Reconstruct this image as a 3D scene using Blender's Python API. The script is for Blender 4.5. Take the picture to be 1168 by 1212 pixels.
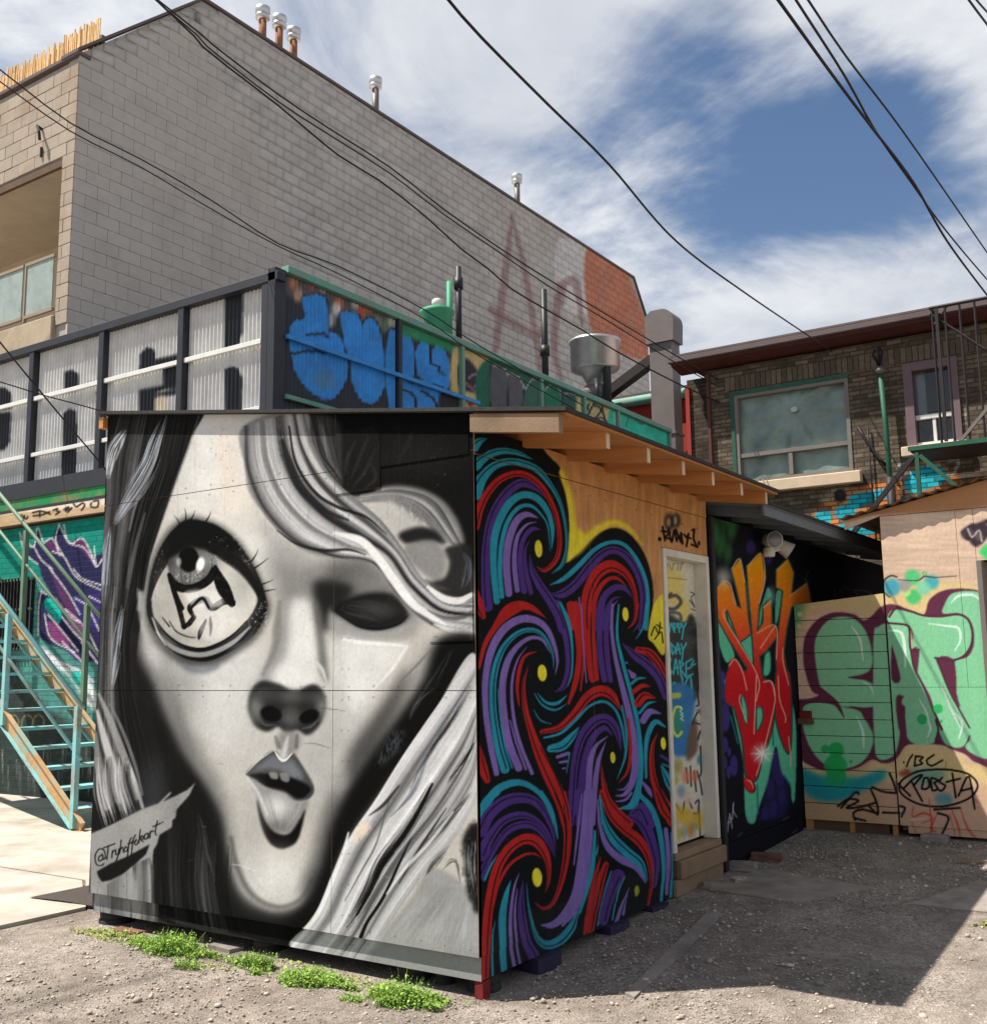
import bpy, bmesh, math, random
import numpy as np
from mathutils import Vector, Matrix

for o in list(bpy.data.objects):
    bpy.data.objects.remove(o, do_unlink=True)
scene = bpy.context.scene
COL = scene.collection

# ------------------------------------------------------------------ camera
cam_d = bpy.data.cameras.new('camera')
cam = bpy.data.objects.new('camera', cam_d)
COL.objects.link(cam)
cam.matrix_world = Matrix(((0.83016, 0.092581, 0.549784, 3.0533),
                           (0.557365, -0.114197, -0.822377, -4.3886),
                           (-0.013353, 0.989135, -0.146403, 1.62),
                           (0, 0, 0, 1)))
cam_d.sensor_fit = 'VERTICAL'
cam_d.sensor_height = 36.0
cam_d.lens = 1253.0 / 1212.0 * 36.0
cam_d.clip_start = 0.05
cam_d.clip_end = 3000
scene.camera = cam

# ------------------------------------------------------------------ sun and sky
SUN_TRAVEL = Vector((0.42, 0.32, -1.0)).normalized()
SUN_EL = math.asin(-SUN_TRAVEL.z)
SUN_ROT = math.atan2(-SUN_TRAVEL.x, -SUN_TRAVEL.y)
sun_d = bpy.data.lights.new('sun', 'SUN')
sun_d.energy = 5.0
sun_d.angle = math.radians(0.53)
sun_d.color = (1.0, 0.95, 0.88)
sun = bpy.data.objects.new('sun', sun_d)
COL.objects.link(sun)
sun.location = (-8, -6, 20)
sun.rotation_euler = SUN_TRAVEL.to_track_quat('-Z', 'Y').to_euler()

world = bpy.data.worlds.new('World')
scene.world = world
world.use_nodes = True
wn, wl = world.node_tree.nodes, world.node_tree.links
wn.clear()


def wnode(t, **kw):
    n = wn.new(t)
    for k, v in kw.items():
        setattr(n, k, v)
    return n


def wmath(op, a, b=None, clamp=False):
    n = wnode('ShaderNodeMath', operation=op, use_clamp=clamp)
    for i, s in enumerate((a, b)):
        if s is None:
            continue
        if isinstance(s, (int, float)):
            n.inputs[i].default_value = s
        else:
            wl.new(s, n.inputs[i])
    return n.outputs[0]


sky = wnode('ShaderNodeTexSky', sky_type='NISHITA')
sky.sun_disc = False
sky.sun_elevation = SUN_EL
sky.sun_rotation = SUN_ROT
sky.air_density = 1.0
sky.dust_density = 0.3
sky.ozone_density = 4.0
tc = wnode('ShaderNodeTexCoord')
sep = wnode('ShaderNodeSeparateXYZ')
wl.new(tc.outputs['Generated'], sep.inputs[0])
den = wmath('ADD', wmath('MAXIMUM', sep.outputs[2], 0.0), 0.16)
cx_ = wmath('DIVIDE', sep.outputs[0], den)
cy_ = wmath('DIVIDE', sep.outputs[1], den)
comb = wnode('ShaderNodeCombineXYZ')
wl.new(cx_, comb.inputs[0])
wl.new(cy_, comb.inputs[1])


def wnoise(scale, detail, rough, dist, off, stretch=(1, 1, 1), rot=0.0):
    mp = wnode('ShaderNodeMapping')
    mp.inputs['Location'].default_value = off
    mp.inputs['Scale'].default_value = stretch
    mp.inputs['Rotation'].default_value = (0, 0, rot)
    wl.new(comb.outputs[0], mp.inputs[0])
    n = wnode('ShaderNodeTexNoise')
    n.inputs['Scale'].default_value = scale
    n.inputs['Detail'].default_value = detail
    n.inputs['Roughness'].default_value = rough
    n.inputs['Distortion'].default_value = dist
    wl.new(mp.outputs[0], n.inputs['Vector'])
    return n.outputs['Fac']


n_big = wnoise(0.8, 6, 0.6, 0.35, (3.1, 1.7, 0), (1.0, 0.9, 1), 0.5)
n_wisp = wnoise(2.0, 10, 0.62, 0.5, (0.4, 5.2, 0), (0.9, 1.1, 1), 0.9)
n_fine = wnoise(4.5, 8, 0.6, 0.6, (7.0, 2.2, 0))
cover = wmath('ADD', wmath('MULTIPLY', n_big, 0.85), wmath('MULTIPLY', n_wisp, 0.75))
cover = wmath('ADD', cover, wmath('MULTIPLY', n_fine, 0.30))


def bank(d, lo, amt, cov):
    """a cloud bank (amt > 0) or an opening (amt < 0) towards direction d"""
    v = Vector(d).normalized()
    dp = wnode('ShaderNodeVectorMath', operation='DOT_PRODUCT')
    wl.new(tc.outputs['Generated'], dp.inputs[0])
    dp.inputs[1].default_value = v
    mr = wnode('ShaderNodeMapRange', interpolation_type='SMOOTHSTEP')
    wl.new(dp.outputs['Value'], mr.inputs['Value'])
    mr.inputs['From Min'].default_value = lo
    mr.inputs['From Max'].default_value = 1.0
    mr.inputs['To Max'].default_value = amt
    return wmath('ADD', cov, mr.outputs[0])


for d_, lo_, amt_ in (
        ((-0.315, 0.855, 0.41), 0.972, -0.44),
        ((-0.22, 0.895, 0.385), 0.988, -0.22),
        ((-0.30, 0.92, 0.27), 0.965, 0.30),
        ((-0.24, 0.93, 0.27), 0.985, 0.34),
        ((-0.36, 0.76, 0.55), 0.97, 0.20),
        ((-0.56, 0.70, 0.44), 0.96, 0.08),
        ((-0.14, 0.85, 0.53), 0.985, 0.24)):
    cover = bank(d_, lo_, amt_, cover)
cmask = wnode('ShaderNodeMapRange', interpolation_type='SMOOTHSTEP')
wl.new(cover, cmask.inputs['Value'])
cmask.inputs['From Min'].default_value = 0.76
cmask.inputs['From Max'].default_value = 1.10
cmask.inputs['To Max'].default_value = 0.93
shade = wnode('ShaderNodeMapRange')
wl.new(n_wisp, shade.inputs['Value'])
shade.inputs['From Min'].default_value = 0.3
shade.inputs['From Max'].default_value = 0.7
ccol = wnode('ShaderNodeMix', data_type='RGBA')
wl.new(shade.outputs[0], ccol.inputs['Factor'])
ccol.inputs['A'].default_value = (4.9, 5.3, 6.1, 1)
ccol.inputs['B'].default_value = (8.8, 8.9, 9.0, 1)
smix = wnode('ShaderNodeMix', data_type='RGBA')
wl.new(cmask.outputs[0], smix.inputs['Factor'])
wl.new(sky.outputs[0], smix.inputs['A'])
wl.new(ccol.outputs['Result'], smix.inputs['B'])
bg = wnode('ShaderNodeBackground')
bg.inputs['Strength'].default_value = 0.064
wl.new(smix.outputs['Result'], bg.inputs['Color'])
wout = wnode('ShaderNodeOutputWorld')
wl.new(bg.outputs[0], wout.inputs['Surface'])

# ------------------------------------------------------------------ exposure
scene.view_settings.view_transform = 'Standard'
scene.view_settings.look = 'None'
scene.view_settings.gamma = 1.0
scene.view_settings.use_curve_mapping = False
scene.view_settings.exposure = 0.78
scene.render.engine = 'CYCLES'
scene.render.resolution_x = 986
scene.render.resolution_y = 1024

# ------------------------------------------------------------------ helpers
rng = np.random.default_rng(7)
rnd = random.Random(11)


def lin(c):
    c = np.asarray(c, np.float32)
    return np.where(c <= 0.04045, c / 12.92, ((c + 0.055) / 1.055) ** 2.4)


def L3(r, g, b, k=1.0):
    v = lin(np.array([r, g, b]) / 255.0) * k
    return (float(v[0]), float(v[1]), float(v[2]), 1.0)


def material(name, col, rough=0.8, metal=0.0, var=0.12, vscale=6.0, bump=0.0, bscale=40.0,
             dirt=None, dirt_scale=1.5, dirt_amt=0.5, objrand=0.0, spec=0.3, stretch=(1, 1, 1),
             attr=False, trans=0.0, alpha=1.0, island=0.0):
    m = bpy.data.materials.new(name)
    m.use_nodes = True
    nt = m.node_tree
    N, K = nt.nodes, nt.links
    b = N['Principled BSDF']
    b.inputs['Roughness'].default_value = rough
    b.inputs['Metallic'].default_value = metal
    b.inputs['Specular IOR Level'].default_value = spec
    if trans:
        b.inputs['Transmission Weight'].default_value = trans
    if alpha < 1:
        b.inputs['Alpha'].default_value = alpha
    geo = N.new('ShaderNodeNewGeometry')
    mp = N.new('ShaderNodeMapping')
    mp.inputs['Scale'].default_value = stretch
    K.new(geo.outputs['Position'], mp.inputs[0])

    def noise(s, det=5, r=0.6):
        n = N.new('ShaderNodeTexNoise')
        n.inputs['Scale'].default_value = s
        n.inputs['Detail'].default_value = det
        n.inputs['Roughness'].default_value = r
        K.new(mp.outputs[0], n.inputs['Vector'])
        return n.outputs['Fac']

    if attr:
        a = N.new('ShaderNodeAttribute')
        a.attribute_name = 'paint'
        src = a.outputs['Color']
    else:
        rgb = N.new('ShaderNodeRGB')
        rgb.outputs[0].default_value = col
        src = rgb.outputs[0]

    def mul(src, fac_out, lo, hi, fmin=0.25, fmax=0.75):
        mr = N.new('ShaderNodeMapRange')
        K.new(fac_out, mr.inputs['Value'])
        mr.inputs['From Min'].default_value = fmin
        mr.inputs['From Max'].default_value = fmax
        mr.inputs['To Min'].default_value = lo
        mr.inputs['To Max'].default_value = hi
        mx = N.new('ShaderNodeMix')
        mx.data_type = 'RGBA'
        mx.blend_type = 'MULTIPLY'
        mx.inputs['Factor'].default_value = 1.0
        K.new(src, mx.inputs['A'])
        cb = N.new('ShaderNodeCombineColor')
        for i in range(3):
            K.new(mr.outputs[0], cb.inputs[i])
        K.new(cb.outputs[0], mx.inputs['B'])
        return mx.outputs['Result']

    if var:
        src = mul(src, noise(vscale), 1 - var, 1 + var)
    if objrand:
        oi = N.new('ShaderNodeObjectInfo')
        src = mul(src, oi.outputs['Random'], 1 - objrand, 1 + objrand, 0, 1)
    if island:
        src = mul(src, geo.outputs['Random Per Island'], 1 - island, 1 + island, 0, 1)
    if dirt:
        mr = N.new('ShaderNodeMapRange')
        K.new(noise(dirt_scale, 8, 0.65), mr.inputs['Value'])
        mr.inputs['From Min'].default_value = 0.48
        mr.inputs['From Max'].default_value = 0.68
        mr.inputs['To Max'].default_value = dirt_amt
        mx = N.new('ShaderNodeMix')
        mx.data_type = 'RGBA'
        K.new(mr.outputs[0], mx.inputs['Factor'])
        K.new(src, mx.inputs['A'])
        mx.inputs['B'].default_value = dirt
        src = mx.outputs['Result']
    K.new(src, b.inputs['Base Color'])
    if bump:
        bn = N.new('ShaderNodeBump')
        bn.inputs['Strength'].default_value = bump
        bn.inputs['Distance'].default_value = 0.02
        K.new(noise(bscale, 6, 0.7), bn.inputs['Height'])
        K.new(bn.outputs[0], b.inputs['Normal'])
    return m


def tag(o, label=None, cat=None, group=None, kind=None):
    if label:
        o['label'] = label
    if cat:
        o['category'] = cat
    if group:
        o['group'] = group
    if kind:
        o['kind'] = kind
    return o


def thing(name, loc, label, cat, group=None):
    o = bpy.data.objects.new(name, None)
    o.empty_display_size = 0.2
    COL.objects.link(o)
    o.location = loc
    o['_root'] = list(loc)
    return tag(o, label, cat, group)


def root_of(p):
    while p.parent is not None:
        p = p.parent
    return Vector(p.location)


def link(name, me, mat, parent=None, kind=None):
    if mat is not None:
        me.materials.append(mat)
    o = bpy.data.objects.new(name, me)
    COL.objects.link(o)
    if parent is not None:
        me.transform(Matrix.Translation(-root_of(parent)))
        o.parent = parent
    if kind:
        o['kind'] = kind
    return o


class MB:
    def __init__(s):
        s.v, s.f = [], []

    def add(s, vs, fs):
        n = len(s.v)
        s.v += [tuple(a) for a in vs]
        s.f += [tuple(i + n for i in f) for f in fs]
        return s

    def hexa(s, p):
        return s.add(p, [(0, 3, 2, 1), (4, 5, 6, 7), (0, 1, 5, 4), (1, 2, 6, 5), (2, 3, 7, 6), (3, 0, 4, 7)])

    def box(s, x0, x1, y0, y1, z0, z1, ch=0.0):
        if ch <= 0:
            return s.hexa([(x0, y0, z0), (x1, y0, z0), (x1, y1, z0), (x0, y1, z0),
                           (x0, y0, z1), (x1, y0, z1), (x1, y1, z1), (x0, y1, z1)])
        bm = bmesh.new()
        vs = [bm.verts.new(p) for p in ((x0, y0, z0), (x1, y0, z0), (x1, y1, z0), (x0, y1, z0),
                                        (x0, y0, z1), (x1, y0, z1), (x1, y1, z1), (x0, y1, z1))]
        for f in ((0, 3, 2, 1), (4, 5, 6, 7), (0, 1, 5, 4), (1, 2, 6, 5), (2, 3, 7, 6), (3, 0, 4, 7)):
            bm.faces.new([vs[i] for i in f])
        bmesh.ops.bevel(bm, geom=bm.edges[:], offset=ch, segments=1, affect='EDGES')
        bm.verts.index_update()
        s.add([v.co[:] for v in bm.verts], [[v.index for v in f.verts] for f in bm.faces])
        bm.free()
        return s

    def bar(s, a, b, w, h, up=(0, 0, 1)):
        """rectangular bar from a to b, w across, h along up"""
        a, b = Vector(a), Vector(b)
        t = (b - a).normalized()
        u = Vector(up)
        sd = t.cross(u)
        if sd.length < 1e-5:
            sd = t.cross(Vector((1, 0, 0)))
        sd.normalize()
        u = sd.cross(t).normalized()
        p = []
        for c in (a, b):
            for sx, sy in ((-1, -1), (1, -1), (1, 1), (-1, 1)):
                p.append(c + sd * (sx * w / 2) + u * (sy * h / 2))
        return s.add(p, [(0, 3, 2, 1), (4, 5, 6, 7), (0, 1, 5, 4), (1, 2, 6, 5), (2, 3, 7, 6), (3, 0, 4, 7)])

    def tube(s, pts, r, n=8, cap=True):
        pts = [Vector(p) for p in pts]
        rs = r if isinstance(r, (list, tuple)) else [r] * len(pts)
        base = len(s.v)
        prev = None
        for i, p in enumerate(pts):
            t = (pts[min(i + 1, len(pts) - 1)] - pts[max(i - 1, 0)]).normalized()
            a = Vector((0, 0, 1)) if abs(t.z) < 0.9 else Vector((1, 0, 0))
            if prev is None:
                u = t.cross(a).normalized()
            else:
                u = (prev - t * prev.dot(t)).normalized()
            prev = u
            w = t.cross(u)
            for k in range(n):
                q = 2 * math.pi * k / n
                s.v.append(tuple(p + (u * math.cos(q) + w * math.sin(q)) * rs[i]))
        for i in range(len(pts) - 1):
            for k in range(n):
                a0 = base + i * n + k
                a1 = base + i * n + (k + 1) % n
                s.f.append((a0, a1, a1 + n, a0 + n))
        if cap:
            s.f.append(tuple(base + k for k in range(n))[::-1])
            s.f.append(tuple(base + (len(pts) - 1) * n + k for k in range(n)))
        return s

    def lathe(s, c, prof, n=20):
        """profile of (radius, z) turned about the vertical through c"""
        base = len(s.v)
        for r, z in prof:
            for k in range(n):
                q = 2 * math.pi * k / n
                s.v.append((c[0] + r * math.cos(q), c[1] + r * math.sin(q), c[2] + z))
        for i in range(len(prof) - 1):
            for k in range(n):
                a0 = base + i * n + k
                a1 = base + i * n + (k + 1) % n
                s.f.append((a0, a1, a1 + n, a0 + n))
        s.f.append(tuple(base + k for k in range(n))[::-1])
        s.f.append(tuple(base + (len(prof) - 1) * n + k for k in range(n)))
        return s

    def prism(s, poly, axis, a0, a1):
        """extrude a 2-D polygon along 'x', 'y' or 'z' from a0 to a1"""
        def P(p, a):
            return {'x': (a, p[0], p[1]), 'y': (p[0], a, p[1]), 'z': (p[0], p[1], a)}[axis]
        n = len(poly)
        vs = [P(p, a0) for p in poly] + [P(p, a1) for p in poly]
        fs = [tuple(range(n))[::-1], tuple(range(n, 2 * n))]
        fs += [(i, (i + 1) % n, n + (i + 1) % n, n + i) for i in range(n)]
        return s.add(vs, fs)

    def build(s, name, mat, parent=None, smooth=False, kind=None):
        me = bpy.data.meshes.new(name)
        me.from_pydata(s.v, [], s.f)
        bm = bmesh.new()
        bm.from_mesh(me)
        bmesh.ops.recalc_face_normals(bm, faces=bm.faces[:])
        bm.to_mesh(me)
        bm.free()
        me.update()
        if smooth:
            me.polygons.foreach_set('use_smooth', [True] * len(me.polygons))
        return link(name, me, mat, parent, kind)


def fast_mesh(name, V, F, mat, parent=None, colors=None, kind=None, smooth=False):
    """V (n,3) and F (m,k) arrays"""
    me = bpy.data.meshes.new(name)
    V = np.ascontiguousarray(V, np.float32)
    F = np.ascontiguousarray(F, np.int32)
    me.vertices.add(len(V))
    me.vertices.foreach_set('co', V.ravel())
    k = F.shape[1]
    me.loops.add(F.size)
    me.loops.foreach_set('vertex_index', F.ravel())
    me.polygons.add(len(F))
    me.polygons.foreach_set('loop_start', np.arange(0, F.size, k, dtype=np.int32))
    me.update(calc_edges=True)
    if smooth:
        me.polygons.foreach_set('use_smooth', np.ones(len(F), bool))
    if colors is not None:
        ca = me.color_attributes.new('paint', 'FLOAT_COLOR', 'POINT')
        rgba = np.ones((len(V), 4), np.float32)
        rgba[:, :3] = colors
        ca.data.foreach_set('color', rgba.ravel())
    me.validate()
    return link(name, me, mat, parent, kind)


# ------------------------------------------------------------------ paint
# Wall paintings are drawn as spray-can strokes and fills on a sketch sheet;
# each sheet is then carried onto the flat wall by the four corners it is pinned to.
def crv(pts, closed=False, step=3.0, spl=True):
    P = np.asarray(pts, np.float64)
    n = len(P)
    if not spl or n < 3:
        if closed:
            return P
        out = []
        for a, b in zip(P[:-1], P[1:]):
            m = max(2, int(np.hypot(*(b - a)[:2]) / (step * 2)))
            t = np.linspace(0, 1, m, endpoint=False)[:, None]
            out.append(a + (b - a) * t)
        out.append(P[-1:])
        return np.concatenate(out)
    out = []
    rngi = range(n) if closed else range(n - 1)
    for i in rngi:
        if closed:
            p0, p1, p2, p3 = P[i - 1], P[i], P[(i + 1) % n], P[(i + 2) % n]
        else:
            p1, p2 = P[i], P[i + 1]
            p0 = P[i - 1] if i > 0 else 2 * p1 - p2
            p3 = P[i + 2] if i + 2 < n else 2 * p2 - p1
        m = max(2, int(np.hypot(*(p2 - p1)[:2]) / step))
        t = np.linspace(0, 1, m, endpoint=False)[:, None]
        out.append(0.5 * ((2 * p1) + (-p0 + p2) * t + (2 * p0 - 5 * p1 + 4 * p2 - p3) * t ** 2
                          + (-p0 + 3 * p1 - 3 * p2 + p3) * t ** 3))
    if not closed:
        out.append(P[-1:])
    return np.concatenate(out)


def boxblur(m, r):
    r = int(max(1, round(r)))
    for _ in range(2):
        for ax in (0, 1):
            pad = [(0, 0), (0, 0)]
            pad[ax] = (r + 1, r)
            c = np.cumsum(np.pad(m, pad, mode='edge'), axis=ax)
            n = m.shape[ax]
            m = (np.take(c, range(2 * r + 1, 2 * r + 1 + n), ax) - np.take(c, range(0, n), ax)) / (2 * r + 1)
    return m


def vnoise(h, w, cell, octs=3, seed=0):
    g = np.random.default_rng(seed)
    out = np.zeros((h, w), np.float32)
    amp = 1.0
    tot = 0
    for _ in range(octs):
        cy, cx = max(1.5, cell[1]), max(1.5, cell[0])
        gh, gw = int(h / cy) + 3, int(w / cx) + 3
        G = g.random((gh, gw)).astype(np.float32)
        y = np.arange(h) / cy
        x = np.arange(w) / cx
        y0, x0 = y.astype(int), x.astype(int)
        fy, fx = (y - y0)[:, None], (x - x0)[None]
        fy, fx = fy * fy * (3 - 2 * fy), fx * fx * (3 - 2 * fx)
        a = G[y0][:, x0]
        b = G[y0][:, x0 + 1]
        c = G[y0 + 1][:, x0]
        d = G[y0 + 1][:, x0 + 1]
        out += amp * ((a * (1 - fx) + b * fx) * (1 - fy) + (c * (1 - fx) + d * fx) * fy)
        tot += amp
        amp *= 0.55
        cell = (cell[0] / 2, cell[1] / 2)
    return out / tot


def C3(c):
    if isinstance(c, (int, float)):
        return np.array([c, c, c * 0.985], np.float32) / 255
    return np.array(c, np.float32) / 255


class Canvas:
    def __init__(s, x0, y0, x1, y1, sc, col):
        s.o, s.sc = (x0, y0), sc
        s.W, s.H = int((x1 - x0) * sc), int((y1 - y0) * sc)
        s.a = np.empty((s.H, s.W, 3), np.float32)
        s.a[:] = C3(col)
        s.seed = 1

    def win(s, xa, ya, xb, yb):
        j0 = max(0, int((xa - s.o[0]) * s.sc))
        j1 = min(s.W, int((xb - s.o[0]) * s.sc) + 2)
        i0 = max(0, int((ya - s.o[1]) * s.sc))
        i1 = min(s.H, int((yb - s.o[1]) * s.sc) + 2)
        return i0, i1, j0, j1

    def comp(s, w, m, col):
        i0, i1, j0, j1 = w
        if i1 <= i0 or j1 <= j0:
            return
        a = s.a[i0:i1, j0:j1]
        if callable(col):
            X = (np.arange(j0, j1) + 0.5) / s.sc + s.o[0]
            Y = (np.arange(i0, i1) + 0.5) / s.sc + s.o[1]
            c = col(X[None, :], Y[:, None])
        else:
            c = C3(col)
        a += (c - a) * m[..., None]

    def bristle(s, pts, w, col, al, dry):
        """a dry brush: many thin broken hairs side by side"""
        P = np.asarray(pts, np.float64)
        n = len(P)
        W = np.full(n, float(w)) if isinstance(w, (int, float)) else np.interp(np.linspace(0, 1, n), np.linspace(0, 1, len(w)), w)
        Q = crv(np.column_stack([P, W]), False, 4.0)
        T = np.gradient(Q[:, :2], axis=0)
        T /= np.hypot(*T.T)[:, None] + 1e-9
        N = np.column_stack([-T[:, 1], T[:, 0]])
        g = np.random.default_rng(s.seed + 500)
        s.seed += 1
        base = C3(col) * 255
        for _ in range(int(Q[:, 2].max() * (3.0 - 4 * dry)) + 4):
            o = np.clip(g.normal(0, .26), -.5, .5)
            a = g.uniform(0, .75)
            b = min(1.0, a + g.uniform(.15, .6))
            i0, i1 = int(a * (len(Q) - 1)), int(b * (len(Q) - 1)) + 1
            if i1 - i0 < 3:
                continue
            seg = (Q[:, :2] + N * (Q[:, 2] * o)[:, None])[i0:i1 + 1:2]
            if len(seg) < 3:
                continue
            s.stroke(seg, [.2, g.uniform(.6, 1.7), .2], tuple(np.clip(base * g.uniform(.72, 1.2), 0, 252)), al * g.uniform(.35, .95), .8)
        return s

    def stroke(s, pts, w, col, al=1.0, soft=0.7, spl=True, rag=0.0, dry=0.0):
        if dry:
            return s.bristle(pts, w, col, al, dry)
        P = np.asarray(pts, np.float64)
        n = len(P)
        W = np.full(n, float(w)) if isinstance(w, (int, float)) else np.interp(np.linspace(0, 1, n), np.linspace(0, 1, len(w)), w)
        Q = crv(np.column_stack([P, W]), False, 3.0 if len(P) > 2 else 6.0, spl)
        mw = Q[:, 2].max() / 2 + soft + 1
        i0, i1, j0, j1 = s.win(Q[:, 0].min() - mw, Q[:, 1].min() - mw, Q[:, 0].max() + mw, Q[:, 1].max() + mw)
        if i1 <= i0 or j1 <= j0:
            return s
        m = np.zeros((i1 - i0, j1 - j0), np.float32)
        for a, b in zip(Q[:-1], Q[1:]):
            r = max(a[2], b[2]) / 2 + soft + 1
            k0, k1, l0, l1 = s.win(min(a[0], b[0]) - r, min(a[1], b[1]) - r, max(a[0], b[0]) + r, max(a[1], b[1]) + r)
            k0, k1, l0, l1 = max(k0, i0), min(k1, i1), max(l0, j0), min(l1, j1)
            if k1 <= k0 or l1 <= l0:
                continue
            X = (np.arange(l0, l1, dtype=np.float32) + 0.5) / s.sc + s.o[0] - a[0]
            Y = (np.arange(k0, k1, dtype=np.float32) + 0.5) / s.sc + s.o[1] - a[1]
            dx, dy = b[0] - a[0], b[1] - a[1]
            L = dx * dx + dy * dy + 1e-9
            t = np.clip((X[None] * dx + Y[:, None] * dy) / L, 0, 1)
            d = np.sqrt((X[None] - t * dx) ** 2 + (Y[:, None] - t * dy) ** 2)
            ww = (a[2] + (b[2] - a[2]) * t) / 2
            v = np.clip((ww - d) / soft + 0.5, 0, 1)
            sub = m[k0 - i0:k1 - i0, l0 - j0:l1 - j0]
            np.maximum(sub, v, out=sub)
        if rag or dry:
            s.seed += 1
            nz = vnoise(i1 - i0, j1 - j0, (5 * s.sc, 5 * s.sc), 3, s.seed)
            if rag:
                m = np.clip((m - 0.5) + 0.5 + (nz - 0.5) * rag * 2, 0, 1) * (m > 0.02)
            if dry:
                nz = vnoise(i1 - i0, j1 - j0, (1.6 * s.sc, 7 * s.sc), 3, s.seed + 7)
                m = m * np.clip((nz - dry) * 3.2, 0, 1)
        s.comp((i0, i1, j0, j1), m * al, col)
        return s

    def poly(s, pts, col, al=1.0, blur=0.6, spl=True, rag=0.0, dry=0.0):
        Q = crv(pts, True, 3.0, spl)
        pad = blur * 3 + 2
        i0, i1, j0, j1 = s.win(Q[:, 0].min() - pad, Q[:, 1].min() - pad, Q[:, 0].max() + pad, Q[:, 1].max() + pad)
        H, W = i1 - i0, j1 - j0
        if H <= 0 or W <= 0:
            return s
        tg = np.zeros((H, W + 1), np.int32)
        X = (Q[:, 0] - s.o[0]) * s.sc - j0
        Y = (Q[:, 1] - s.o[1]) * s.sc - i0
        for k in range(len(Q)):
            xa, ya, xb, yb = X[k - 1], Y[k - 1], X[k], Y[k]
            if ya == yb:
                continue
            if ya > yb:
                xa, ya, xb, yb = xb, yb, xa, ya
            r0, r1 = max(0, math.ceil(ya - 0.5)), min(H, math.ceil(yb - 0.5))
            if r1 <= r0:
                continue
            r = np.arange(r0, r1)
            c = np.clip(np.ceil(xa + (r + 0.5 - ya) * (xb - xa) / (yb - ya) - 0.5), 0, W).astype(int)
            tg[r, c] += 1
        m = (np.cumsum(tg, 1)[:, :W] % 2).astype(np.float32)
        m = boxblur(m, blur * s.sc * 0.75)
        if rag or dry:
            s.seed += 1
            nz = vnoise(H, W, (6 * s.sc, 6 * s.sc), 3, s.seed)
            if rag:
                m = np.clip(m + (nz - 0.5) * rag * 2 * (m > 0.02), 0, 1)
            if dry:
                nz = vnoise(H, W, (2 * s.sc, 5 * s.sc), 3, s.seed + 7)
                m = m * np.clip((nz - dry) * 3.2, 0, 1)
        s.comp((i0, i1, j0, j1), m * al, col)
        return s

    def ell(s, cx, cy, rx, ry, col, al=1.0, soft=0.15, rot=0.0):
        R = max(rx, ry) * (1 + soft) + 1
        w = s.win(cx - R, cy - R, cx + R, cy + R)
        i0, i1, j0, j1 = w
        if i1 <= i0 or j1 <= j0:
            return s
        X = (np.arange(j0, j1) + 0.5)[None] / s.sc + s.o[0] - cx
        Y = (np.arange(i0, i1) + 0.5)[:, None] / s.sc + s.o[1] - cy
        c, sn = math.cos(rot), math.sin(rot)
        d = np.sqrt(((X * c + Y * sn) / rx) ** 2 + ((-X * sn + Y * c) / ry) ** 2)
        m = np.clip((1 + soft - d) / (2 * soft), 0, 1)
        m = m * m * (3 - 2 * m)
        s.comp(w, m * al, col)
        return s

    def air(s, cx, cy, rx, ry, col, al=0.6, rot=0.0):
        return s.ell(cx, cy, rx, ry, col, al, 0.95, rot)

    def bundle(s, A, B, n, pat, w=(0.6, 2.2), al=(0.4, 0.9), jit=10, wob=1.0, t=(0, 1), warm=0.0, taper=True):
        g = np.random.default_rng(s.seed + 50)
        s.seed += 1
        m = 9

        def res(P):
            Q = crv(P, False, 2.0)
            d = np.concatenate([[0], np.cumsum(np.hypot(*np.diff(Q, axis=0).T))])
            u = np.linspace(0, d[-1], m)
            return np.column_stack([np.interp(u, d, Q[:, 0]), np.interp(u, d, Q[:, 1])])
        A, B = res(A), res(B)
        px = np.linspace(0, 1, len(pat)) if not isinstance(pat, dict) else np.array(list(pat.keys()))
        pv = np.array(pat if not isinstance(pat, dict) else list(pat.values()), float)
        for _ in range(n):
            tt = g.uniform(*t)
            P = A + (B - A) * tt
            ph, fr = g.uniform(0, 6.28), g.uniform(1, 3)
            dv = (B - A) / (np.hypot(*(B - A).T)[:, None] + 1e-6)
            P = P + dv * (np.sin(np.linspace(0, fr * 3, m) + ph) * wob * g.uniform(0.3, 1))[:, None]
            a, b = sorted(g.uniform(0, 1, 2))
            if b - a < 0.35:
                a, b = max(0, a - 0.3), min(1, b + 0.3)
            i0, i1 = int(a * (m - 1)), max(int(math.ceil(b * (m - 1))), int(a * (m - 1)) + 3)
            seg = P[i0:i1 + 1]
            if len(seg) < 3:
                seg = P
            v = float(np.clip(np.interp(tt, px, pv) + g.normal(0, jit), 8, 250))
            ww = g.uniform(*w)
            s.stroke(seg, [0.3, ww, ww, 0.3] if taper else ww, (v + warm, v, v - warm), g.uniform(*al), 0.9)
        return s

    def grain(s, amt, cell=(3, 3), seed=5, octs=3):
        nz = vnoise(s.H, s.W, (cell[0] * s.sc, cell[1] * s.sc), octs, seed)
        s.a *= (1 + (nz - 0.5)[..., None] * 2 * amt)
        return s

    def specks(s, n, box, col, r=(0.4, 1.0), al=0.8):
        g = np.random.default_rng(s.seed + 99)
        s.seed += 1
        for _ in range(n):
            s.ell(g.uniform(box[0], box[2]), g.uniform(box[1], box[3]), g.uniform(*r), g.uniform(*r), col, al * g.uniform(0.4, 1), 0.5)
        return s

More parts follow.
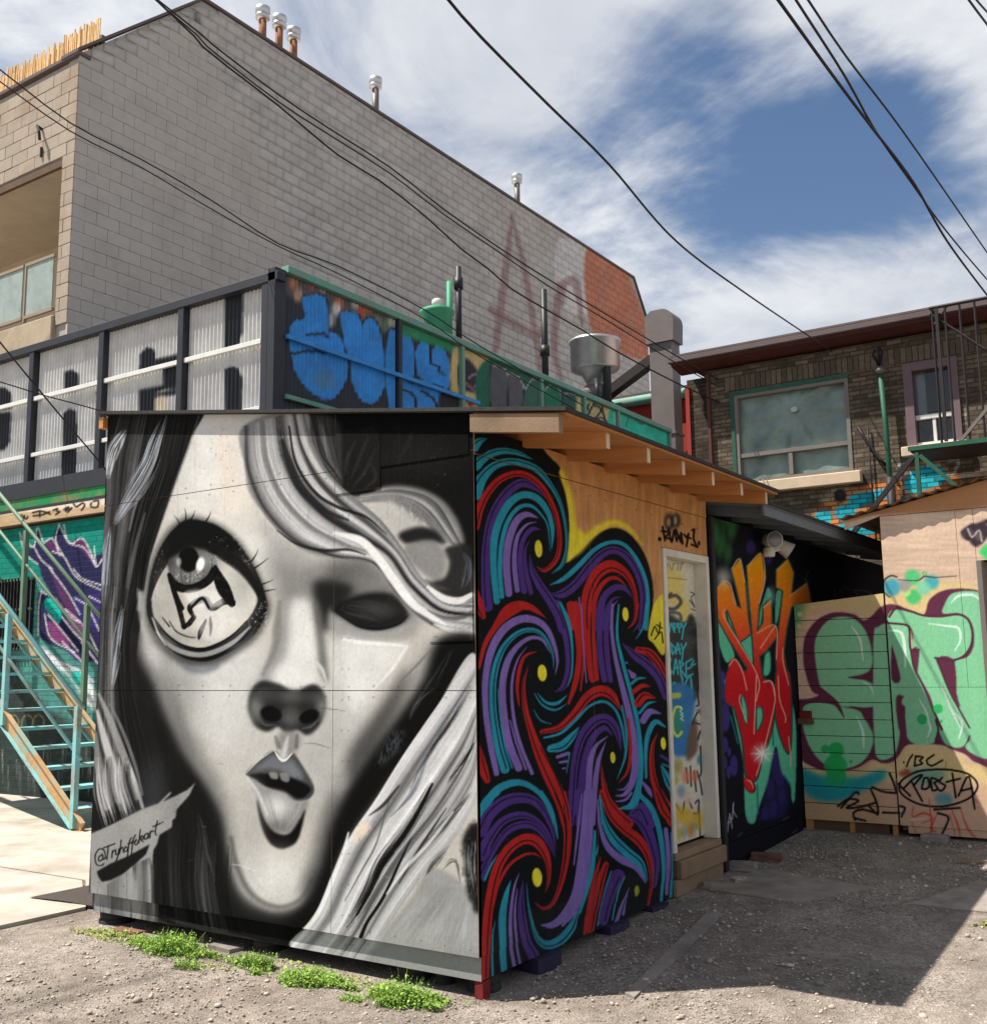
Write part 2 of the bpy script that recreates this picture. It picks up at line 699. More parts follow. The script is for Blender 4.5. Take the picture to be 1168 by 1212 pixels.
    def at(s, px, py):
        x = np.clip((px - s.o[0]) * s.sc - 0.5, 0, s.W - 1.001)
        y = np.clip((py - s.o[1]) * s.sc - 0.5, 0, s.H - 1.001)
        x0, y0 = x.astype(int), y.astype(int)
        fx, fy = (x - x0)[..., None], (y - y0)[..., None]
        a = s.a
        c = (a[y0, x0] * (1 - fx) + a[y0, x0 + 1] * fx) * (1 - fy) + (a[y0 + 1, x0] * (1 - fx) + a[y0 + 1, x0 + 1] * fx) * fy
        return lin(np.clip(c, 0.015, 0.985))


def pin(uv, px):
    """homography from wall metres (u, v) to the sketch sheet"""
    A, b = [], []
    for (u, v), (x, y) in zip(uv, px):
        A.append([u, v, 1, 0, 0, 0, -u * x, -v * x])
        b.append(x)
        A.append([0, 0, 0, u, v, 1, -u * y, -v * y])
        b.append(y)
    h = np.append(np.linalg.solve(np.array(A, float), np.array(b, float)), 1).reshape(3, 3)

    def f(u, v):
        w = h[2, 0] * u + h[2, 1] * v + h[2, 2]
        return (h[0, 0] * u + h[0, 1] * v + h[0, 2]) / w, (h[1, 0] * u + h[1, 1] * v + h[1, 2]) / w
    return f


PIN_FRONT = pin([(-3, .1), (0, .1), (0, 3), (-3, 3)], [(106.5, 1084.7), (567.1, 1171.8), (559.6, 473.4), (128.1, 552.7)])
PIN_SIDE = pin([(0, .1), (5, .1), (5, 2.9), (0, 2.9)], [(567.1, 1171.8), (955.2, 996.3), (934.4, 617.6), (559.8, 495.6)])
PIN_DOOR = pin([(2.2, .3), (3.1, .3), (3.1, 2.5), (2.2, 2.5)], [(780.4, 1029.5), (843.2, 1005.5), (828.2, 649.0), (766.6, 635.7)])
PIN_HUT = pin([(0, .2), (1.6, .2), (1.6, 3), (0, 3)], [(952.2, 983.1), (1192.6, 1000.7), (1158.5, 582.3), (931.5, 603.9)])
PIN_SIGN = pin([(-13, 4.2), (-6.5, 4.2), (-6.5, 6.8), (-13, 6.8)], [(-17.8, 606.5), (327.6, 550.1), (331.5, 317.0), (-7.1, 420.3)])
PIN_CONT = pin([(5, 4.5), (17, 4.5), (17, 7), (5, 7)], [(328.0, 522.6), (796.9, 631.8), (791.8, 500.2), (331.8, 299.6)])
PIN_WALL = pin([(-11, 0), (-7, 0), (-7, 4), (-11, 4)], [(-22.9, 942.3), (208.9, 964.9), (220.9, 560.3), (-3.7, 598.0)])
PIN_BIG = pin([(7, 7), (32, 7), (32, 16), (7, 16)], [(78.3, 449.3), (773.2, 618.9), (763.5, 349.1), (103.1, -75.9)])
PIN_BRICK = pin([(-3.5, 3), (1, 3), (1, 6.3), (-3.5, 6.3)], [(821.4, 682.1), (1198.0, 658.2), (1173.7, 373.8), (811.4, 438.5)])


def crop(x0, y0, sc):
    def q(s):
        return [(x0 + float(a) / sc, y0 + float(b) / sc) for a, b in (p.split(',') for p in s.split())]
    q.sc = sc
    return q


def painted(name, parent, axis, pos, u0, u1, v0, v1, du, dv, cv, pn, thick, mat, k=1.0, vtop=None,
            edge=(0.30, 0.21, 0.13), wave=None, vbot=None, kind=None):
    """a painted sheet. axis 'y': lies in plane y = pos and faces -y, u is x;
    axis 'x': lies in plane x = pos and faces +x, u is y. vtop/vbot(u) give sloping edges"""
    nu, nv = max(1, int(round((u1 - u0) / du))), max(1, int(round((v1 - v0) / dv)))
    U = np.linspace(u0, u1, nu + 1)
    T = np.linspace(0, 1, nv + 1)
    top = np.full(nu + 1, v1) if vtop is None else np.array([vtop(u) for u in U])
    bot = np.full(nu + 1, v0) if vbot is None else np.array([vbot(u) for u in U])
    UU = np.repeat(U[None], nv + 1, 0)
    VV = bot[None] + (top - bot)[None] * T[:, None]
    D = np.zeros_like(UU) if wave is None else np.repeat(wave(U)[None], nv + 1, 0)
    px, py = pn(UU, VV)
    colr = cv.at(px, py) * k

    def xyz(u, v, d):
        return np.stack([u, pos - d, v], -1) if axis == 'y' else np.stack([pos + d, u, v], -1)
    V = xyz(UU, VV, D).reshape(-1, 3)
    Cc = np.clip(colr.reshape(-1, 3), 0, 0.92)
    idx = np.arange((nv + 1) * (nu + 1)).reshape(nv + 1, nu + 1)
    F = np.stack([idx[:-1, :-1], idx[:-1, 1:], idx[1:, 1:], idx[1:, :-1]], -1).reshape(-1, 4)
    ring = np.concatenate([idx[0, :-1], idx[:-1, -1], idx[-1, :0:-1], idx[:0:-1, 0]])
    n = len(V)
    m = len(ring)
    A = V[ring]
    B = A.copy()
    if axis == 'y':
        B[:, 1] += thick
    else:
        B[:, 0] -= thick
    ec = np.repeat(np.array([edge], np.float32), 2 * m, 0)
    ar = np.arange(m)
    S = np.stack([n + ar, n + m + ar, n + m + (ar + 1) % m, n + (ar + 1) % m], -1)
    return fast_mesh(name, np.concatenate([V, A, B]), np.concatenate([F, S]), mat, parent,
                     np.concatenate([Cc, ec]), kind)


def ground_z(x, y):
    r = 0.048 + 0.033 * np.clip(y, 0, 5.5)
    t = np.clip((x + 3.6) / 0.6, 0, 1)
    return 0.02 + (r - 0.02) * t
# ------------------------------------------------------------------ painting: face in black, white and grey
qA, qB, qC, qD = crop(100, 480, 4.867), crop(330, 480, 4.867), crop(100, 700, 4.867), crop(330, 700, 4.867)
qE, qF, qM = crop(90, 900, 4.867), crop(330, 930, 4.848), crop(0, 800, 2.92)


def paint_face():
    c = Canvas(96, 440, 580, 1185, 1.7, (204, 200, 192))
    P = c.poly
    S = c.stroke
    # skin, airbrushed
    c.air(262, 560, 60, 90, 238, .8)
    c.air(285, 610, 30, 60, (232, 216, 198), .35)
    c.air(300, 655, 60, 40, 220, .7)
    c.air(225, 800, 60, 45, 205, .8)
    c.air(280, 850, 50, 60, 214, .7)
    c.air(415, 800, 40, 60, 222, .8)
    c.air(390, 900, 35, 70, 186, .8)
    P(qC('640,380 900,330 1050,300 1000,560 940,640 900,800 760,900 680,700'), 222, .6, 10)
    # shade of the brow and the hidden eye
    P(qB('280,900 540,900 640,1040 740,1168 760,1300 380,1300 250,1230 230,1080'), 92, .88, 14)
    c.air(448, 690, 32, 18, 150, .7)
    P(qB('-60,830 120,900 260,930 230,1140 120,1230 20,1150 -30,1000'), 132, .75, 14)
    P(qA('1000,620 1100,720 1200,800 1300,860 1220,930 1100,850 1020,740'), 168, .6, 9)
    P(qD('215,-60 420,-30 380,60 320,110 275,220 240,215 210,60'), 36, .9, 6)
    P(qD('290,110 330,100 400,170 480,215 600,225 720,180 760,150 800,200 700,260 400,260 290,200'), 178, .8, 5)
    P(qD('305,105 380,50 500,15 640,15 720,80 742,140 690,185 585,212 480,203 395,160'), 24, 1, 4)
    c.air(447, 722, 26, 12, 84, .85)
    S(qD('310,105 400,165 480,205 585,214 690,186 742,140'), [1, 3, 4, 4, 3, 1], 14, .8, 2)
    c.bundle(qD('330,110 420,170 560,210'), qD('400,50 560,20 700,90'), 40, [30, 70, 60, 90, 50, 30], (.5, 1.6), (.2, .5), 15, 1)
    # bridge of the nose
    P(qD('60,60 180,60 205,250 228,420 215,520 130,560 40,600 -40,570 -60,430 10,260'), 230, .9, 7)
    P(qC('1168,40 1110,200 1090,330 1010,500 960,600 1040,585 1110,440 1168,330'), 140, .75, 7)
    S(qC('1125,60 1110,200 1095,330 1030,480'), [4, 9, 8, 3], 112, .45, 5)
    P(qD('205,60 250,120 262,250 280,420 285,520 240,470 225,330'), 112, .8, 4)
    S(qD('215,400 250,450 275,520'), [1, 5, 1], 225, .8, 2)
    # left hair, lower dark mass with a soft edge against the cheek
    P([(104, 700), (168, 720), (176, 770), (200, 812), (220, 850), (238, 888), (262, 930), (272, 965), (276, 1005),
       (280, 1035), (296, 1062), (328, 1078), (356, 1066), (376, 1030), (400, 1040), (352, 1160), (100, 1112)], 122, .8, 12)
    P([(100, 700), (160, 720), (164, 775), (184, 815), (200, 855), (218, 895), (246, 935), (262, 968), (268, 1005),
       (274, 1035), (292, 1064), (326, 1080), (358, 1070), (378, 1036), (400, 1050), (352, 1160), (100, 1112)], 32, .97, 6.5)
    P(qC('330,150 380,260 470,380 560,440 500,470 400,430 340,330'), 200, .7, 6)
    c.air(215, 815, 26, 30, 150, .45)
    P([(126, 470), (240, 470), (226, 520), (212, 560), (198, 600), (186, 635), (177, 665), (171, 700), (167, 735), (162, 775),
       (160, 830), (100, 830)], 40, 1, .9)
    S([(236, 492), (224, 528), (210, 566), (197, 603), (186, 636)], [2, 3, 3, 2, 1], 150, .5, 1.5)
    c.bundle(qA('190,40 135,300 125,600 105,900 100,1168'), qA('600,40 540,330 420,650 350,900 320,1168'), 190,
             {0: 130, .08: 90, .2: 60, .32: 105, .42: 120, .5: 50, .65: 34, .8: 40, 1: 26}, (0.8, 3.2), (.35, .85), 20, 1.6)
    S(qA('475,60 430,190 380,340 290,490 235,570 170,680'), [8, 18, 22, 22, 16, 7], (186, 192, 200), .9, 4, dry=.05)
    S(qA('240,140 175,240 148,330 135,420'), [6, 16, 15, 6], (206, 210, 214), .95, 3, dry=.02)
    S(qA('430,230 385,370 300,560 260,720'), [2, 4, 4, 2], 150, .7, 1.5)
    S(qA('350,620 300,800 260,980 235,1168'), [2, 5, 6, 3], 120, .7, 2)
    S(qA('150,700 130,850 120,1000 115,1168'), [4, 11, 13, 8], (186, 194, 204), .85, 3, dry=.02)
    S(qA('310,1060 330,1130 320,1168'), [3, 8, 8], 165, .6, 3)
    c.bundle(qC('100,-40 95,300 80,560 62,800 50,1180'), qC('330,0 270,250 290,600 370,900 430,1168'), 150,
             {0: 120, .15: 60, .3: 110, .4: 125, .5: 40, .7: 30, 1: 26}, (.7, 2.6), (.35, .8), 18, 1.5)
    S(qC('230,80 200,260 180,430 160,560'), [6, 12, 11, 4], (180, 186, 194), .9, 3, dry=.02)
    S(qC('330,20 340,180 380,320'), [10, 8, 3], 196, .7, 4)
    # pale locks low on the left
    S(qC('85,590 140,720 210,900 270,1060 300,1190'), [3, 7, 9, 8, 6], 168, .9, 2.5)
    S(qC('75,690 120,860 170,1030 200,1200'), [4, 9, 10, 9], 205, .95, 3)
    S(qC('60,820 75,960 110,1120 130,1240'), [6, 10, 10, 9], 150, .9, 3)
    S(qC('150,650 220,800 290,990 335,1170'), [2, 4, 4, 3], 140, .8, 1.5)
    S(qE('300,10 340,120 385,270'), [3, 5, 4], 205, .9, 2)
    c.bundle(qE('95,-20 100,180 150,390'), qE('330,-20 330,120 390,280'), 80, [120, 200, 215, 90, 190, 205, 60, 160], (.8, 3), (.4, .9), 15, 1)
    c.air(182, 935, 16, 34, (92, 94, 98), .5)
    # streaks of light paint under the signature
    c.bundle(qE('85,420 85,640 82,1000'), qE('430,560 435,740 440,960'), 160, [180, 172, 160, 90, 150, 175, 168, 70, 165], (1, 4), (.5, .95), 10, .6)
    P(qE('70,420 60,760 60,1030 450,1100 450,760 430,560'), 168, .45, 3)
    c.bundle(qE('450,300 450,700 450,1100'), qE('900,500 890,800 1000,1200'), 130, [40, 34, 60, 40, 30, 62, 92, 60, 36, 34], (.8, 3.5), (.3, .7), 12, 1.2)
    S(qE('705,300 730,420 760,560 800,700'), [3, 8, 10, 4], 96, .6, 5, dry=.3)
    c.bundle(qE('450,880 700,960 1160,1070'), qE('440,960 700,1060 1160,1180'), 50, [70, 60, 90, 64], (.8, 2), (.3, .6), 14, .6)
    # the big eye
    P([(172, 722), (174, 690), (181, 660), (193, 636), (206, 620), (222, 611), (240, 613), (260, 621), (280, 636), (297, 660),
       (309, 684), (317, 706), (320, 722), (308, 750), (288, 768), (260, 786), (240, 790), (214, 786), (191, 768), (178, 748)], 60, .75, 5)
    P([(174, 722), (177, 690), (184, 662), (195, 640), (207, 625), (221, 615), (238, 616), (257, 622), (277, 637), (294, 659),
       (306, 681), (314, 703), (316, 722), (305, 746), (286, 763), (260, 778), (240, 783), (216, 778), (194, 762), (181, 744)], 20, 1, 1)
    S([(186, 748), (200, 763), (218, 772), (238, 775), (258, 770), (278, 759), (296, 742)], [2, 5, 6, 6, 6, 5, 2], 176, .9, 1.5)
    P([(180, 710), (186, 690), (197, 672), (213, 659), (244, 651), (257, 660), (278, 674), (296, 693), (305, 710), (293, 734),
       (274, 752), (253, 763), (236, 767), (215, 763), (197, 750), (184, 734)], (214, 209, 199), 1, .8)
    c.air(196, 715, 18, 45, 150, .45)
    c.air(215, 755, 36, 10, 150, .5)
    c.air(270, 715, 26, 34, 228, .6)
    c.air(285, 690, 14, 26, 170, .5)
    S([(184, 733), (197, 750), (215, 763), (236, 768), (254, 764), (275, 752), (293, 734)], [1, 2.4, 3, 3, 2.6, 2, 1], 18, .95, .8)
    S(qA('390,1120 430,1010 480,915'), [2, 2, 1], 200, .7, 1)
    S(qC('390,150 400,170 430,250 470,310'), [1, 2, 2, 1], 225, .8, 1)
    # iris
    c.ell(228, 668, 29, 27, 84, 1, .06)
    c.ell(229, 667, 24, 22, 122, .8, .3)
    c.air(220, 682, 22, 9, 150, .7)
    c.air(250, 664, 12, 14, 160, .8)
    c.bundle(qA('500,900 520,1000 560,1050'), qA('760,860 740,980 690,1040'), 50, [120, 60, 140, 90, 150], (.5, 1.2), (.4, .8), 25, .5)
    c.ell(223.5, 662, 12, 15, 12, 1, .12)
    P([(196, 662), (206, 640), (222, 628), (246, 630), (262, 640), (256, 655), (244, 651), (224, 648), (208, 657)], 20, .97, 2.5)
    c.ell(237.5, 668, 5, 8.5, 250, 1, .35, .25)
    c.ell(212, 665, 3, 5, 190, .8, .5)
    c.specks(60, (206, 676, 246, 690), 215, (.3, .9), .8)
    # black scratches inside the eye
    for pts, w in (('490,975 520,1030 580,1055 650,1045 720,1000 752,935', [5, 10, 10, 10, 10, 7]), ('500,1010 525,1090 560,1168', [6, 6, 7]),
                   ('755,945 800,1050 850,1140', [8, 16, 9])):
        S(qA(pts), w, 16, 1, .8, rag=.35)
    for pts, w in (('515,-10 545,90 575,205', [6, 6, 6]), ('572,205 600,190 632,150', [5, 6, 6]), ('632,150 610,90 690,45 735,95 800,60 855,62', [4, 7, 8, 8, 8, 7]),
                   ('700,165 670,235 660,275', [3, 6, 2]), ('725,150 730,200 726,255', [2, 4, 1]), ('490,170 530,230 600,262 660,265', [1, 1.5, 1.5, .5]),
                   ('450,150 490,200', [1, 2])):
        S(qC(pts), w, 18, .95, .8, rag=.3)
    P(qA('580,1075 700,1060 760,1080 800,1150 640,1168'), 238, .7, 2)
    P(qC('640,110 760,110 820,170 800,260 700,280 650,200'), 226, .6, 3)
    S(qA('620,1160 680,1110 720,1168'), [3, 4, 3], 16, .9, .8, rag=.3)
    # lashes, glitter on the lids
    c.specks(90, (248, 634, 300, 676), 225, (.3, .9), .65)
    P([(246, 652), (258, 658), (279, 672), (297, 692), (306, 708), (309, 700), (300, 680), (286, 662), (268, 648), (252, 642)], 26, .85, 1)
    c.specks(45, (178, 650, 196, 690), 190, (.3, .8), .6)
    c.specks(130, (288, 712, 318, 746), 225, (.3, .9), .7)
    for a, b in (((220, 616), (219, 602)), ((226, 615), (231, 604)), ((244, 617), (250, 605)), ((298, 664), (306, 650)), ((309, 692), (324, 686)),
                 ((312, 700), (327, 697)), ((302, 672), (318, 660)), ((213, 620), (206, 610))):
        S([a, ((a[0] + b[0]) / 2 + 1, (a[1] + b[1]) / 2), b], [2.2, 1.2, .3], 34, .85, .8)
    P(qC('560,420 680,440 780,410 760,450 690,475 600,465'), (122, 128, 136), .7, 3)
    S(qC('760,400 840,340 930,280 1000,200'), [3, 6, 5, 2], (96, 100, 106), .6, 4, dry=.25)
    # nose
    P([(294, 832), (299, 815), (311, 806), (330, 809), (343, 816), (353, 817), (363, 812), (373, 810), (383, 819), (385, 838),
       (378, 859), (364, 870), (352, 864), (345, 867), (336, 866), (329, 860), (317, 866), (303, 860), (296, 846)], 54, 1, 2.5)
    c.air(303, 838, 8, 15, 158, .75)
    c.air(381, 836, 6, 13, 150, .75)
    c.air(344, 850, 10, 9, 120, .75)
    c.air(345, 824, 14, 8, 130, .6)
    c.air(315, 822, 12, 8, 92, .7)
    c.air(345, 842, 8, 8, 96, .6)
    c.air(373, 826, 8, 7, 100, .6)
    c.ell(321, 845, 12.5, 9, 14, 1, .2, .25)
    c.ell(366, 848, 12, 7.5, 12, 1, .2, -.4)
    S([(306, 850), (314, 858), (326, 858)], [1, 3, 1], 120, .6, 2)
    S([(358, 862), (368, 860), (377, 852)], [1, 3, 1], 128, .6, 2)
    c.ell(346, 800, 22, 10, 232, .6, .8)
    # philtrum and mouth
    P([(333, 866), (352, 866), (356, 878), (349, 892), (336, 892), (328, 880)], 146, .8, 4)
    S([(341, 872), (338, 884), (336, 894)], [2, 6, 3], 228, .7, 3)
    S([(326, 872), (330, 884)], [3, 5], 96, .5, 3)
    S([(352, 870), (351, 884)], [3, 5], 90, .5, 3)
    P(qM('848,338 895,292 948,256 978,290 1012,266 1040,300 1086,382 1068,425 1020,432 960,400 920,370 880,352'), 84, 1, 1)
    P(qM('870,335 905,300 948,272 978,300 1008,285 1050,350 1020,360 960,325 900,325'), (142, 146, 152), .8, 4)
    P(qM('862,344 925,338 1000,350 1050,370 1075,392 1040,425 985,405 920,385'), 18, 1, 1.5)
    P(qM('930,334 958,335 962,356 938,354'), 158, .9, .8)
    P(qM('967,336 997,340 1000,366 975,362'), 150, .9, .8)
    P(qM('868,352 920,385 985,402 1020,432 1068,432 1045,490 1005,540 950,540 915,490 890,425'), 158, 1, 2)
    c.air(326, 955, 15, 13, 232, .85)
    c.air(330, 978, 14, 6, 120, .6)
    S(qM('850,345 890,400 925,480'), [1, 4, 2], 236, .7, 2)
    c.bundle(qM('900,395 920,450 950,520'), qM('1040,440 1020,490 990,530'), 40, [170, 130, 200, 160, 190], (.4, 1.2), (.2, .5), 15, .5)
    P(qM('888,425 915,495 950,540 1000,545 1040,490 1056,462 1032,560 1002,590 966,597 930,574 902,512'), 18, 1, 1.2)
    c.specks(60, (310, 960, 356, 1002), 120, (.3, .6), .4)
    S(qM('848,340 895,292 948,256'), [1, 2, 1], 225, .8, 1)
    S(qM('948,256 968,286 985,292 1012,266'), [1, 3, 3, 1], 246, .95, 1)
    S(qM('1012,266 1040,300 1086,382'), [1, 1.5, 1], 150, .7, 1)
    # chin and jaw
    c.air(325, 1040, 34, 30, 232, .75)
    c.air(297, 985, 16, 55, 190, .5)
    P(qM('1110,520 1085,640 1050,730 1080,780 1140,700 1180,560 1180,400 1140,440'), 60, .7, 11)
    S(qM('800,560 818,650 858,738 915,785 980,797 1040,768 1080,700'), [3, 5, 6, 4, 3, 2, 1], 30, .45, 6)
    S(qM('850,640 880,705 925,750'), [1, 4, 2], 200, .4, 4)
    S(qM('800,650 830,655 880,672 930,668'), [.5, 1, 1, .4], 238, .6, .8)
    # hair: the dark mass upper right
    P(qB('60,-60 1180,-60 1180,900 1060,860 1050,790 1010,680 900,550 750,480 580,480 370,490 265,385 195,210 140,60'), 22, 1, 1.2)
    P(qB('80,40 150,40 190,210 265,385 370,480 370,180 300,60'), 70, .85, 3)
    c.bundle(qB('160,60 230,280 370,470'), qB('300,60 330,300 375,400'), 60, [110, 60, 120, 80, 60], (.8, 3), (.3, .7), 16, 2)
    P(qB('380,170 440,150 570,140 575,470 390,500'), 34, .9, 2)
    for pts in ('450,200 400,300 385,400', '520,180 470,300 420,420', '560,250 500,380 430,470', '540,330 560,420 500,480'):
        S(qB(pts), [1, 4, 1], 66, .7, 3)
    c.air(495, 540, 50, 22, 44, .7)
    S(qB('700,310 740,230 780,150'), [1, 6, 2], 52, .6, 4)
    P(qB('590,470 720,460 850,490 960,560 1040,680 1070,800 1010,800 960,690 860,590 740,530 620,520'), 150, .9, 3.5)
    c.bundle(qB('480,510 700,490 900,560 1060,810'), qB('420,560 640,560 800,640 950,790'), 120, [70, 150, 188, 90, 170, 120, 180], (.8, 3.2), (.4, .85), 16, 1.5)
    P(qB('560,590 640,540 760,580 820,680 740,740 650,700 560,640'), 192, .75, 4, dry=.2)
    P(qB('640,530 740,540 840,600 880,680 820,670 720,600'), 118, .7, 4, dry=.25)
    P(qB('690,740 800,700 900,720 960,800 900,790 760,800 720,790'), 34, .95, 3)
    P(qB('720,820 800,780 900,780 960,860 960,960 900,1010 820,960 760,900'), 148, .95, 3.5)
    P(qB('960,820 1110,820 1120,1090 1000,1110 900,1060 880,1020 960,990 985,900'), 48, .95, 3)
    S(qB('1050,830 1100,900 1090,1000 1060,1060'), [4, 12, 14, 5], (108, 116, 130), .7, 4, dry=.35)
    S(qB('850,1005 900,1040 980,1060'), [2, 6, 2], 92, .7, 3)
    # hair: the pale wave across the forehead
    G0 = qA('915,120 925,350 960,520') + qB('0,705 110,815 240,868 400,872 530,905 640,1035 745,1180') + qD('830,165 950,225 1120,255')
    G1 = qB('140,20 190,215 270,372 385,500 520,600 650,745 745,880 845,1025 940,1102 1040,1128 1115,1095') + qD('1125,60')
    P(G0 + G1[::-1], 158, 1, 1.2)
    PAT = {0: 170, .05: 60, .1: 150, .17: 196, .25: 205, .32: 130, .38: 214, .46: 190, .52: 150, .57: 34, .63: 50, .68: 150, .74: 205, .8: 196,
           .85: 60, .9: 160, .95: 190, 1: 110}
    c.bundle(G0, G1, 420, PAT, (.8, 3.0), (.45, .95), 14, 1.2)
    S(qB('320,735 470,775 570,875 660,1000 760,1130') + qD('840,120 960,190'), [4, 9, 10, 11, 10, 8, 3], 240, .95, 2)
    S(qB('20,200 60,330 130,480 260,600 400,660'), [4, 8, 9, 7, 2], (46, 48, 52), .9, 2, rag=.2)
    S(qB('60,120 100,330 210,500 350,590 500,640 620,740'), [2, 3, 4, 4, 3, 1], 28, .85, 1)
    S(qB('-10,720 110,800 260,835 400,830 500,860'), [1, 3, 4, 3, 1], 40, .85, 1)
    S(qB('110,60 150,220 240,380 360,500'), [4, 6, 6, 3], 206, .8, 2)
    S(qB('860,1045 950,1110 1040,1125 1112,1090'), [4, 8, 8, 5], 236, .95, 1.5)
    S(qD('860,110 960,150 1060,150 1120,110'), [1, 4, 5, 2], 90, .7, 2)
    S(qD('900,190 1000,225 1115,235'), [2, 6, 6], 238, .9, 2)
    # dark hair behind the jaw on the right
    P([(520, 757), (500, 775), (470, 812), (440, 850), (415, 890), (398, 925), (385, 970), (372, 1020), (356, 1060), (400, 1060), (440, 960), (520, 840)], 120, .5, 12)
    P([(520, 757), (563, 752), (569, 790), (505, 870), (455, 935), (410, 1000), (386, 1060), (345, 1120), (330, 1105), (362, 1072),
       (380, 1030), (394, 975), (416, 928), (442, 888), (474, 846), (502, 804)], 22, 1, 7)
    P(qD('400,960 470,830 560,700 660,560 740,430 700,640 560,900 420,1100'), 50, .6, 9)
    S(qD('880,330 800,420 700,520'), [1, 3, 1], 110, .6, 2)
    S(qD('1000,330 900,500 780,680 760,740'), [6, 14, 10, 3], (84, 86, 90), .6, 4, dry=.35)
    P(qD('560,980 640,830 720,800 700,900 600,1000'), (112, 118, 126), .6, 5, dry=.3)
    S(qD('760,720 800,640 890,560'), [1, 2, 1], 130, .5, 1.5)
    # pale cheek highlight
    P(qD('370,260 480,290 640,300 745,290 740,340 640,460 520,600 440,700 400,640 380,440'), 232, .65, 5)
    S(qD('370,275 480,295 640,305 735,315'), [3, 5, 4, 2], 244, .8, 2)
    S(qD('735,320 650,450 540,570'), [3, 4, 1], 240, .8, 2)
    # pale locks, lower right
    H0 = qD('1130,360 900,680 700,970') + qF('480,200 375,345 280,580 200,760 50,935')
    H1 = qF('1150,-120 1140,60 1010,300 880,440 760,600 580,870 490,1020')
    P(H0 + H1[::-1], 196, 1, 1)
    P(qF('900,470 1160,700 1160,1160 480,1060 590,870 760,640'), 168, 1, 3)
    P(qF('600,900 800,760 1000,640 1160,760 1160,900 700,950'), 184, .5, 9)
    c.bundle(qF('600,880 760,700 920,520'), qF('1150,1000 1150,860 1150,720'), 70, [188, 150, 178, 160, 190, 170], (1, 4), (.2, .5), 9, 1)
    c.bundle(H0, H1, 330, {0: 236, .1: 205, .2: 110, .28: 214, .42: 226, .5: 120, .58: 190, .66: 70, .72: 214, .82: 130, .9: 224, 1: 170}, (.8, 3), (.4, .9), 14, 1.2)
    S(qD('1135,480 1000,700 880,900') + qF('760,40 640,180'), [3, 8, 12, 8, 2], (96, 102, 112), .75, 3, dry=.3)
    S(qF('890,-30 820,110 720,270 600,430 520,600 440,740 385,815'), [9, 13, 15, 16, 14, 11, 8], 34, .95, 2, dry=.2)
    S(qF('880,-10 810,130 715,290 600,450 520,610 450,740'), [3, 5, 6, 6, 5, 3], 20, .9, 1.5, rag=.4)
    S(qF('760,300 690,450 600,640 510,780 470,870'), [1, 3, 4, 4, 5], 18, .95, 1)
    S(qF('960,130 860,280 770,420 690,560'), [1, 3, 3, 1], 40, .8, 1.2)
    S(qD('1130,520 1010,720 900,880 800,1040'), [2, 5, 6, 2], 50, .8, 2, dry=.2)
    S(qD('1135,860 1060,980 960,1120'), [4, 7, 3], 34, .85, 2, dry=.12)
    S(qF('1100,40 1000,160 880,300 800,380'), [3, 7, 9, 3], 62, .85, 3, dry=.15)
    S(qF('980,340 900,440 840,520'), [2, 8, 2], 60, .8, 3, dry=.2)
    S(qF('1000,150 860,330 720,480 620,620'), [2, 4, 4, 2], 236, .8, 1.5)
    S(qF('640,60 560,330 480,480 380,660'), [1, 2, 2, 1], 92, .7, 1)
    S(qF('690,0 600,110 520,170'), [2, 4, 1], 44, .8, 1.5)
    S(qF('400,270 370,380 290,590 210,750 60,930'), [2, 4, 5, 5, 4], 240, .9, 1.5)
    P(qF('470,210 520,215 525,250 450,330 420,340 430,280'), (232, 218, 198), .9, 2, dry=.15)
    P(qF('1060,290 1160,240 1160,720 1110,680 1075,560'), 26, .95, 3, rag=.3)
    for x in (1075, 1095, 1110, 1130):
        S(qF('%d,300 %d,460 %d,640' % (x, x - 10, x + 12)), [1, 3, 1], 190, .6, 1.5, dry=.35)
    S(qF('940,480 1010,430 1040,560'), [2, 8, 2], 60, .7, 4, dry=.3)
    # torn paper signature
    P(qE('84,425 200,372 390,278 470,252 545,180 552,188 500,240 640,172 690,126 655,200 582,282 576,330 556,345 554,385 482,430 470,480 448,515 '
         '440,605 425,560 350,590 260,660 150,735 90,720'), 164, 1, .8, False)
    P(qE('122,640 200,595 300,552 425,484 405,540 350,590 270,655 200,690 150,700 130,670'), 34, 1, .8, False)
    P(qE('300,330 390,285 480,255 500,330 420,400 330,420'), 178, .5, 5)
    ink = 26
    for pts in ('150,545 135,555 130,575 145,578 158,560 152,540 160,570 172,560', '172,560 165,520 135,510 112,550 120,600 150,605 162,595',
                '160,505 225,480', '188,492 180,570', '212,520 208,560', '210,535 222,518 232,520', '232,515 230,540 242,542 250,510',
                '250,510 246,545 232,580', '262,460 254,535', '256,515 270,500 276,530', '285,500 278,520 292,525 300,505 285,498',
                '322,445 308,470 300,540 296,560', '300,480 325,475', '345,430 330,460 322,530 318,550', '322,470 350,462', '348,455 338,480 352,485 366,455', '372,400 364,475',
                '378,460 392,445 380,435 374,455 388,468', '412,420 396,432 398,455 414,445 418,420 420,448', '428,412 428,445',
                '428,420 440,405 448,410', '470,350 458,410 465,430', '445,382 490,362', '500,355 503,357'):
        S(qE(pts), 1.5, ink, .95, .7)
    # grime washed down from the eaves, scuffs, and screw heads along the sheet edges
    g = np.random.default_rng(77)
    for _ in range(46):
        x, y = g.uniform(125, 560), g.uniform(500, 540)
        S([(x, y), (x + g.uniform(-2, 2), y + g.uniform(20, 120))], [.6, g.uniform(1, 3), .4], (96, 90, 82), g.uniform(.06, .22), 2)
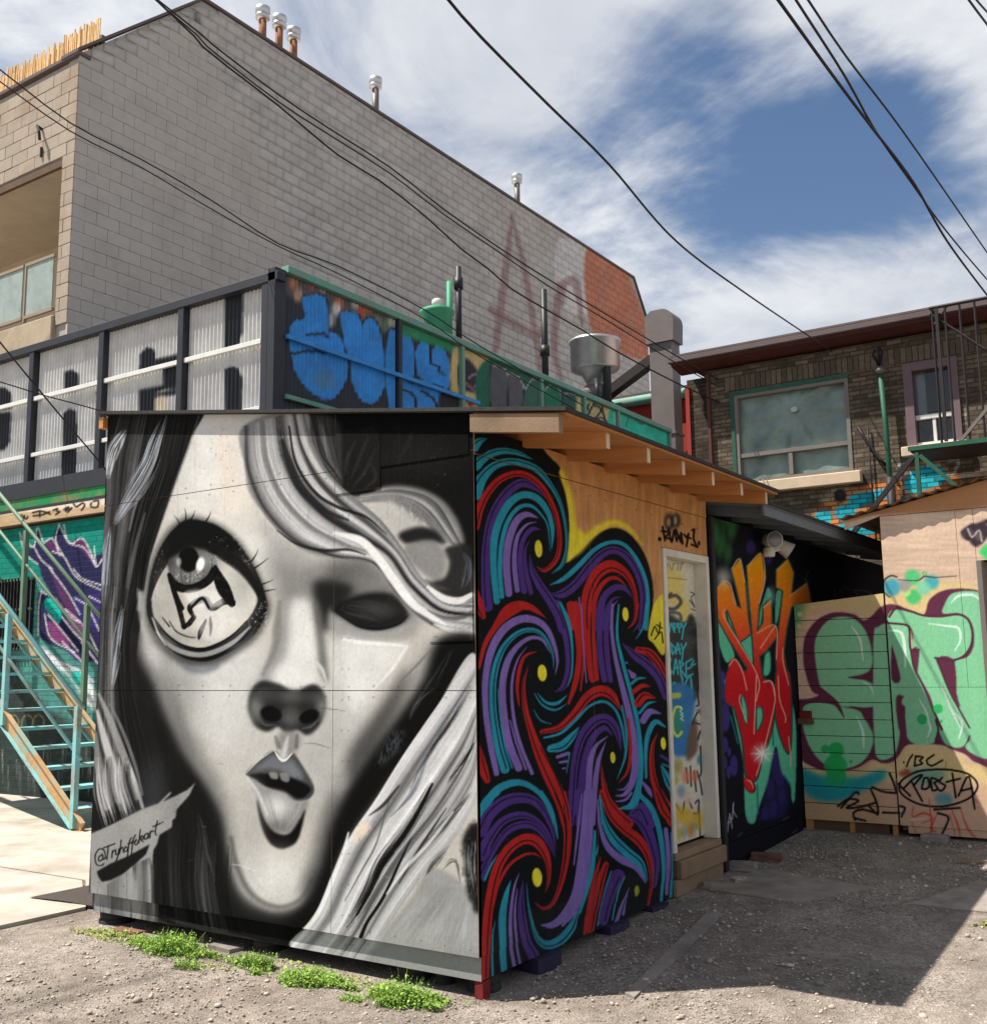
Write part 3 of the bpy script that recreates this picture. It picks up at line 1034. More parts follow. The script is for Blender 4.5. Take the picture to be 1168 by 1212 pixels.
    for _ in range(70):
        x, y = g.uniform(115, 560), g.uniform(540, 1120)
        S([(x, y), (x + g.uniform(-9, 9), y + g.uniform(-3, 3))], [.3, g.uniform(.5, 1.1), .3], float(g.choice([60, 210, 230])), g.uniform(.25, .6), .7)
    for t in np.linspace(0.02, .98, 16):
        for (xa, ya, xb, yb) in ((130, 592, 560, 526), (130, 604, 560, 538), (118, 811, 566, 813), (118, 823, 566, 826), (108, 1042, 566, 1126)):
            c.ell(xa + (xb - xa) * t + g.normal(0, 1), ya + (yb - ya) * t + g.normal(0, .6), .9, .9, 70, .55, .4)
    for y in np.linspace(500, 1120, 18):
        for xo in (-4, 4):
            c.ell(409 + xo + g.normal(0, .5), y, .9, .9, 80, .5, .4)
    # weathering: knocks, screw heads, drips
    c.specks(26, (250, 505, 272, 580), (120, 90, 70), (.4, .9), .7)
    c.specks(160, (110, 760, 260, 1060), 150, (.3, .7), .35)
    c.specks(200, (120, 500, 560, 1120), 60, (.3, .6), .25)
    c.specks(60, (430, 500, 556, 570), 150, (.3, .8), .45)
    P(qA('760,190 860,190 860,470 830,560 770,300'), (236, 214, 192), .3, 5)
    for x0, y0, x1, y1 in ((372, 838, 410, 842), (360, 880, 392, 886), (200, 862, 206, 866)):
        S([(x0, y0), ((x0 + x1) / 2, y0 + 1), (x1, y1)], [.5, 1.2, .4], 90, .6, .7)
    c.specks(1500, (108, 495, 566, 1150), 20, (.25, .7), .22)
    c.specks(700, (108, 495, 566, 1150), 240, (.25, .6), .16)
    c.a[:] = np.clip(c.a, 0, 1) ** 1.22
    c.grain(.05, (2.2, 2.2), 3)
    c.grain(.05, (30, 22), 4)
    return c


CV_FACE = paint_face()
# ------------------------------------------------------------------ painting: swirls in red, teal and purple
q7, q8, q9 = crop(550, 500, 4.867), crop(550, 720, 4.672), crop(560, 940, 4.672)
RED, TEAL, PUR, LAV, YEL = (176, 40, 38), (44, 142, 164), (78, 52, 122), (126, 102, 170), (226, 212, 56)
INK = (22, 24, 26)


def paint_swirl():
    c = Canvas(540, 480, 870, 1190, 1.9, (190, 138, 88))
    nz = vnoise(c.H, c.W, (4 * c.sc, 60 * c.sc), 3, 21)
    c.a *= (.90 + .22 * nz)[..., None]
    c.poly(q7('-60,-200 490,203 540,300 580,420 600,560 597,700 580,808 640,760 700,700 770,640 850,606 930,628 1000,700 1052,800 1082,930 1082,1060 1060,1180')
           + q8('1035,20 1012,150 1040,190 1110,250 1200,330 1250,1400') + q9('1140,700 -60,1300'), INK, 1, .6)
    # yellow glow between the swirls and the bare wood
    c.stroke(q7('500,206 552,290 592,400 612,520 612,650 596,790'), [1, 6, 8, 9, 10, 1], YEL, .85, 5)
    c.stroke(q7('596,790 650,735 720,655 790,600 870,578 950,618 1020,700'), [2, 10, 10, 8, 7, 5, 1], YEL, .85, 5)
    c.poly(q7('600,560 640,600 700,660 640,740 590,800 600,690'), YEL, .9, 3)
    c.poly(q8('1045,-20 1105,-60 1105,250 1040,190 1014,150'), YEL, .95, 1)
    for p in ('1030,150 1050,100 1070,140 1080,80', '1050,170 1085,130 1095,190', '1060,90 1090,110'):
        c.stroke(q8(p), 1.6, INK, .9, .8)
    c.poly(q7('-60,-200 490,203 540,300 580,420 600,560 597,700 580,808 560,700 500,400 300,250'), INK, 1, .6)

    def run(q, col, pts, w):
        wl_ = [x / q.sc for x in w]
        c.stroke(q(pts), wl_, col, 1, .75)
        if max(w) >= 46 and len(wl_) > 2:                   # wide bands are split by a fine dark line
            P = np.array(q(pts))
            T = np.gradient(P, axis=0)
            T /= np.hypot(*T.T)[:, None] + 1e-9
            sd = 1 if (len(pts) % 2) else -1
            off = np.column_stack([-T[:, 1], T[:, 0]]) * (np.array(wl_) * .16 * sd)[:, None]
            splits.append((P + off, [min(1.5, x * .16) for x in wl_]))

    splits = []
    T7 = [
        (TEAL, '50,140 80,110 125,92', [60, 40, 3]),
        (TEAL, '60,245 130,190 210,165 300,176 388,213', [70, 46, 36, 26, 3]),
        (TEAL, '55,410 100,318 170,250 250,226 330,236 420,276 500,370 552,470 581,600 586,720 560,820 500,872', [84, 62, 46, 40, 38, 34, 26, 20, 16, 15, 20, 3]),
        (RED, '60,600 85,500 130,408 200,330 290,295 370,310 450,380 510,490 540,600 545,720 520,800 460,852 414,830', [50, 46, 42, 40, 36, 34, 32, 28, 26, 26, 26, 22, 3]),
        (PUR, '132,1060 120,900 125,700 160,540 230,420 320,350 400,372 462,432', [60, 50, 46, 48, 54, 50, 34, 3]),
        (TEAL, '185,1030 166,850 170,680 202,560 262,460 340,416 420,440 480,520 505,620 500,725', [36, 38, 42, 44, 44, 40, 38, 30, 24, 3]),
        (TEAL, '215,1003 202,850 212,700 248,570 312,490 380,480 440,530 478,600 492,742', [26, 26, 26, 26, 24, 18, 11, 8, 2]),
        (LAV, '254,985 240,830 250,700 290,580 350,530 426,550', [40, 42, 42, 42, 34, 3]),
        (LAV, '302,966 286,830 290,720 312,640 360,586 412,574', [28, 28, 24, 20, 12, 2]),
        (PUR, '342,972 322,850 322,730 350,650 392,612 436,618', [34, 32, 28, 26, 24, 3]),
        (PUR, '382,980 352,850 347,740 372,680', [26, 24, 14, 2]),
        (PUR, '374,760 388,850 428,930 488,1020 540,1110 566,1190', [3, 30, 46, 52, 56, 56]),
        (TEAL, '490,936 570,900 660,820 750,730 840,690 920,706 990,790 1038,900 1054,1020 1044,1190', [3, 26, 28, 24, 22, 22, 22, 22, 22, 20]),
        (PUR, '500,985 560,988 640,930 720,830 800,752 870,736 940,780 1000,880 1026,1000 1012,1190', [4, 50, 52, 52, 46, 42, 42, 40, 36, 28]),
        (RED, '698,1190 694,1080 712,970 762,872 830,828 890,842 942,890 976,970 986,1060 974,1160', [52, 56, 62, 66, 70, 54, 38, 26, 20, 8]),
        (RED, '736,1190 738,1080 762,980 812,912 872,896 934,944', [32, 30, 28, 24, 18, 2]),
        (PUR, '772,1190 778,1090 802,1005 862,952 920,956 966,1010', [40, 40, 38, 36, 28, 3]),
        (PUR, '806,1190 814,1090 852,1018 905,1004', [24, 22, 16, 2]),
        (LAV, '838,1190 850,1070 882,1022', [10, 9, 2]),
        (TEAL, '872,1190 880,1100 892,1050', [8, 6, 2]),
        (TEAL, '528,1048 560,1110 592,1180', [26, 32, 24]),
        (RED, '598,1046 620,1180', [24, 34]), (RED, '640,1036 660,1180', [16, 24]), (LAV, '658,1010 672,1180', [9, 10]),
        (RED, '172,1180 238,1080 310,1046 390,1066 466,1126', [32, 42, 38, 26, 3]),
        (RED, '66,950 84,1060 108,1120', [8, 56, 26]),
    ]
    T8 = [
        (RED, '78,330 116,190 190,80 270,20 340,-6 440,46', [16, 26, 32, 32, 26, 3]),
        (LAV, '176,912 142,750 116,560 116,380 152,220 222,110 310,60 390,66 450,110 490,190 512,290 500,365', [30, 34, 32, 36, 42, 44, 42, 38, 32, 24, 15, 3]),
        (TEAL, '222,888 184,750 157,560 157,400 188,270 242,180 320,125 400,126 455,180 486,260 490,335', [52, 46, 38, 38, 36, 30, 26, 22, 17, 11, 3]),
        (LAV, '298,882 246,750 217,600 208,430 238,290 300,202 370,162 430,176 472,244', [42, 42, 42, 38, 36, 26, 20, 15, 3]),
        (TEAL, '262,882 222,760 196,600 184,450', [9, 9, 8, 5]),
        (LAV, '372,912 310,760 270,600 260,420 290,290 342,214', [20, 20, 18, 15, 10, 3]),
        (LAV, '338,890 290,760 250,620', [12, 11, 8]),
        (RED, '396,238 332,265 302,340 290,440 300,540', [3, 16, 20, 18, 5]),
        (RED, '350,318 326,420 336,560 372,690 412,800 470,930 530,1060 566,1190', [3, 18, 28, 40, 56, 70, 66, 60]),
        (PUR, '512,-20 548,80 572,200 577,330 548,430 498,462', [54, 56, 46, 42, 32, 4]),
        (TEAL, '526,-20 570,70 593,200 592,350 570,432', [26, 22, 13, 10, 3]),
        (TEAL, '400,468 450,520 510,525 566,480', [3, 14, 18, 3]),
        (TEAL, '384,470 430,535 500,562 560,530', [3, 11, 11, 3]),
        (TEAL, '380,560 420,620 480,640', [3, 7, 3]),
        (RED, '588,-20 620,120 632,260 614,400 574,525', [42, 34, 30, 32, 14]),
        (RED, '624,-20 648,130 658,280 640,455', [18, 18, 16, 8]),
        (LAV, '646,-20 652,150 672,410', [7, 7, 7]),
        (RED, '678,-20 676,100 688,250 706,392', [38, 40, 42, 38]), (RED, '716,-20 710,150 730,392', [22, 24, 22]),
        (PUR, '762,-20 746,120 747,250 772,396', [26, 30, 34, 30]), (PUR, '800,-10 782,120 787,260 806,400', [20, 26, 30, 26]),
        (LAV, '816,-20 812,120 830,260 862,400 902,560 932,720 942,860 922,970 882,1030 834,1036', [15, 18, 22, 28, 36, 40, 40, 36, 20, 4]),
        (TEAL, '850,-20 842,150 870,290 912,450 952,620 972,800 967,950 930,1080 866,1106', [9, 15, 20, 22, 24, 26, 32, 40, 6]),
        (RED, '902,610 916,780 900,900 850,966', [14, 18, 15, 3]),
        (TEAL, '868,540 892,680 886,820 842,944', [10, 15, 13, 3]),
        (LAV, '842,1002 880,1000 905,960', [3, 10, 3]),
        (RED, '952,-20 938,70 902,112', [22, 15, 3]), (PUR, '978,-20 972,70 928,134', [20, 17, 3]), (TEAL, '1006,-20 992,90 948,168', [18, 15, 3]),
        (RED, '955,228 1020,246 1072,306 1110,376', [30, 46, 46, 34]),
        (PUR, '868,190 940,260 1010,312 1072,384 1112,490', [3, 44, 48, 48, 36]),
        (LAV, '905,342 930,372', [8, 34]), (TEAL, '892,300 896,302', [12, 10]),
        (TEAL, '922,416 958,388 1004,386', [15, 15, 3]), (RED, '932,462 980,428 1024,432', [26, 24, 4]),
        (RED, '958,524 992,484 1050,494', [46, 46, 8]), (TEAL, '966,578 1010,528 1058,516', [17, 16, 3]),
        (LAV, '986,620 1022,572 1084,582', [38, 36, 3]),
        (TEAL, '1002,935 1000,800 1012,700 1052,628 1108,655', [14, 20, 28, 28, 8]),
        (RED, '1066,690 1036,770 1036,900 1062,1000 1112,1105 1150,1180', [3, 20, 32, 44, 64, 60]),
        (TEAL, '1088,876 1128,955 1150,1005', [14, 50, 40]), (PUR, '1084,815 1140,850', [14, 18]), (TEAL, '1090,860 1140,880', [6, 10]),
        (RED, '426,682 520,660 600,590 680,490 750,456 812,482 864,566', [24, 32, 42, 54, 60, 48, 4]),
        (TEAL, '438,716 530,690 610,620 690,540 770,516 832,562 870,660 884,772', [10, 15, 16, 14, 14, 14, 13, 6]),
        (TEAL, '474,776 540,760 600,700 632,656', [40, 54, 34, 4]),
        (LAV, '512,822 570,802', [18, 20]), (LAV, '524,852 562,846', [12, 16]), (LAV, '540,886 556,884', [8, 8]), (TEAL, '562,910 580,800', [4, 8]),
        (PUR, '586,1190 596,1000 612,830 652,702 720,622 790,612 842,680 862,784', [34, 38, 42, 48, 54, 46, 38, 5]),
        (PUR, '626,1190 642,1000 662,850 704,722 770,662 818,704', [30, 36, 40, 36, 28, 3]),
        (LAV, '664,1190 682,1000 694,850 724,762 792,706', [34, 36, 32, 20, 3]),
        (LAV, '706,1190 718,1000 738,850 778,738', [30, 30, 24, 3]),
        (RED, '754,856 766,960 792,1060 850,1140 905,1190', [3, 22, 38, 54, 56]),
        (TEAL, '744,1036 764,1190', [8, 18]), (LAV, '734,1056 742,1190', [6, 12]),
        (LAV, '985,965 1018,1010 1034,1046', [14, 26, 4]), (TEAL, '970,1036 1028,1096 1066,1190', [22, 28, 28]),
        (PUR, '925,1130 975,1105 1020,1190', [30, 60, 66]),
        (TEAL, '88,1140 160,1022 240,972 320,966 400,1010 452,1080 492,1190', [44, 44, 40, 32, 26, 20, 12]),
        (RED, '82,760 100,880 124,950', [10, 52, 34]),
    ]
    T9 = [
        (TEAL, '38,100 80,30 132,-8', [44, 42, 32]), (TEAL, '372,-6 422,70 452,160 467,245', [32, 26, 18, 6]),
        (PUR, '44,205 90,112 170,42 260,20 340,40 402,112 442,212 452,305', [66, 64, 64, 58, 48, 36, 20, 4]),
        (PUR, '44,335 90,242 160,152 250,116 330,132 402,202 442,302 452,355', [74, 54, 44, 40, 32, 24, 12, 3]),
        (PUR, '50,445 100,332 180,212 270,168 350,186 412,262 444,334', [54, 32, 38, 42, 34, 20, 3]),
        (TEAL, '62,475 100,390 132,338', [12, 11, 3]),
        (RED, '66,1010 72,800 90,600 130,420 190,312 270,252 340,256 390,312 416,390 416,480 398,544', [52, 52, 52, 54, 54, 56, 60, 48, 30, 17, 3]),
        (RED, '108,630 140,500 200,392 280,336 340,330 376,352', [10, 14, 17, 15, 10, 2]),
        (TEAL, '176,1010 166,850 162,680 182,560 208,476', [32, 38, 42, 28, 3]),
        (TEAL, '112,1010 106,800 122,700', [14, 9, 3]),
        (LAV, '238,985 212,840 206,680 226,520 254,438', [20, 20, 19, 13, 3]), (LAV, '268,965 242,820 230,660 244,520', [14, 14, 13, 3]),
        (PUR, '345,905 292,800 267,650 270,540 277,478', [64, 52, 42, 22, 3]),
        (TEAL, '295,495 306,620 342,765 400,832 480,812 545,740 578,655', [4, 10, 22, 44, 52, 46, 18]),
        (RED, '342,598 390,632 440,602 482,500 512,350 518,200 494,80 458,-10', [3, 15, 20, 26, 34, 40, 50, 56]),
        (RED, '448,612 500,480 534,300 534,150 506,-10', [4, 8, 12, 14, 16]),
        (PUR, '552,-10 560,100', [56, 30]), (LAV, '556,390 578,200 600,0', [8, 13, 6]),
        (LAV, '378,724 440,722 500,672 562,560 592,400 612,200 628,-10', [8, 38, 44, 44, 42, 38, 34]),
        (LAV, '498,724 560,640 612,500 638,300 656,-10', [18, 36, 36, 34, 36]),
        (TEAL, '588,655 632,520 662,380 672,205', [16, 21, 26, 14]), (TEAL, '680,330 690,285', [12, 6]),
        (RED, '620,770 642,620 672,460 706,346', [20, 25, 21, 4]), (RED, '652,755 674,620 704,480 734,388', [38, 42, 46, 30]),
        (TEAL, '692,725 722,560 762,426', [10, 11, 7]),
        (PUR, '722,700 754,560 800,450', [52, 62, 72]), (TEAL, '772,695 802,540 838,456', [8, 9, 6]),
        (LAV, '792,715 822,620 862,516', [22, 15, 3]), (LAV, '832,665 852,560', [14, 4]),
        (LAV, '690,60 702,180 742,290 820,362 900,402 952,484', [8, 18, 34, 40, 36, 12]),
        (TEAL, '706,16 722,140 772,242 850,322 922,382 962,474', [6, 26, 50, 54, 44, 8]),
        (RED, '714,-10 762,110 832,190 912,252 967,342 988,480 970,610', [36, 44, 50, 54, 40, 22, 16]),
        (PUR, '868,122 932,152 982,252 1012,380 1002,510', [26, 64, 54, 40, 20]),
        (TEAL, '928,12 992,90 1032,220 1052,400 1042,590', [24, 28, 30, 22, 15]),
        (LAV, '1064,195 1078,350 1072,550', [24, 24, 18]), (TEAL, '1096,215 1102,400 1094,570', [14, 16, 16]),
        (RED, '1022,-10 1062,90 1110,150', [54, 64, 36]),
        (LAV, '788,40 840,32 874,-6', [4, 13, 13]), (TEAL, '808,80 880,62 914,-6', [5, 36, 32]),
    ]
    for q, T in ((q7, T7), (q8, T8), (q9, T9)):
        for col, pts, w in T:
            run(q, col, pts, w)
    for P, w in splits:
        c.stroke(P, w, INK, .95, .7)
    # fine dark seams that split the wide bands
    for q, pts in ((q7, '70,205 150,150 230,140 330,165'), (q7, '75,300 150,225 240,200 330,210'), (q8, '418,770 500,920 560,1080 575,1168'), (q8, '1000,245 1060,310 1105,390'),
                   (q9, '500,60 515,200 508,360 480,500'), (q9, '1050,20 1080,80 1105,110'), (q8, '1055,900 1085,1010 1140,1120'), (q8, '700,20 698,150 712,390')):
        c.stroke(q(pts), [1, 1.6, 1.6, 1], INK, .95, .7)
    for q, x, y, rx, ry in ((q7, 425, 727, 21, 50), (q7, 925, 1105, 18, 40), (q8, 428, 357, 25, 46), (q8, 818, 825, 14, 31), (q8, 1097, 747, 14, 34), (q9, 353, 460, 27, 52)):
        (px, py), = q('%g,%g' % (x, y))
        c.ell(px, py, (rx + 9) / q.sc, (ry + 12) / q.sc, INK, 1, .08)
        c.ell(px, py, rx / q.sc, ry / q.sc, YEL, 1, .08, -.08)
    (px, py), = q9('905,535')
    c.ell(px, py, 3, 6.5, (176, 170, 40), .9, .2)
    # tag sprayed over the door head
    for x, y, r in ((792, 618, 6), (800, 616, 5)):
        c.ell(x, y, r, r * 1.7, (40, 38, 38), .85, .5)
    c.ell(791, 618, 2.4, 5, (190, 160, 120), .7, .5)
    c.ell(799, 616, 2, 5, (200, 180, 150), .7, .5)
    qm = crop(765, 590, 5.05)
    for p in ('95,170 110,250', '90,195 140,205 110,230 150,245', '130,180 150,260 165,190 180,255', '175,185 205,260', '185,240 210,215', '205,205 215,270',
              '225,215 240,235 250,210 238,285', '255,235 262,238', '272,190 285,185 280,240 300,285', '268,275 305,290'):
        c.stroke(qm(p), 2.6, (20, 20, 20), .95, .8)
    c.ell(780.5, 638, 2.3, 2.6, (20, 20, 20), .95, .2)
    c.ell(827, 643, 1.6, 3, (20, 20, 20), .95, .2)
    g = np.random.default_rng(5)
    for _ in range(160):                                    # scuffs, dust and old drips
        x, y = g.uniform(566, 800), g.uniform(540, 1130)
        c.stroke([(x, y), (x + g.uniform(-2, 2), y + g.uniform(3, 26))], [.3, g.uniform(.5, 1.4), .3], (150, 140, 130), g.uniform(.04, .2), 1)
    c.specks(260, (564, 530, 800, 1140), (190, 180, 165), (.3, .8), .35)
    c.poly(q9('0,820 1110,360 1120,620 60,1120'), (120, 112, 104), .12, 8)
    for t in np.linspace(.03, .97, 15):
        for xa, ya, xb, yb in ((566, 1126, 797, 1028), (564, 546, 833, 628)):
            c.ell(xa + (xb - xa) * t, ya + (yb - ya) * t, .8, .9, (70, 56, 44), .6, .4)
    c.grain(.08, (3, 26), 18)
    c.grain(.05, (2, 2), 8)
    c.grain(.06, (26, 26), 9)
    return c


CV_SWIRL = paint_swirl()
# ------------------------------------------------------------------ painting: burner letters on the dark shed
qJ, qK = crop(830, 600, 5.27), crop(830, 800, 5.27)


def paint_burner():
    c = Canvas(828, 570, 1070, 1040, 1.9, (26, 26, 34))
    MINT = (96, 190, 150)
    # bubbles and smoky green in the dark
    for i in range(14):
        c.air(842 + (i * 7) % 30, 612 + (i * 13) % 46, 4, 10, (52, 104, 60), .7)
    for p in ('70,60 90,200 80,260', '150,80 190,130 170,180', '120,60 140,140', '170,70 200,110'):
        c.stroke(qJ(p), [2, 7, 2], (52, 110, 62), .6, 3)
    for x, y, rx, ry in ((310, 250, 30, 42), (420, 300, 26, 60), (120, 1060, 22, 50), (140, 1180, 24, 50)):
        (a, b), = qJ('%g,%g' % (x, y))
        c.ell(a, b, rx / 5.27, ry / 5.27, (64, 48, 116), .8, .3)
    for x, y, rx, ry in ((135, 60, 25, 90), (150, 260, 30, 90), (148, 430, 20, 50), (175, 475, 12, 28), (145, 540, 18, 44), (205, 560, 24, 64),
                         (172, 600, 14, 40), (135, 625, 16, 46), (470, 560, 30, 90), (430, 700, 22, 60), (505, 750, 22, 50), (450, 830, 24, 50), (490, 640, 26, 50), (400, 860, 20, 40)):
        (a, b), = qK('%g,%g' % (x, y))
        c.ell(a, b, rx / 5.27, ry / 5.27, (72, 56, 132), .85, .12)
    # pale letters far back on the dark wall
    for p in ('650,560 655,440 670,400', '640,450 685,470'):
        c.stroke(qJ(p), 1.2, (150, 140, 110), .5, 1)
    qg = crop(930, 680, 4.908)
    for p in ('280,80 290,130 320,90 330,140', '340,80 400,95 420,160', '400,90 480,100 520,150'):
        c.stroke(qg(p), 1.6, (120, 112, 92), .55, 1)
    # mint shadow
    c.poly(qJ('90,640 125,690 160,800 210,930 160,970 120,880 95,760'), MINT, 1, .7)
    c.poly(qJ('160,640 215,700 235,840 200,820'), MINT, 1, .7)
    c.poly(qJ('265,490 300,500 310,640 290,640'), MINT, .9, .7)
    c.poly(qJ('385,590 415,500 440,560 395,620 360,790 350,700'), MINT, .9, .7)
    c.poly(qJ('240,860 310,800 320,980'), MINT, 1, .7)
    c.poly(qJ('470,530 505,520 480,700 460,720'), MINT, .9, .7)
    c.poly(qK('150,20 190,180 225,340 260,520 268,650 275,850 300,920 335,915 350,860 372,790 420,650 465,440 500,600 555,680 562,760 585,770 590,300 520,100 300,0'), MINT, 1, .7)
    c.poly(qK('465,470 420,650 370,860 355,900 520,870 545,700 500,600'), (48, 40, 92), .75, 2)
    for p in ('185,250 230,420', '350,680 355,860', '445,330 450,430', '520,620 555,680'):
        c.stroke(qK(p), 2.2, (34, 120, 132), .8, 1.2)

    def fire(X, Y):
        t = np.clip((Y - 655) / 150.0, 0, 1)
        st = np.array([[238, 168, 20], [236, 122, 36], [222, 62, 44], [196, 30, 40]], np.float32) / 255
        xs = np.array([0, .4, .75, 1.0])
        r = np.stack([np.interp(t, xs, st[:, i]) for i in range(3)], -1)
        return np.broadcast_to(r, (Y.shape[0], X.shape[1], 3)).astype(np.float32)
    EDGE = (20, 74, 76)
    letters = [qJ('98,600 100,500 138,455 180,492 222,620 252,635 192,390 245,322 275,480 292,690 308,790 240,845 165,640 152,650 160,710 352,1050 345,1230 300,1230 285,1000 178,830 108,700'),
               qJ('285,372 374,287 400,440 362,600 348,782 388,722 390,620 436,572 440,742 466,742 472,810 402,902 362,930 390,1110 335,1060 318,760 300,560'),
               qJ('470,392 540,322 577,410 562,545 662,470 690,610 562,622 532,760 514,900 542,1100 545,1230 478,1230 468,900 492,700 512,522 470,502'),
               qJ('178,975 215,950 258,1020 290,1140 345,1050 392,1092 440,1100 470,1230 170,1230') + [],
               qK('165,-20 200,165 258,400 282,622 340,650 380,520 440,335 457,190 447,80 402,20 350,20 345,-20'),
               qK('470,-20 545,-20 562,250 548,480 490,362 463,200')]
    for i, P_ in enumerate(letters):
        Q = P_ + P_[:1]
        c.stroke(Q, 3.4, EDGE, .95, 1, i > 2)
    for i, P_ in enumerate(letters):
        c.poly(P_, fire, 1, .8, i > 2)
    for q, p in ((qK, '248,130 265,130 290,220 285,300 262,260'), (qK, '345,200 375,195 385,260 355,340 345,330'), (qJ, '395,925 430,900 432,1030 388,1050')):
        c.poly(q(p), MINT, 1, .7)
        c.stroke(q(p) + q(p)[:1], 1.4, EDGE, .9, .8)
    # thin pale outlines and highlights
    LN = (236, 178, 150)
    for q, p in ((qJ, '215,610 180,480 140,460'), (qJ, '192,385 240,325 272,470'), (qJ, '150,640 150,700 350,1050 345,1210'), (qJ, '290,370 374,292 398,440 362,600'),
                 (qJ, '390,625 432,590'), (qJ, '350,785 465,742 470,950'), (qJ, '370,880 460,745'), (qJ, '475,395 538,335'), (qJ, '555,555 655,480'), (qJ, '175,990 210,950 255,1020 285,1140'),
                 (qJ, '392,1092 440,1090 460,1180'), (qJ, '510,880 510,960 545,1110'), (qK, '392,40 425,30 455,80 455,190 380,500 345,620'), (qK, '245,120 240,160 285,290'),
                 (qK, '330,360 345,0'), (qK, '480,0 490,150 525,250 525,290'), (qK, '545,380 560,520 555,560')):
        c.stroke(q(p), 1.5, LN, .85, .8)
    (a, b), = qK('302,682')
    c.ell(a, b, 6.2, 10.5, (130, 24, 32), 1, .1, -.5)
    c.ell(a - .6, b - .8, 4.8, 8.8, (214, 40, 44), 1, .1, -.5)
    c.stroke(qK('280,650 310,660 325,700'), [.6, 1.6, .6], (240, 190, 180), .9, .8)
    (a, b), = qK('380,485')
    c.air(a, b, 9, 9, (240, 235, 225), .75)
    for k in range(8):
        t = math.pi * k / 4
        c.stroke([(a, b), (a + math.cos(t) * 14, b + math.sin(t) * 13)], [2, .3], (245, 240, 230), .9, .8)
    (a, b), = qJ('140,440')
    c.air(a, b, 8, 10, (214, 208, 196), .7)
    (a, b), = qJ('440,555')
    c.air(a, b, 4, 9, (150, 190, 190), .6)
    for p in ('150,870 165,975', '165,975 175,880', '158,920 185,910', '178,860 195,950', '178,860 192,900 202,800', '202,790 200,840 222,880'):
        c.stroke(qK(p), 1.3, (176, 170, 186), .85, .8)
    for p in ('230,1000 255,980', '510,900 545,880', '560,980 590,960'):
        c.stroke(qK(p), 1.5, (120, 130, 130), .5, 1)
    c.grain(.08, (2, 2), 12)
    return c


CV_BURN = paint_burner()


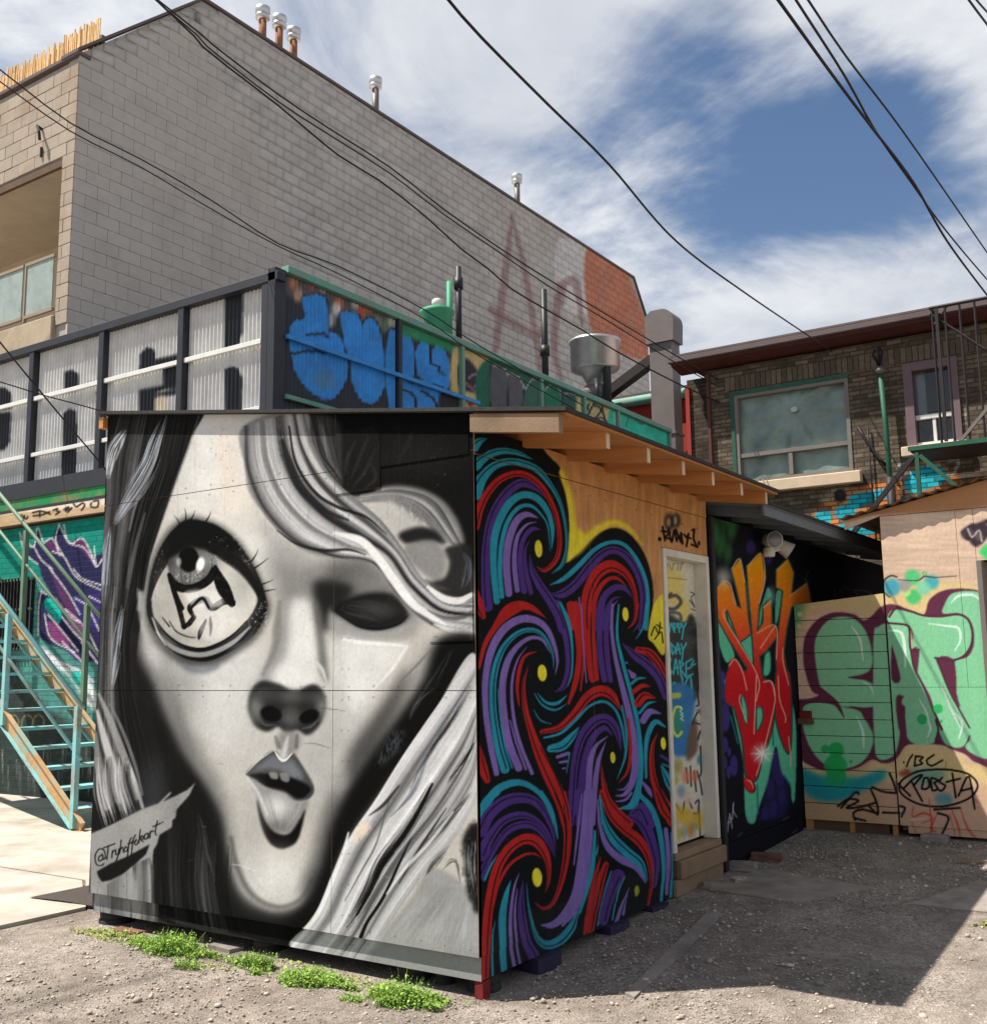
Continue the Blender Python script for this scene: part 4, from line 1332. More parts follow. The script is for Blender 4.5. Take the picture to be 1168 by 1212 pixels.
def paint_door():
    c = Canvas(765, 630, 860, 1045, 2.4, (206, 202, 184))
    q, n = crop(765, 590, 5.05), crop(770, 820, 5.05)
    S, P = c.stroke, c.poly
    P(q('80,420 200,430 230,560 180,640 90,600'), (226, 190, 60), .6, 5)
    P(q('190,640 250,600 260,720 230,740'), (222, 190, 60), .7, 4)
    for p in ('90,370 120,430 130,390', '140,395 155,430 165,385', '170,390 190,385 190,430', '200,390 225,385 210,400 205,430', '100,470 240,485'):
        S(q(p), 1.2, (110, 96, 60), .7, .8)
    S(q('150,570 110,610 120,650 170,660 210,620 180,580 140,590'), 4, (50, 48, 48), .85, 2)
    S(q('120,700 150,680 200,690 210,720'), 3.5, (60, 58, 56), .8, 2)
    for p in ('265,560 290,570 270,590', '260,610 285,640', '270,600 290,650', '270,660 292,670'):
        S(q(p), 1.2, (40, 40, 40), .8, .8)
    P(q('110,720 230,740 270,690 330,830 310,900 340,950 300,1200 130,1200'), (22, 24, 24), .95, 2, rag=.3)
    for p in ('105,735 118,800', '108,770 135,765', '132,740 142,800', '140,800 150,745 165,790', '165,745 172,800', '168,750 190,755 175,775', '190,745 200,800', '195,750 215,755 200,775',
              '212,745 222,775 240,745', '225,775 215,840', '115,870 125,930', '115,870 140,880 120,900 145,915 125,930', '150,865 158,930', '150,870 178,900 160,930',
              '180,930 190,865 205,930', '183,905 205,900', '210,870 222,900 240,865', '222,900 215,970', '130,980 150,1050', '150,960 135,1010 160,1040', '165,1050 178,960 192,1050', '168,1015 192,1010',
              '200,970 210,1060', '200,975 225,990 205,1015 235,1060', '240,980 240,1070', '240,980 275,960', '240,1020 270,1010', '240,1070 280,1050', '215,1060 225,1120 262,1060 275,1140', '285,970 270,1000 295,990',
              '140,1170 170,1100 200,1170', '150,1140 200,1130', '200,1110 230,1180', '270,1090 275,1180'):
        S(q(p), 2.0, (38, 178, 190), .95, .7)
    P(n('105,-20 260,-20 250,200 235,360 200,380 125,340'), (22, 108, 170), .95, 3)
    P(n('150,100 190,90 200,180 180,250 150,240 140,160'), (28, 132, 110), .95, 1.5)
    S(n('185,90 155,85 135,150 140,230 165,262 188,235'), 3, (202, 216, 70), .95, 1)
    S(n('130,20 170,15'), 7, (200, 200, 60), .8, 2)
    for p in ('180,85 190,100 178,110 195,125', '180,130 198,140 182,155 200,165'):
        S(n(p), 1.4, (226, 226, 220), .9, .7)
    P(n('240,190 275,160 285,330 240,400 215,390'), (96, 66, 50), .9, 2)
    for p in ('280,-20 290,70 275,80', '250,190 290,110 315,185 265,180', '285,280 300,230 310,250', '300,320 305,470 295,500', '215,450 225,540', '240,440 245,560', '262,470 275,590', '280,470 300,540 310,610',
              '150,660 190,720 205,650', '230,640 250,690', '270,660 290,640 285,720 260,720', '290,680 300,860'):
        S(n(p), 2.0, (30, 28, 28), .9, .8)
    for x, y, r, col in ((165, 440, 30, (150, 140, 70)), (185, 590, 24, (120, 140, 160)), (215, 500, 26, (216, 120, 90)), (265, 500, 22, (206, 110, 80)), (300, 400, 20, (40, 120, 130)),
                         (160, 720, 34, (214, 170, 30)), (215, 740, 36, (216, 170, 30)), (280, 760, 36, (206, 160, 30)), (240, 820, 24, (206, 110, 50)), (200, 830, 20, (120, 170, 170)),
                         (165, 840, 26, (200, 170, 60)), (265, 800, 16, (110, 150, 150)), (225, 640, 24, (226, 180, 160)), (150, 520, 22, (170, 160, 70))):
        (a, b), = n('%g,%g' % (x, y))
        c.ell(a, b, r / 5.05, r * 1.5 / 5.05, col, .8, .6)
    for x in (160, 200, 230, 265, 300):
        S(n('%d,780 %d,880' % (x, x + 3)), [2.5, .5], (210, 170, 60), .6, 1)
    c.grain(.06, (3, 3), 4)
    return c


CV_DOOR = paint_door()


# ------------------------------------------------------------------ painting: mint bubble letters on the fence and the hut
def paint_eat():
    c = Canvas(925, 555, 1230, 1030, 2.0, (214, 186, 160))
    g, h, w = crop(930, 680, 4.908), crop(930, 840, 4.908), crop(980, 560, 6.06)
    S, P = c.stroke, c.poly
    nz = vnoise(c.H, c.W, (40 * c.sc, 3 * c.sc), 3, 31)
    c.a *= (.9 + .2 * nz)[..., None]
    MINT, MAR, CRM = (136, 206, 158), (100, 52, 72), (224, 200, 140)
    # bare plywood is greyer below, the roof edge board is browner
    P(w('60,330 90,310 1139,30 1500,-80 1500,215 1139,235 940,268 330,300 130,352'), (178, 126, 84), .9, 1, False)
    P(h('-20,330 700,330 700,1000 -20,1000'), (196, 156, 112), .8, 6)
    P(h('640,300 1300,400 1300,1000 640,1000'), (206, 168, 140), .8, 8)
    # cream and green spray halo
    P(g('-10,30 560,20 600,60 560,240 480,260 300,210 150,230 60,420 50,640 120,900 -20,900'), (206, 186, 130), .9, 5)
    P(g('-10,20 260,20 220,120 120,160 60,330 -10,300'), (70, 150, 112), .85, 6)
    for x, y in ((80, 230), (75, 300)):
        (a, b), = g('%g,%g' % (x, y))
        c.ell(a, b, 3.2, 2.6, (214, 206, 150), .8, .4)
    P(g('560,60 1070,60 1070,200 800,250 640,190 560,180'), CRM, .95, 4)
    P(h('60,230 220,350 420,370 520,290 620,320 700,215 850,210 1000,260 1060,320 1250,340 1250,420 900,420 600,420 300,440 90,380'), CRM, .95, 5)
    for x, y, r, col in ((615, 75, 50, (52, 160, 190)), (735, 18, 46, (70, 200, 120)), (740, 130, 44, (60, 196, 116)), (845, 45, 42, (60, 170, 180)), (700, 105, 22, (190, 226, 130)), (800, 80, 40, (120, 210, 170)),
                         (690, 65, 34, (150, 150, 156))):
        (a, b), = g('%g,%g' % (x, y))
        c.ell(a, b, r / 4.908, r / 4.908, col, .85, .35)
    S(w('390,830 400,770 450,735 490,745'), 2.2, (60, 56, 60), .9, 1)
    S(w('385,845 440,890'), 2, (60, 56, 60), .8, 1)
    S(w('500,765 640,770 690,740 760,748 920,738'), [1, 1.4, 2, 1.4, 1], (70, 60, 56), .9, .8)
    (a, b), = w('690,720')
    c.ell(a, b, 2.8, 2.8, (60, 180, 110), .9, .2)
    c.ell(a, b, 1.2, 1.2, CRM, .9, .2)
    # black marks by the hatch
    P(w('950,420 1010,370 1100,350 1160,330 1160,440 1060,530 1010,490 960,460'), (46, 38, 48), .9, 1, rag=.4)
    S(w('1000,400 1030,460 1080,410 1100,490'), 2.2, (190, 180, 180), .8, .8)
    P(w('1080,560 1160,500 1160,620 1110,600'), (66, 200, 110), .95, 2)
    # maroon outlines
    P(g('98,450 115,350 182,262 280,220 392,230 450,266 500,238 542,192 600,172 660,182 720,208 800,232 830,150 900,98 990,82 1110,92 1168,140 1300,200 1300,900 1168,900 '
        '1100,600 1092,430 1070,470 1010,498 985,510 1000,760 1080,900 900,900 850,790 760,580 740,440 712,300 600,282 545,300 515,360 528,450 530,560 520,590 565,650 565,720 535,790 515,900 '
        '90,900 78,800 100,740 190,700 150,680 108,560'), MAR, 1, .8)
    P(h('78,0 80,260 150,330 230,355 330,358 420,335 500,290 560,312 620,302 660,260 690,215 740,200 900,205 960,230 1040,260 1110,310 1300,340 1300,-60 70,-60'), MAR, 1, .8)
    # mint fills: E
    P(g('165,420 185,340 240,270 310,246 390,256 450,310 485,390 500,480 490,550 440,580 365,598 450,612 510,642 540,692 534,742 490,776 385,768 300,760 215,690 178,560'), MINT, 1, .7)
    P(g('92,800 112,758 200,744 330,770 420,790 470,850 490,900') + h('500,130 505,190 472,270 412,322 330,342 232,322 152,242 102,122 88,10'), MINT, 1, .7)
    S(g('195,676 290,750 338,832'), [9, 6, 1], MAR, 1, .8)
    S(g('360,598 430,600 520,592'), [1, 4, 7], MAR, 1, .8)
    S(g('375,768 450,785 530,785'), [1.5, 5, 8], MAR, 1, .8)
    P(g('460,790 530,780 512,900 470,860 440,810'), MAR, 1, .8)
    # A
    P(g('508,360 535,305 585,288 700,296 714,325 722,430 742,540 792,640 852,780 902,900') + h('882,110 868,180 820,206 740,196 700,150 690,40 660,40 662,120 650,205 622,268 560,292 522,265 512,160 506,20'), MINT, 1, .7)
    P(g('612,430 622,430 665,610 614,612'), MAR, 1, .7)
    P(g('640,712 690,712 672,730 690,900 655,900'), MAR, 1, .7)
    P(h('640,-20 690,-20 690,60 700,150 670,170 660,100'), MAR, 1, .7)
    # T and the letter behind it
    P(g('590,245 620,205 700,214 800,240 900,246 1000,234 1052,262 1077,330 1072,410 1030,470 960,496 872,486 892,545 932,640 992,760 1085,920 900,920 842,720 762,562 772,440 735,430 725,310 600,280'), MINT, 1, .7)
    P(h('870,-10 1000,-10 1052,90 1062,140 1030,212 965,216 905,170'), MINT, 1, .7)
    P(g('910,225 922,170 962,112 1060,95 1130,110 1168,170 1300,230 1300,950 1160,950 1010,760 980,510 1040,490 1085,430 1090,330 1060,255 1000,225'), MINT, 1, .7)
    P(h('1010,-20 1300,-20 1300,290 1160,285 1090,260 1040,215 1070,150'), MINT, 1, .7)
    P(g('735,430 772,436 760,575 742,530'), MAR, 1, .7)
    P(g('880,490 975,505 985,740 930,640'), MAR, 1, .7)
    for p, wd in (('600,246 640,196 720,212 800,238 900,243 1000,232 1056,262 1080,330 1074,410 1030,474 960,498 865,484', 2.6), ('595,282 700,294 716,325 724,435 770,437', 2.6),
                  ('724,435 745,545 795,645 855,785 905,900', 2.8), ('880,490 935,645 995,765 1065,890', 2.2)):
        S(g(p), wd, (88, 46, 66), 1, .8)
    S(h('870,60 884,120 868,185 900,180'), 2.6, (88, 46, 66), 1, .8)
    # pale highlights
    HI = (226, 246, 234)
    for q, p, wd in ((g, '830,285 940,300 1000,312 1012,380 980,442', 3), (g, '380,300 430,380 446,500', 2.4), (g, '592,325 668,338 690,440 692,540', 3.4), (g, '900,650 955,770 1012,890', 3),
                     (h, '965,0 1022,80 1002,170', 3), (h, '805,20 838,100 820,162', 2.4), (h, '410,40 445,130 450,225', 2.8), (g, '960,165 1000,125 1080,118 1130,150', 3), (g, '440,620 490,650 505,690', 2),
                     (g, '130,770 120,840', 2), (g, '770,720 815,800 830,880', 2)):
        S(q(p), [wd * .4, wd, wd, wd * .4], HI, .9, .8)
    for q, x, y, r in ((h, 290, 235, 46), (h, 287, 325, 66), (h, 290, 385, 56), (h, 225, 228, 24), (g, 882, 780, 28), (g, 790, 840, 30), (g, 902, 852, 9), (h, 375, 302, 10)):
        (a, b), = q('%g,%g' % (x, y))
        c.ell(a, b, r / 4.908, r / 4.908, (40, 176, 90), .88, .12)
    # teal cloud, red and black scribble below
    P(h('85,345 215,385 400,392 560,350 570,400 430,480 310,530 200,530 110,480'), (26, 150, 164), .92, 4)
    (a, b), = h('290,410')
    c.air(a, b, 14, 8, (50, 170, 90), .8)
    P(h('680,360 800,340 920,350 900,420 760,430'), (70, 150, 150), .6, 5)
    P(h('870,490 950,490 960,545 880,545'), (60, 150, 160), .7, 3)
    BL = (24, 22, 24)
    S(h('735,262 715,290 700,330'), 2.2, BL, .95, .7)
    for p in ('752,272 746,326', '752,270 795,276 775,296 792,312 746,327', '858,262 815,296 842,326 908,294'):
        S(h(p), 2.4, BL, .95, .7)
    (a, b), = h('684,305')
    c.ell(a, b, 1.3, 1.3, BL, .9, .2)
    S(h('885,345 760,360 665,420 672,490 780,550 920,560 1060,515 1112,440 1060,375 960,350 880,346'), 2.6, BL, .95, .7)
    for p in ('680,460 740,400 790,380 740,440', '730,420 790,530', '800,400 790,460 830,450 822,395 800,400', '840,400 850,470 880,455 860,425 885,410 845,395', '905,395 890,420 925,440 905,470 885,465',
              '965,370 985,510', '930,420 1010,400', '1000,500 1060,390 1095,575', '1020,470 1080,455', '640,420 720,500'):
        S(h(p), 2.6, BL, .95, .7)
    for p in ('300,560 360,520 420,530 350,570 430,565 520,540', '490,460 525,540 535,600', '320,570 400,480 420,490', '400,640 390,600 440,580 520,600', '395,630 460,645', '560,598 660,600', '600,370 625,430 640,480',
              '660,560 690,570 670,620', '500,450 560,475 640,485', '880,600 940,620 935,660 905,720', '860,580 1010,570', '480,560 530,610'):
        S(h(p), 2.8, BL, .9, .8, rag=.2)
    RD = (206, 62, 46)
    for p in ('740,560 735,620 800,600 850,630 790,660', '830,520 845,700 800,720', '880,600 840,690 870,710', '930,300 925,350', '950,600 985,760', '960,580 1000,680 1010,780', '1010,570 1060,700 1130,770',
              '940,740 1000,750', '730,650 760,740', '1100,520 1110,540', '690,345 720,380'):
        S(h(p), [1, 2.6, 1], RD, .75, 1, rag=.25)
    P(h('650,370 700,345 730,370 690,390'), (150, 50, 44), .7, 2)
    S(h('720,640 800,632'), 1.8, (230, 200, 180), .8, 1)
    c.grain(.05, (2, 2), 14)
    return c


CV_EAT = paint_eat()


# ------------------------------------------------------------------ painting: black shapes on the white ribbed sign
def paint_sign():
    c = Canvas(-60, 300, 345, 640, 1.6, (200, 199, 196))
    q = crop(0, 310, 3.244)
    K = (22, 24, 30)
    for p in ('853,120 925,105 922,270 905,320 853,330', '855,410 880,398 905,405 920,440 918,600 855,600', '527,420 530,350 555,325 580,330 588,350 588,400', '588,372 700,345 700,385 588,405',
              '618,400 700,385 700,480 618,490', '525,490 620,470 620,490 590,500 585,600 525,600', '590,505 700,480 700,500 590,520', '238,500 240,420 270,412 295,430 292,490', '236,720 236,580 258,560 285,570 290,700',
              '230,720 285,705 282,880 228,880', '-100,480 10,480 35,500 38,560 -100,580', '-100,585 35,575 30,690 10,720 -100,740', '1020,330 1050,300 1050,380', '360,500 395,470 395,560'):
        c.poly(q(p), K, 1, .8, False)
    for p in ('960,360 1000,320 1030,310', '965,365 1010,360 1025,330', '320,520 350,490 370,485', '50,600 80,605 105,585'):
        c.stroke(q(p), [1, 4, 1], (206, 204, 200), .8, 2)
    c.poly(q('590,520 625,512 625,580 590,580'), (214, 200, 170), .8, 1.5)
    c.grain(.07, (10, 40), 3)
    c.grain(.05, (3, 3), 5)
    return c


CV_SIGN = paint_sign()


# ------------------------------------------------------------------ painting: throw-ups along the side of the container
def paint_container():
    c = Canvas(320, 280, 810, 660, 2.0, (40, 44, 52))
    q, r = crop(330, 310, 4.672), crop(560, 360, 4.171)
    BL, K = (48, 142, 218), (26, 28, 36)
    P, S = c.poly, c.stroke
    P(q('60,60 700,290 700,420 60,180'), (120, 104, 96), .7, 4)
    for x, y, col in ((95, 110, (214, 130, 90)), (120, 180, (220, 170, 140)), (200, 110, (210, 90, 80)), (260, 130, (220, 210, 200)), (345, 230, (220, 120, 80)), (330, 260, (230, 230, 230)), (440, 220, (226, 226, 226)),
                      (470, 270, (206, 80, 50)), (300, 320, (214, 210, 206)), (560, 330, (120, 140, 110)), (610, 350, (90, 130, 100)), (640, 320, (210, 200, 190)), (510, 240, (180, 110, 90))):
        (a, b), = q('%g,%g' % (x, y))
        c.ell(a, b, 5, 8, col, .8, .6)
    for p in ('150,195 265,200 280,420 300,395 360,430 392,520 382,640 330,730 270,752 180,700 110,600 88,500 78,400 100,330 160,310', '360,282 450,300 470,480 490,330 540,330 575,420 592,560 592,680 540,772 480,762 430,680 415,560 380,440',
              '622,390 652,385 672,600 672,830 632,830 610,600', '690,400 742,430 752,620 696,650', '770,500 810,440 860,490 900,460 950,560 935,700 800,640', '690,655 760,680 912,705 912,840 700,840'):
        P(q(p) , K, 1, .8)
        S(q(p) + q(p)[:1], 6.5, K, 1, 1)
        P(q(p), BL, 1, .8)
        S(q(p) + q(p)[:1], 3, BL, 1, 1)
    for p, wd in (('80,505 180,490 290,500', 3), ('160,400 260,395 290,420', 3), ('700,705 760,740 770,830', 3), ('800,710 870,760 890,830', 3), ('850,470 855,560', 3), ('860,560 900,580 890,600 930,620', 2.2)):
        S(q(p), wd, K, 1, .8)
    P(q('200,620 300,600 330,680 240,700'), (110, 130, 140), .5, 4)
    P(q('700,320 1010,470 1000,520 900,470 700,400'), (44, 150, 96), .9, 2)
    P(q('990,460 1180,540 1180,860 1000,860 960,700'), (206, 182, 120), 1, 1)
    P(q('1010,560 1050,530 1110,600 1130,680 1100,720 1010,690 1000,600'), (40, 30, 40), .95, 1.5)
    S(q('1060,640 1100,620 1120,660 1090,690'), 2.4, (180, 170, 190), .8, 1)
    S(q('1010,650 1060,680 1100,720'), 3, (180, 120, 120), .8, 1.2)
    P(q('910,710 1000,740 1040,830 910,840'), K, 1, 1)
    (a, b), = q('1070,780')
    c.ell(a, b, 3, 6, (190, 60, 50), .8, .5)
    # grey and green arches
    P(r('85,270 540,460 530,620 70,560'), (26, 104, 78), 1, 1)
    for p, col in (('100,300 150,310 185,360 190,520 100,500', (92, 92, 96)), ('190,340 235,360 262,420 262,540 190,520', (96, 94, 98)), ('265,420 300,370 345,385 362,440 362,580 262,560', (56, 104, 84)),
                   ('365,420 400,390 440,430 448,520 440,600 365,590', (28, 128, 88)), ('455,440 500,440 530,480 540,600 455,600', (50, 96, 84))):
        S(r(p) + r(p)[:1], 3.4, (20, 22, 24), 1, 1)
        P(r(p), col, 1, .8)
        S(r(p)[:4], 1.6, (206, 208, 204), .85, .8)
    P(r('535,440 705,530 705,660 540,620'), (208, 190, 130), 1, 1)
    for p in ('545,480 560,540 580,490', '570,560 600,500 640,520 610,570 650,600', '600,490 640,480 650,540 670,600', '580,590 640,560 690,610'):
        S(r(p), 2.2, (26, 24, 26), .95, .8)
    P(r('705,500 960,620 960,760 705,700'), (40, 190, 160), 1, 1)
    P(r('705,515 735,530 735,640 705,640'), (150, 200, 180), .9, 1)
    for p in ('770,560 765,600', '810,570 840,590 860,575', '880,680 885,700'):
        S(r(p), 1.6, (120, 60, 40), .8, 1)
    c.grain(.10, (3, 3), 33)
    c.grain(.10, (20, 30), 34)
    return c


CV_CONT = paint_container()


# ------------------------------------------------------------------ painting: navy flames on the teal back wall
def paint_backwall():
    c = Canvas(-60, 540, 260, 1010, 1.8, (70, 132, 124))
    q, r = crop(0, 560, 5.27), crop(0, 760, 4.846)
    P, S = c.poly, c.stroke
    P(q('-400,340 1200,200 1200,560 -400,640'), (8, 128, 112), 1, 1)
    NAV, PLUM, LINE = (30, 28, 72), (88, 40, 88), (214, 206, 200)
    P(q('125,375 160,430 205,470 235,340 270,440 330,410 370,320 430,430 520,410 600,580 640,500 1200,500 1200,1300 640,1180 500,1180 420,1110 300,1060 250,1000 240,800 260,740 320,760 260,640 250,590 170,500'), NAV, 1, .8)
    P(q('470,770 1200,760 1200,1100 640,1000'), (52, 40, 116), .8, 5)
    P(q('280,440 330,415 370,500 400,530 330,490'), PLUM, 1, .8)
    P(q('440,440 520,410 560,480 605,570 560,540 500,470'), PLUM, 1, .8)
    P(q('320,610 370,680 430,780 490,880 430,860 370,760'), PLUM, 1, .8)
    P(q('300,930 370,960 440,1080 400,1060 330,1040'), (120, 54, 110), 1, .8)
    P(q('410,850 500,930 560,1060 490,1010 430,930'), (120, 54, 110), 1, .8)
    P(q('280,790 340,780 385,860 370,940 320,880 285,840'), (16, 176, 160), 1, .8)
    P(r('240,20 380,140 470,170 550,280 560,400 480,330 400,200 300,130'), (216, 222, 222), .95, 2)
    P(r('410,170 490,180 495,270 440,240'), (30, 180, 164), .9, 1.2)
    for p in ('125,375 160,500 240,570', '125,375 210,460 235,340 270,430', '215,460 260,540 330,600', '270,440 330,410 375,510', '330,490 400,520 480,650 635,730', '370,320 350,420 400,520', '370,320 440,440 520,410 605,580',
              '400,320 430,430 530,470 600,580', '590,460 605,580 650,520', '460,600 520,660 640,700', '310,590 420,740 500,880', '260,740 340,780 430,890 500,930', '260,740 245,830 240,1010', '280,880 320,1030 470,1120',
              '300,880 370,960 490,1110', '390,900 480,1010 600,1110', '410,850 530,960 620,1130', '545,820 620,980', '560,770 640,810', '470,780 600,850'):
        S(q(p), 1.8, LINE, .9, .8)
    for p in ('260,60 340,110 470,170 540,230', '360,0 470,110', '470,0 560,120'):
        S(r(p), 2.4, (222, 196, 222), .9, .8)
    # dark old paint and drips near the ground
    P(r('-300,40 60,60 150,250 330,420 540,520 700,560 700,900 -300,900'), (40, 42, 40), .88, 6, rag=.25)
    P(r('-200,870 330,930 700,960 700,1100 -200,1060'), (66, 52, 44), .9, 4)
    g = np.random.default_rng(3)
    for _ in range(46):
        x = g.uniform(-60, 540)
        y = g.uniform(560, 760)
        S(r('%g,%g %g,%g' % (x, y, x + 3, y + g.uniform(60, 220))), [1.3, .8, .4], (150, 140, 130), g.uniform(.3, .8), .7)
    for x in (80, 160, 225):
        (a, b), = r('%g,450' % x)
        S([(a - 7, b + 9), (a - 6, b - 2), (a, b - 7), (a + 6, b - 1), (a + 5, b + 8)], 1.6, (150, 140, 96), .7, .8)
    S(r('350,680 380,640 430,660 420,720 370,740'), 2, (60, 96, 92), .7, 1)
    c.grain(.10, (4, 4), 41)
    return c


CV_BACK = paint_backwall()


# ------------------------------------------------------------------ painting: faded letters high on the block wall
def paint_big():
    c = Canvas(70, -90, 800, 640, 1.2, (182, 178, 172))
    P, S = c.poly, c.stroke
    q = crop(400, 0, 2.425)
    P(q('632,690 725,735 725,900 632,860'), (206, 204, 202), .95, 1)
    P(q('722,700 900,760 900,1010 800,1010 722,930'), (188, 124, 100), 1, 1)
    MAR = (142, 108, 108)
    for p, w in (('498,620 480,780 450,1010', [2, 9, 8]), ('498,620 540,800 580,1060', [3, 7, 7]), ('440,890 560,960 580,950', [10, 9, 6]), ('630,850 620,1000 640,1090', [9, 8, 5]), ('635,820 680,810 700,930', [10, 10, 4]), ('640,830 640,870', [12, 8])):
        S(q(p), w, MAR, .62, 2.5, rag=.25)
    for p in ('860,880 820,960', '760,770 755,880'):
        S(q(p), 4, (170, 140, 132), .5, 2)
    # rain stains
    ST = (92, 86, 80)
    t = crop(0, 0, 2.425)
    for p, w, al in (('560,10 565,160', [4, 9, 3], .75), ('570,20 600,350', [2, 5, 1], .4), ('560,330 610,350', [3, 5], .6), ('590,510 580,620', [2, 6, 1], .5), ('265,490 260,640', [5, 7, 2], .45), ('225,150 222,440', [6, 8, 4], .45), ('640,320 760,330', [1, 5, 1], .3),
                     ('700,380 730,480', [5, 9, 3], .22), ('240,300 300,380', [6, 9, 3], .25)):
        S(t(p), w, ST, al, 4, dry=.15)
    for p, w, al in (('330,500 335,610', [2, 8, 2], .7), ('405,620 405,680', [2, 4, 1], .35), ('45,330 48,370', [1, 4, 1], .4)):
        S(q(p), w, ST, al, 3, dry=.1)
    for p in ('555,560 550,640', '520,500 560,520'):
        S(t(p), [2, 3, 1], (226, 222, 216), .6, 1.5, dry=.3)
    g = np.random.default_rng(17)
    for _ in range(70):
        x, y = g.uniform(90, 700), g.uniform(0, 400)
        S([(x, y), (x + 1, y + g.uniform(10, 60))], [1, g.uniform(2, 5), 1], ST, g.uniform(.05, .16), 4)
    c.grain(.06, (20, 20), 42)
    c.grain(.05, (4, 4), 43)
    return c


CV_BIG = paint_big()


def paint_brick():
    c = Canvas(800, 360, 1240, 710, 1.6, (112, 99, 83))
    P, S = c.poly, c.stroke
    q, w = crop(800, 360, 3.174), crop(980, 560, 6.06)
    c.grain(.18, (7, 4), 51)
    P(q('510,790 560,740 640,700 720,675 820,668 840,690 845,735 960,700 1060,650 1060,900 460,900'), (222, 130, 70), .95, 1.5)
    P(q('845,690 865,630 920,595 985,590 1030,630 1050,690 1000,720 900,735'), (222, 130, 70), .95, 1.5)
    for p in ('520,790 560,770 585,790 570,830 530,820', '598,765 660,755 665,800 610,810', '650,720 720,705 800,690 815,720 740,745 660,775', '855,680 880,630 940,605 1000,610 1020,660 960,690 880,710', '610,830 700,815 750,860 640,870', '840,740 900,720 900,760 840,790'):
        P(q(p), (40, 188, 204), 1, 1)
    for p in ('830,610 870,595 860,640 832,650', '1020,590 1060,585 1040,640 1020,640', '930,585 1010,578'):
        S(q(p), 3, (214, 214, 206), .9, 1)
    P(q('540,740 580,700 650,690 600,745'), (190, 190, 150), .7, 2)
    (a, b), = q('615,720')
    c.ell(a, b, 8, 8, (50, 48, 50), .95, .1)
    P(q('650,670 700,640 760,640 700,690'), (46, 42, 44), .6, 2)
    for _ in range(1):
        S(q('1075,300 1085,440 1110,460'), 5, (180, 190, 150), .5, 2, dry=.35)
    c.grain(.12, (3, 3), 52)
    return c


CV_BRICK = paint_brick()
# ------------------------------------------------------------------ materials
WOOD_EDGE = (0.34, 0.22, 0.12)
M = {}
M['ply'] = material('painted_plywood', None, .75, var=.05, vscale=3, bump=.22, bscale=60, attr=True, stretch=(1, 1, .2), spec=.04)
M['ply_gloss'] = material('painted_plywood_satin', None, .55, var=.05, vscale=3, bump=.06, bscale=50, attr=True, spec=.35)
M['steel_paint'] = material('painted_ribbed_steel', None, .5, var=.08, vscale=4, attr=True, spec=.4)
M['block_paint'] = material('painted_block', None, .9, var=.08, vscale=8, bump=.3, bscale=90, attr=True, spec=.2, island=.05)
M['felt'] = material('roofing_felt', L3(58, 57, 56), .95, var=.3, vscale=30, bump=.4, bscale=300)
M['wood'] = material('bare_timber', L3(184, 126, 74), .8, var=.18, vscale=5, bump=.15, bscale=60, stretch=(.3, 6, 6), objrand=.08)
M['wood_grey'] = material('weathered_timber', L3(138, 114, 90), .85, var=.2, vscale=5, bump=.2, bscale=60, dirt=L3(92, 78, 66), dirt_amt=.5, objrand=.1)
M['wood_dark'] = material('dark_timber', L3(98, 74, 54), .85, var=.2, vscale=6, bump=.2, bscale=60)
M['black_paint'] = material('black_painted_wood', L3(38, 38, 42), .7, var=.25, vscale=8, bump=.1, bscale=60)
M['grey_paint'] = material('grey_painted_wood', L3(104, 110, 116), .7, var=.12, vscale=8, bump=.1, bscale=60)
M['white_paint'] = material('white_paint', L3(214, 208, 194), .6, var=.08, vscale=6, dirt=L3(150, 140, 122), dirt_amt=.35, dirt_scale=4)
M['frame_black'] = material('black_steel', L3(40, 42, 48), .55, var=.2, vscale=6, spec=.4)
M['rail_white'] = material('white_steel', L3(216, 214, 208), .55, var=.1, vscale=6)
M['rail_blue'] = material('blue_steel', L3(58, 140, 206), .55, var=.2, vscale=6)
M['rail_teal'] = material('pale_teal_steel', L3(104, 154, 138), .6, var=.15, vscale=6, dirt=L3(150, 100, 70), dirt_amt=.4, dirt_scale=3)
M['stair'] = material('teal_stair_paint', L3(132, 190, 190), .6, var=.12, vscale=6, dirt=L3(158, 98, 54), dirt_amt=.8, dirt_scale=3.5)
M['stair_rust'] = material('rusty_stair_paint', L3(190, 150, 104), .75, var=.2, vscale=8, dirt=L3(120, 176, 172), dirt_amt=.9, dirt_scale=4)
M['rail_green'] = material('olive_rail_paint', L3(104, 128, 104), .55, var=.15, vscale=6)
M['concrete'] = material('concrete', L3(176, 166, 153), .9, var=.2, vscale=2.2, bump=.3, bscale=120, dirt=L3(136, 124, 110), dirt_amt=.7, dirt_scale=1.4)
M['slab'] = material('worn_slab', L3(160, 150, 139, .78), .95, var=.3, vscale=7, bump=.3, bscale=90, dirt=L3(96, 90, 84), dirt_amt=.6, dirt_scale=2)
M['render_beige'] = material('beige_concrete', L3(172, 156, 132), .9, var=.15, vscale=2, bump=.2, bscale=60, dirt=L3(110, 92, 72), dirt_amt=.7, dirt_scale=1.2)
M['mortar'] = material('mortar', L3(166, 161, 154), .95, var=.1, vscale=5)
M['block_grey'] = material('grey_block', L3(184, 178, 170), .92, var=.06, vscale=7, bump=.4, bscale=60, objrand=.03, dirt=L3(146, 138, 129), dirt_amt=.3, dirt_scale=.9)
M['block_beige'] = material('beige_block', L3(164, 152, 136), .92, var=.08, vscale=7, bump=.3, bscale=80, objrand=.07, dirt=L3(140, 112, 82), dirt_amt=.6, dirt_scale=.9)
M['soffit'] = material('soffit_plaster', L3(186, 174, 156), .9, var=.12, vscale=2)
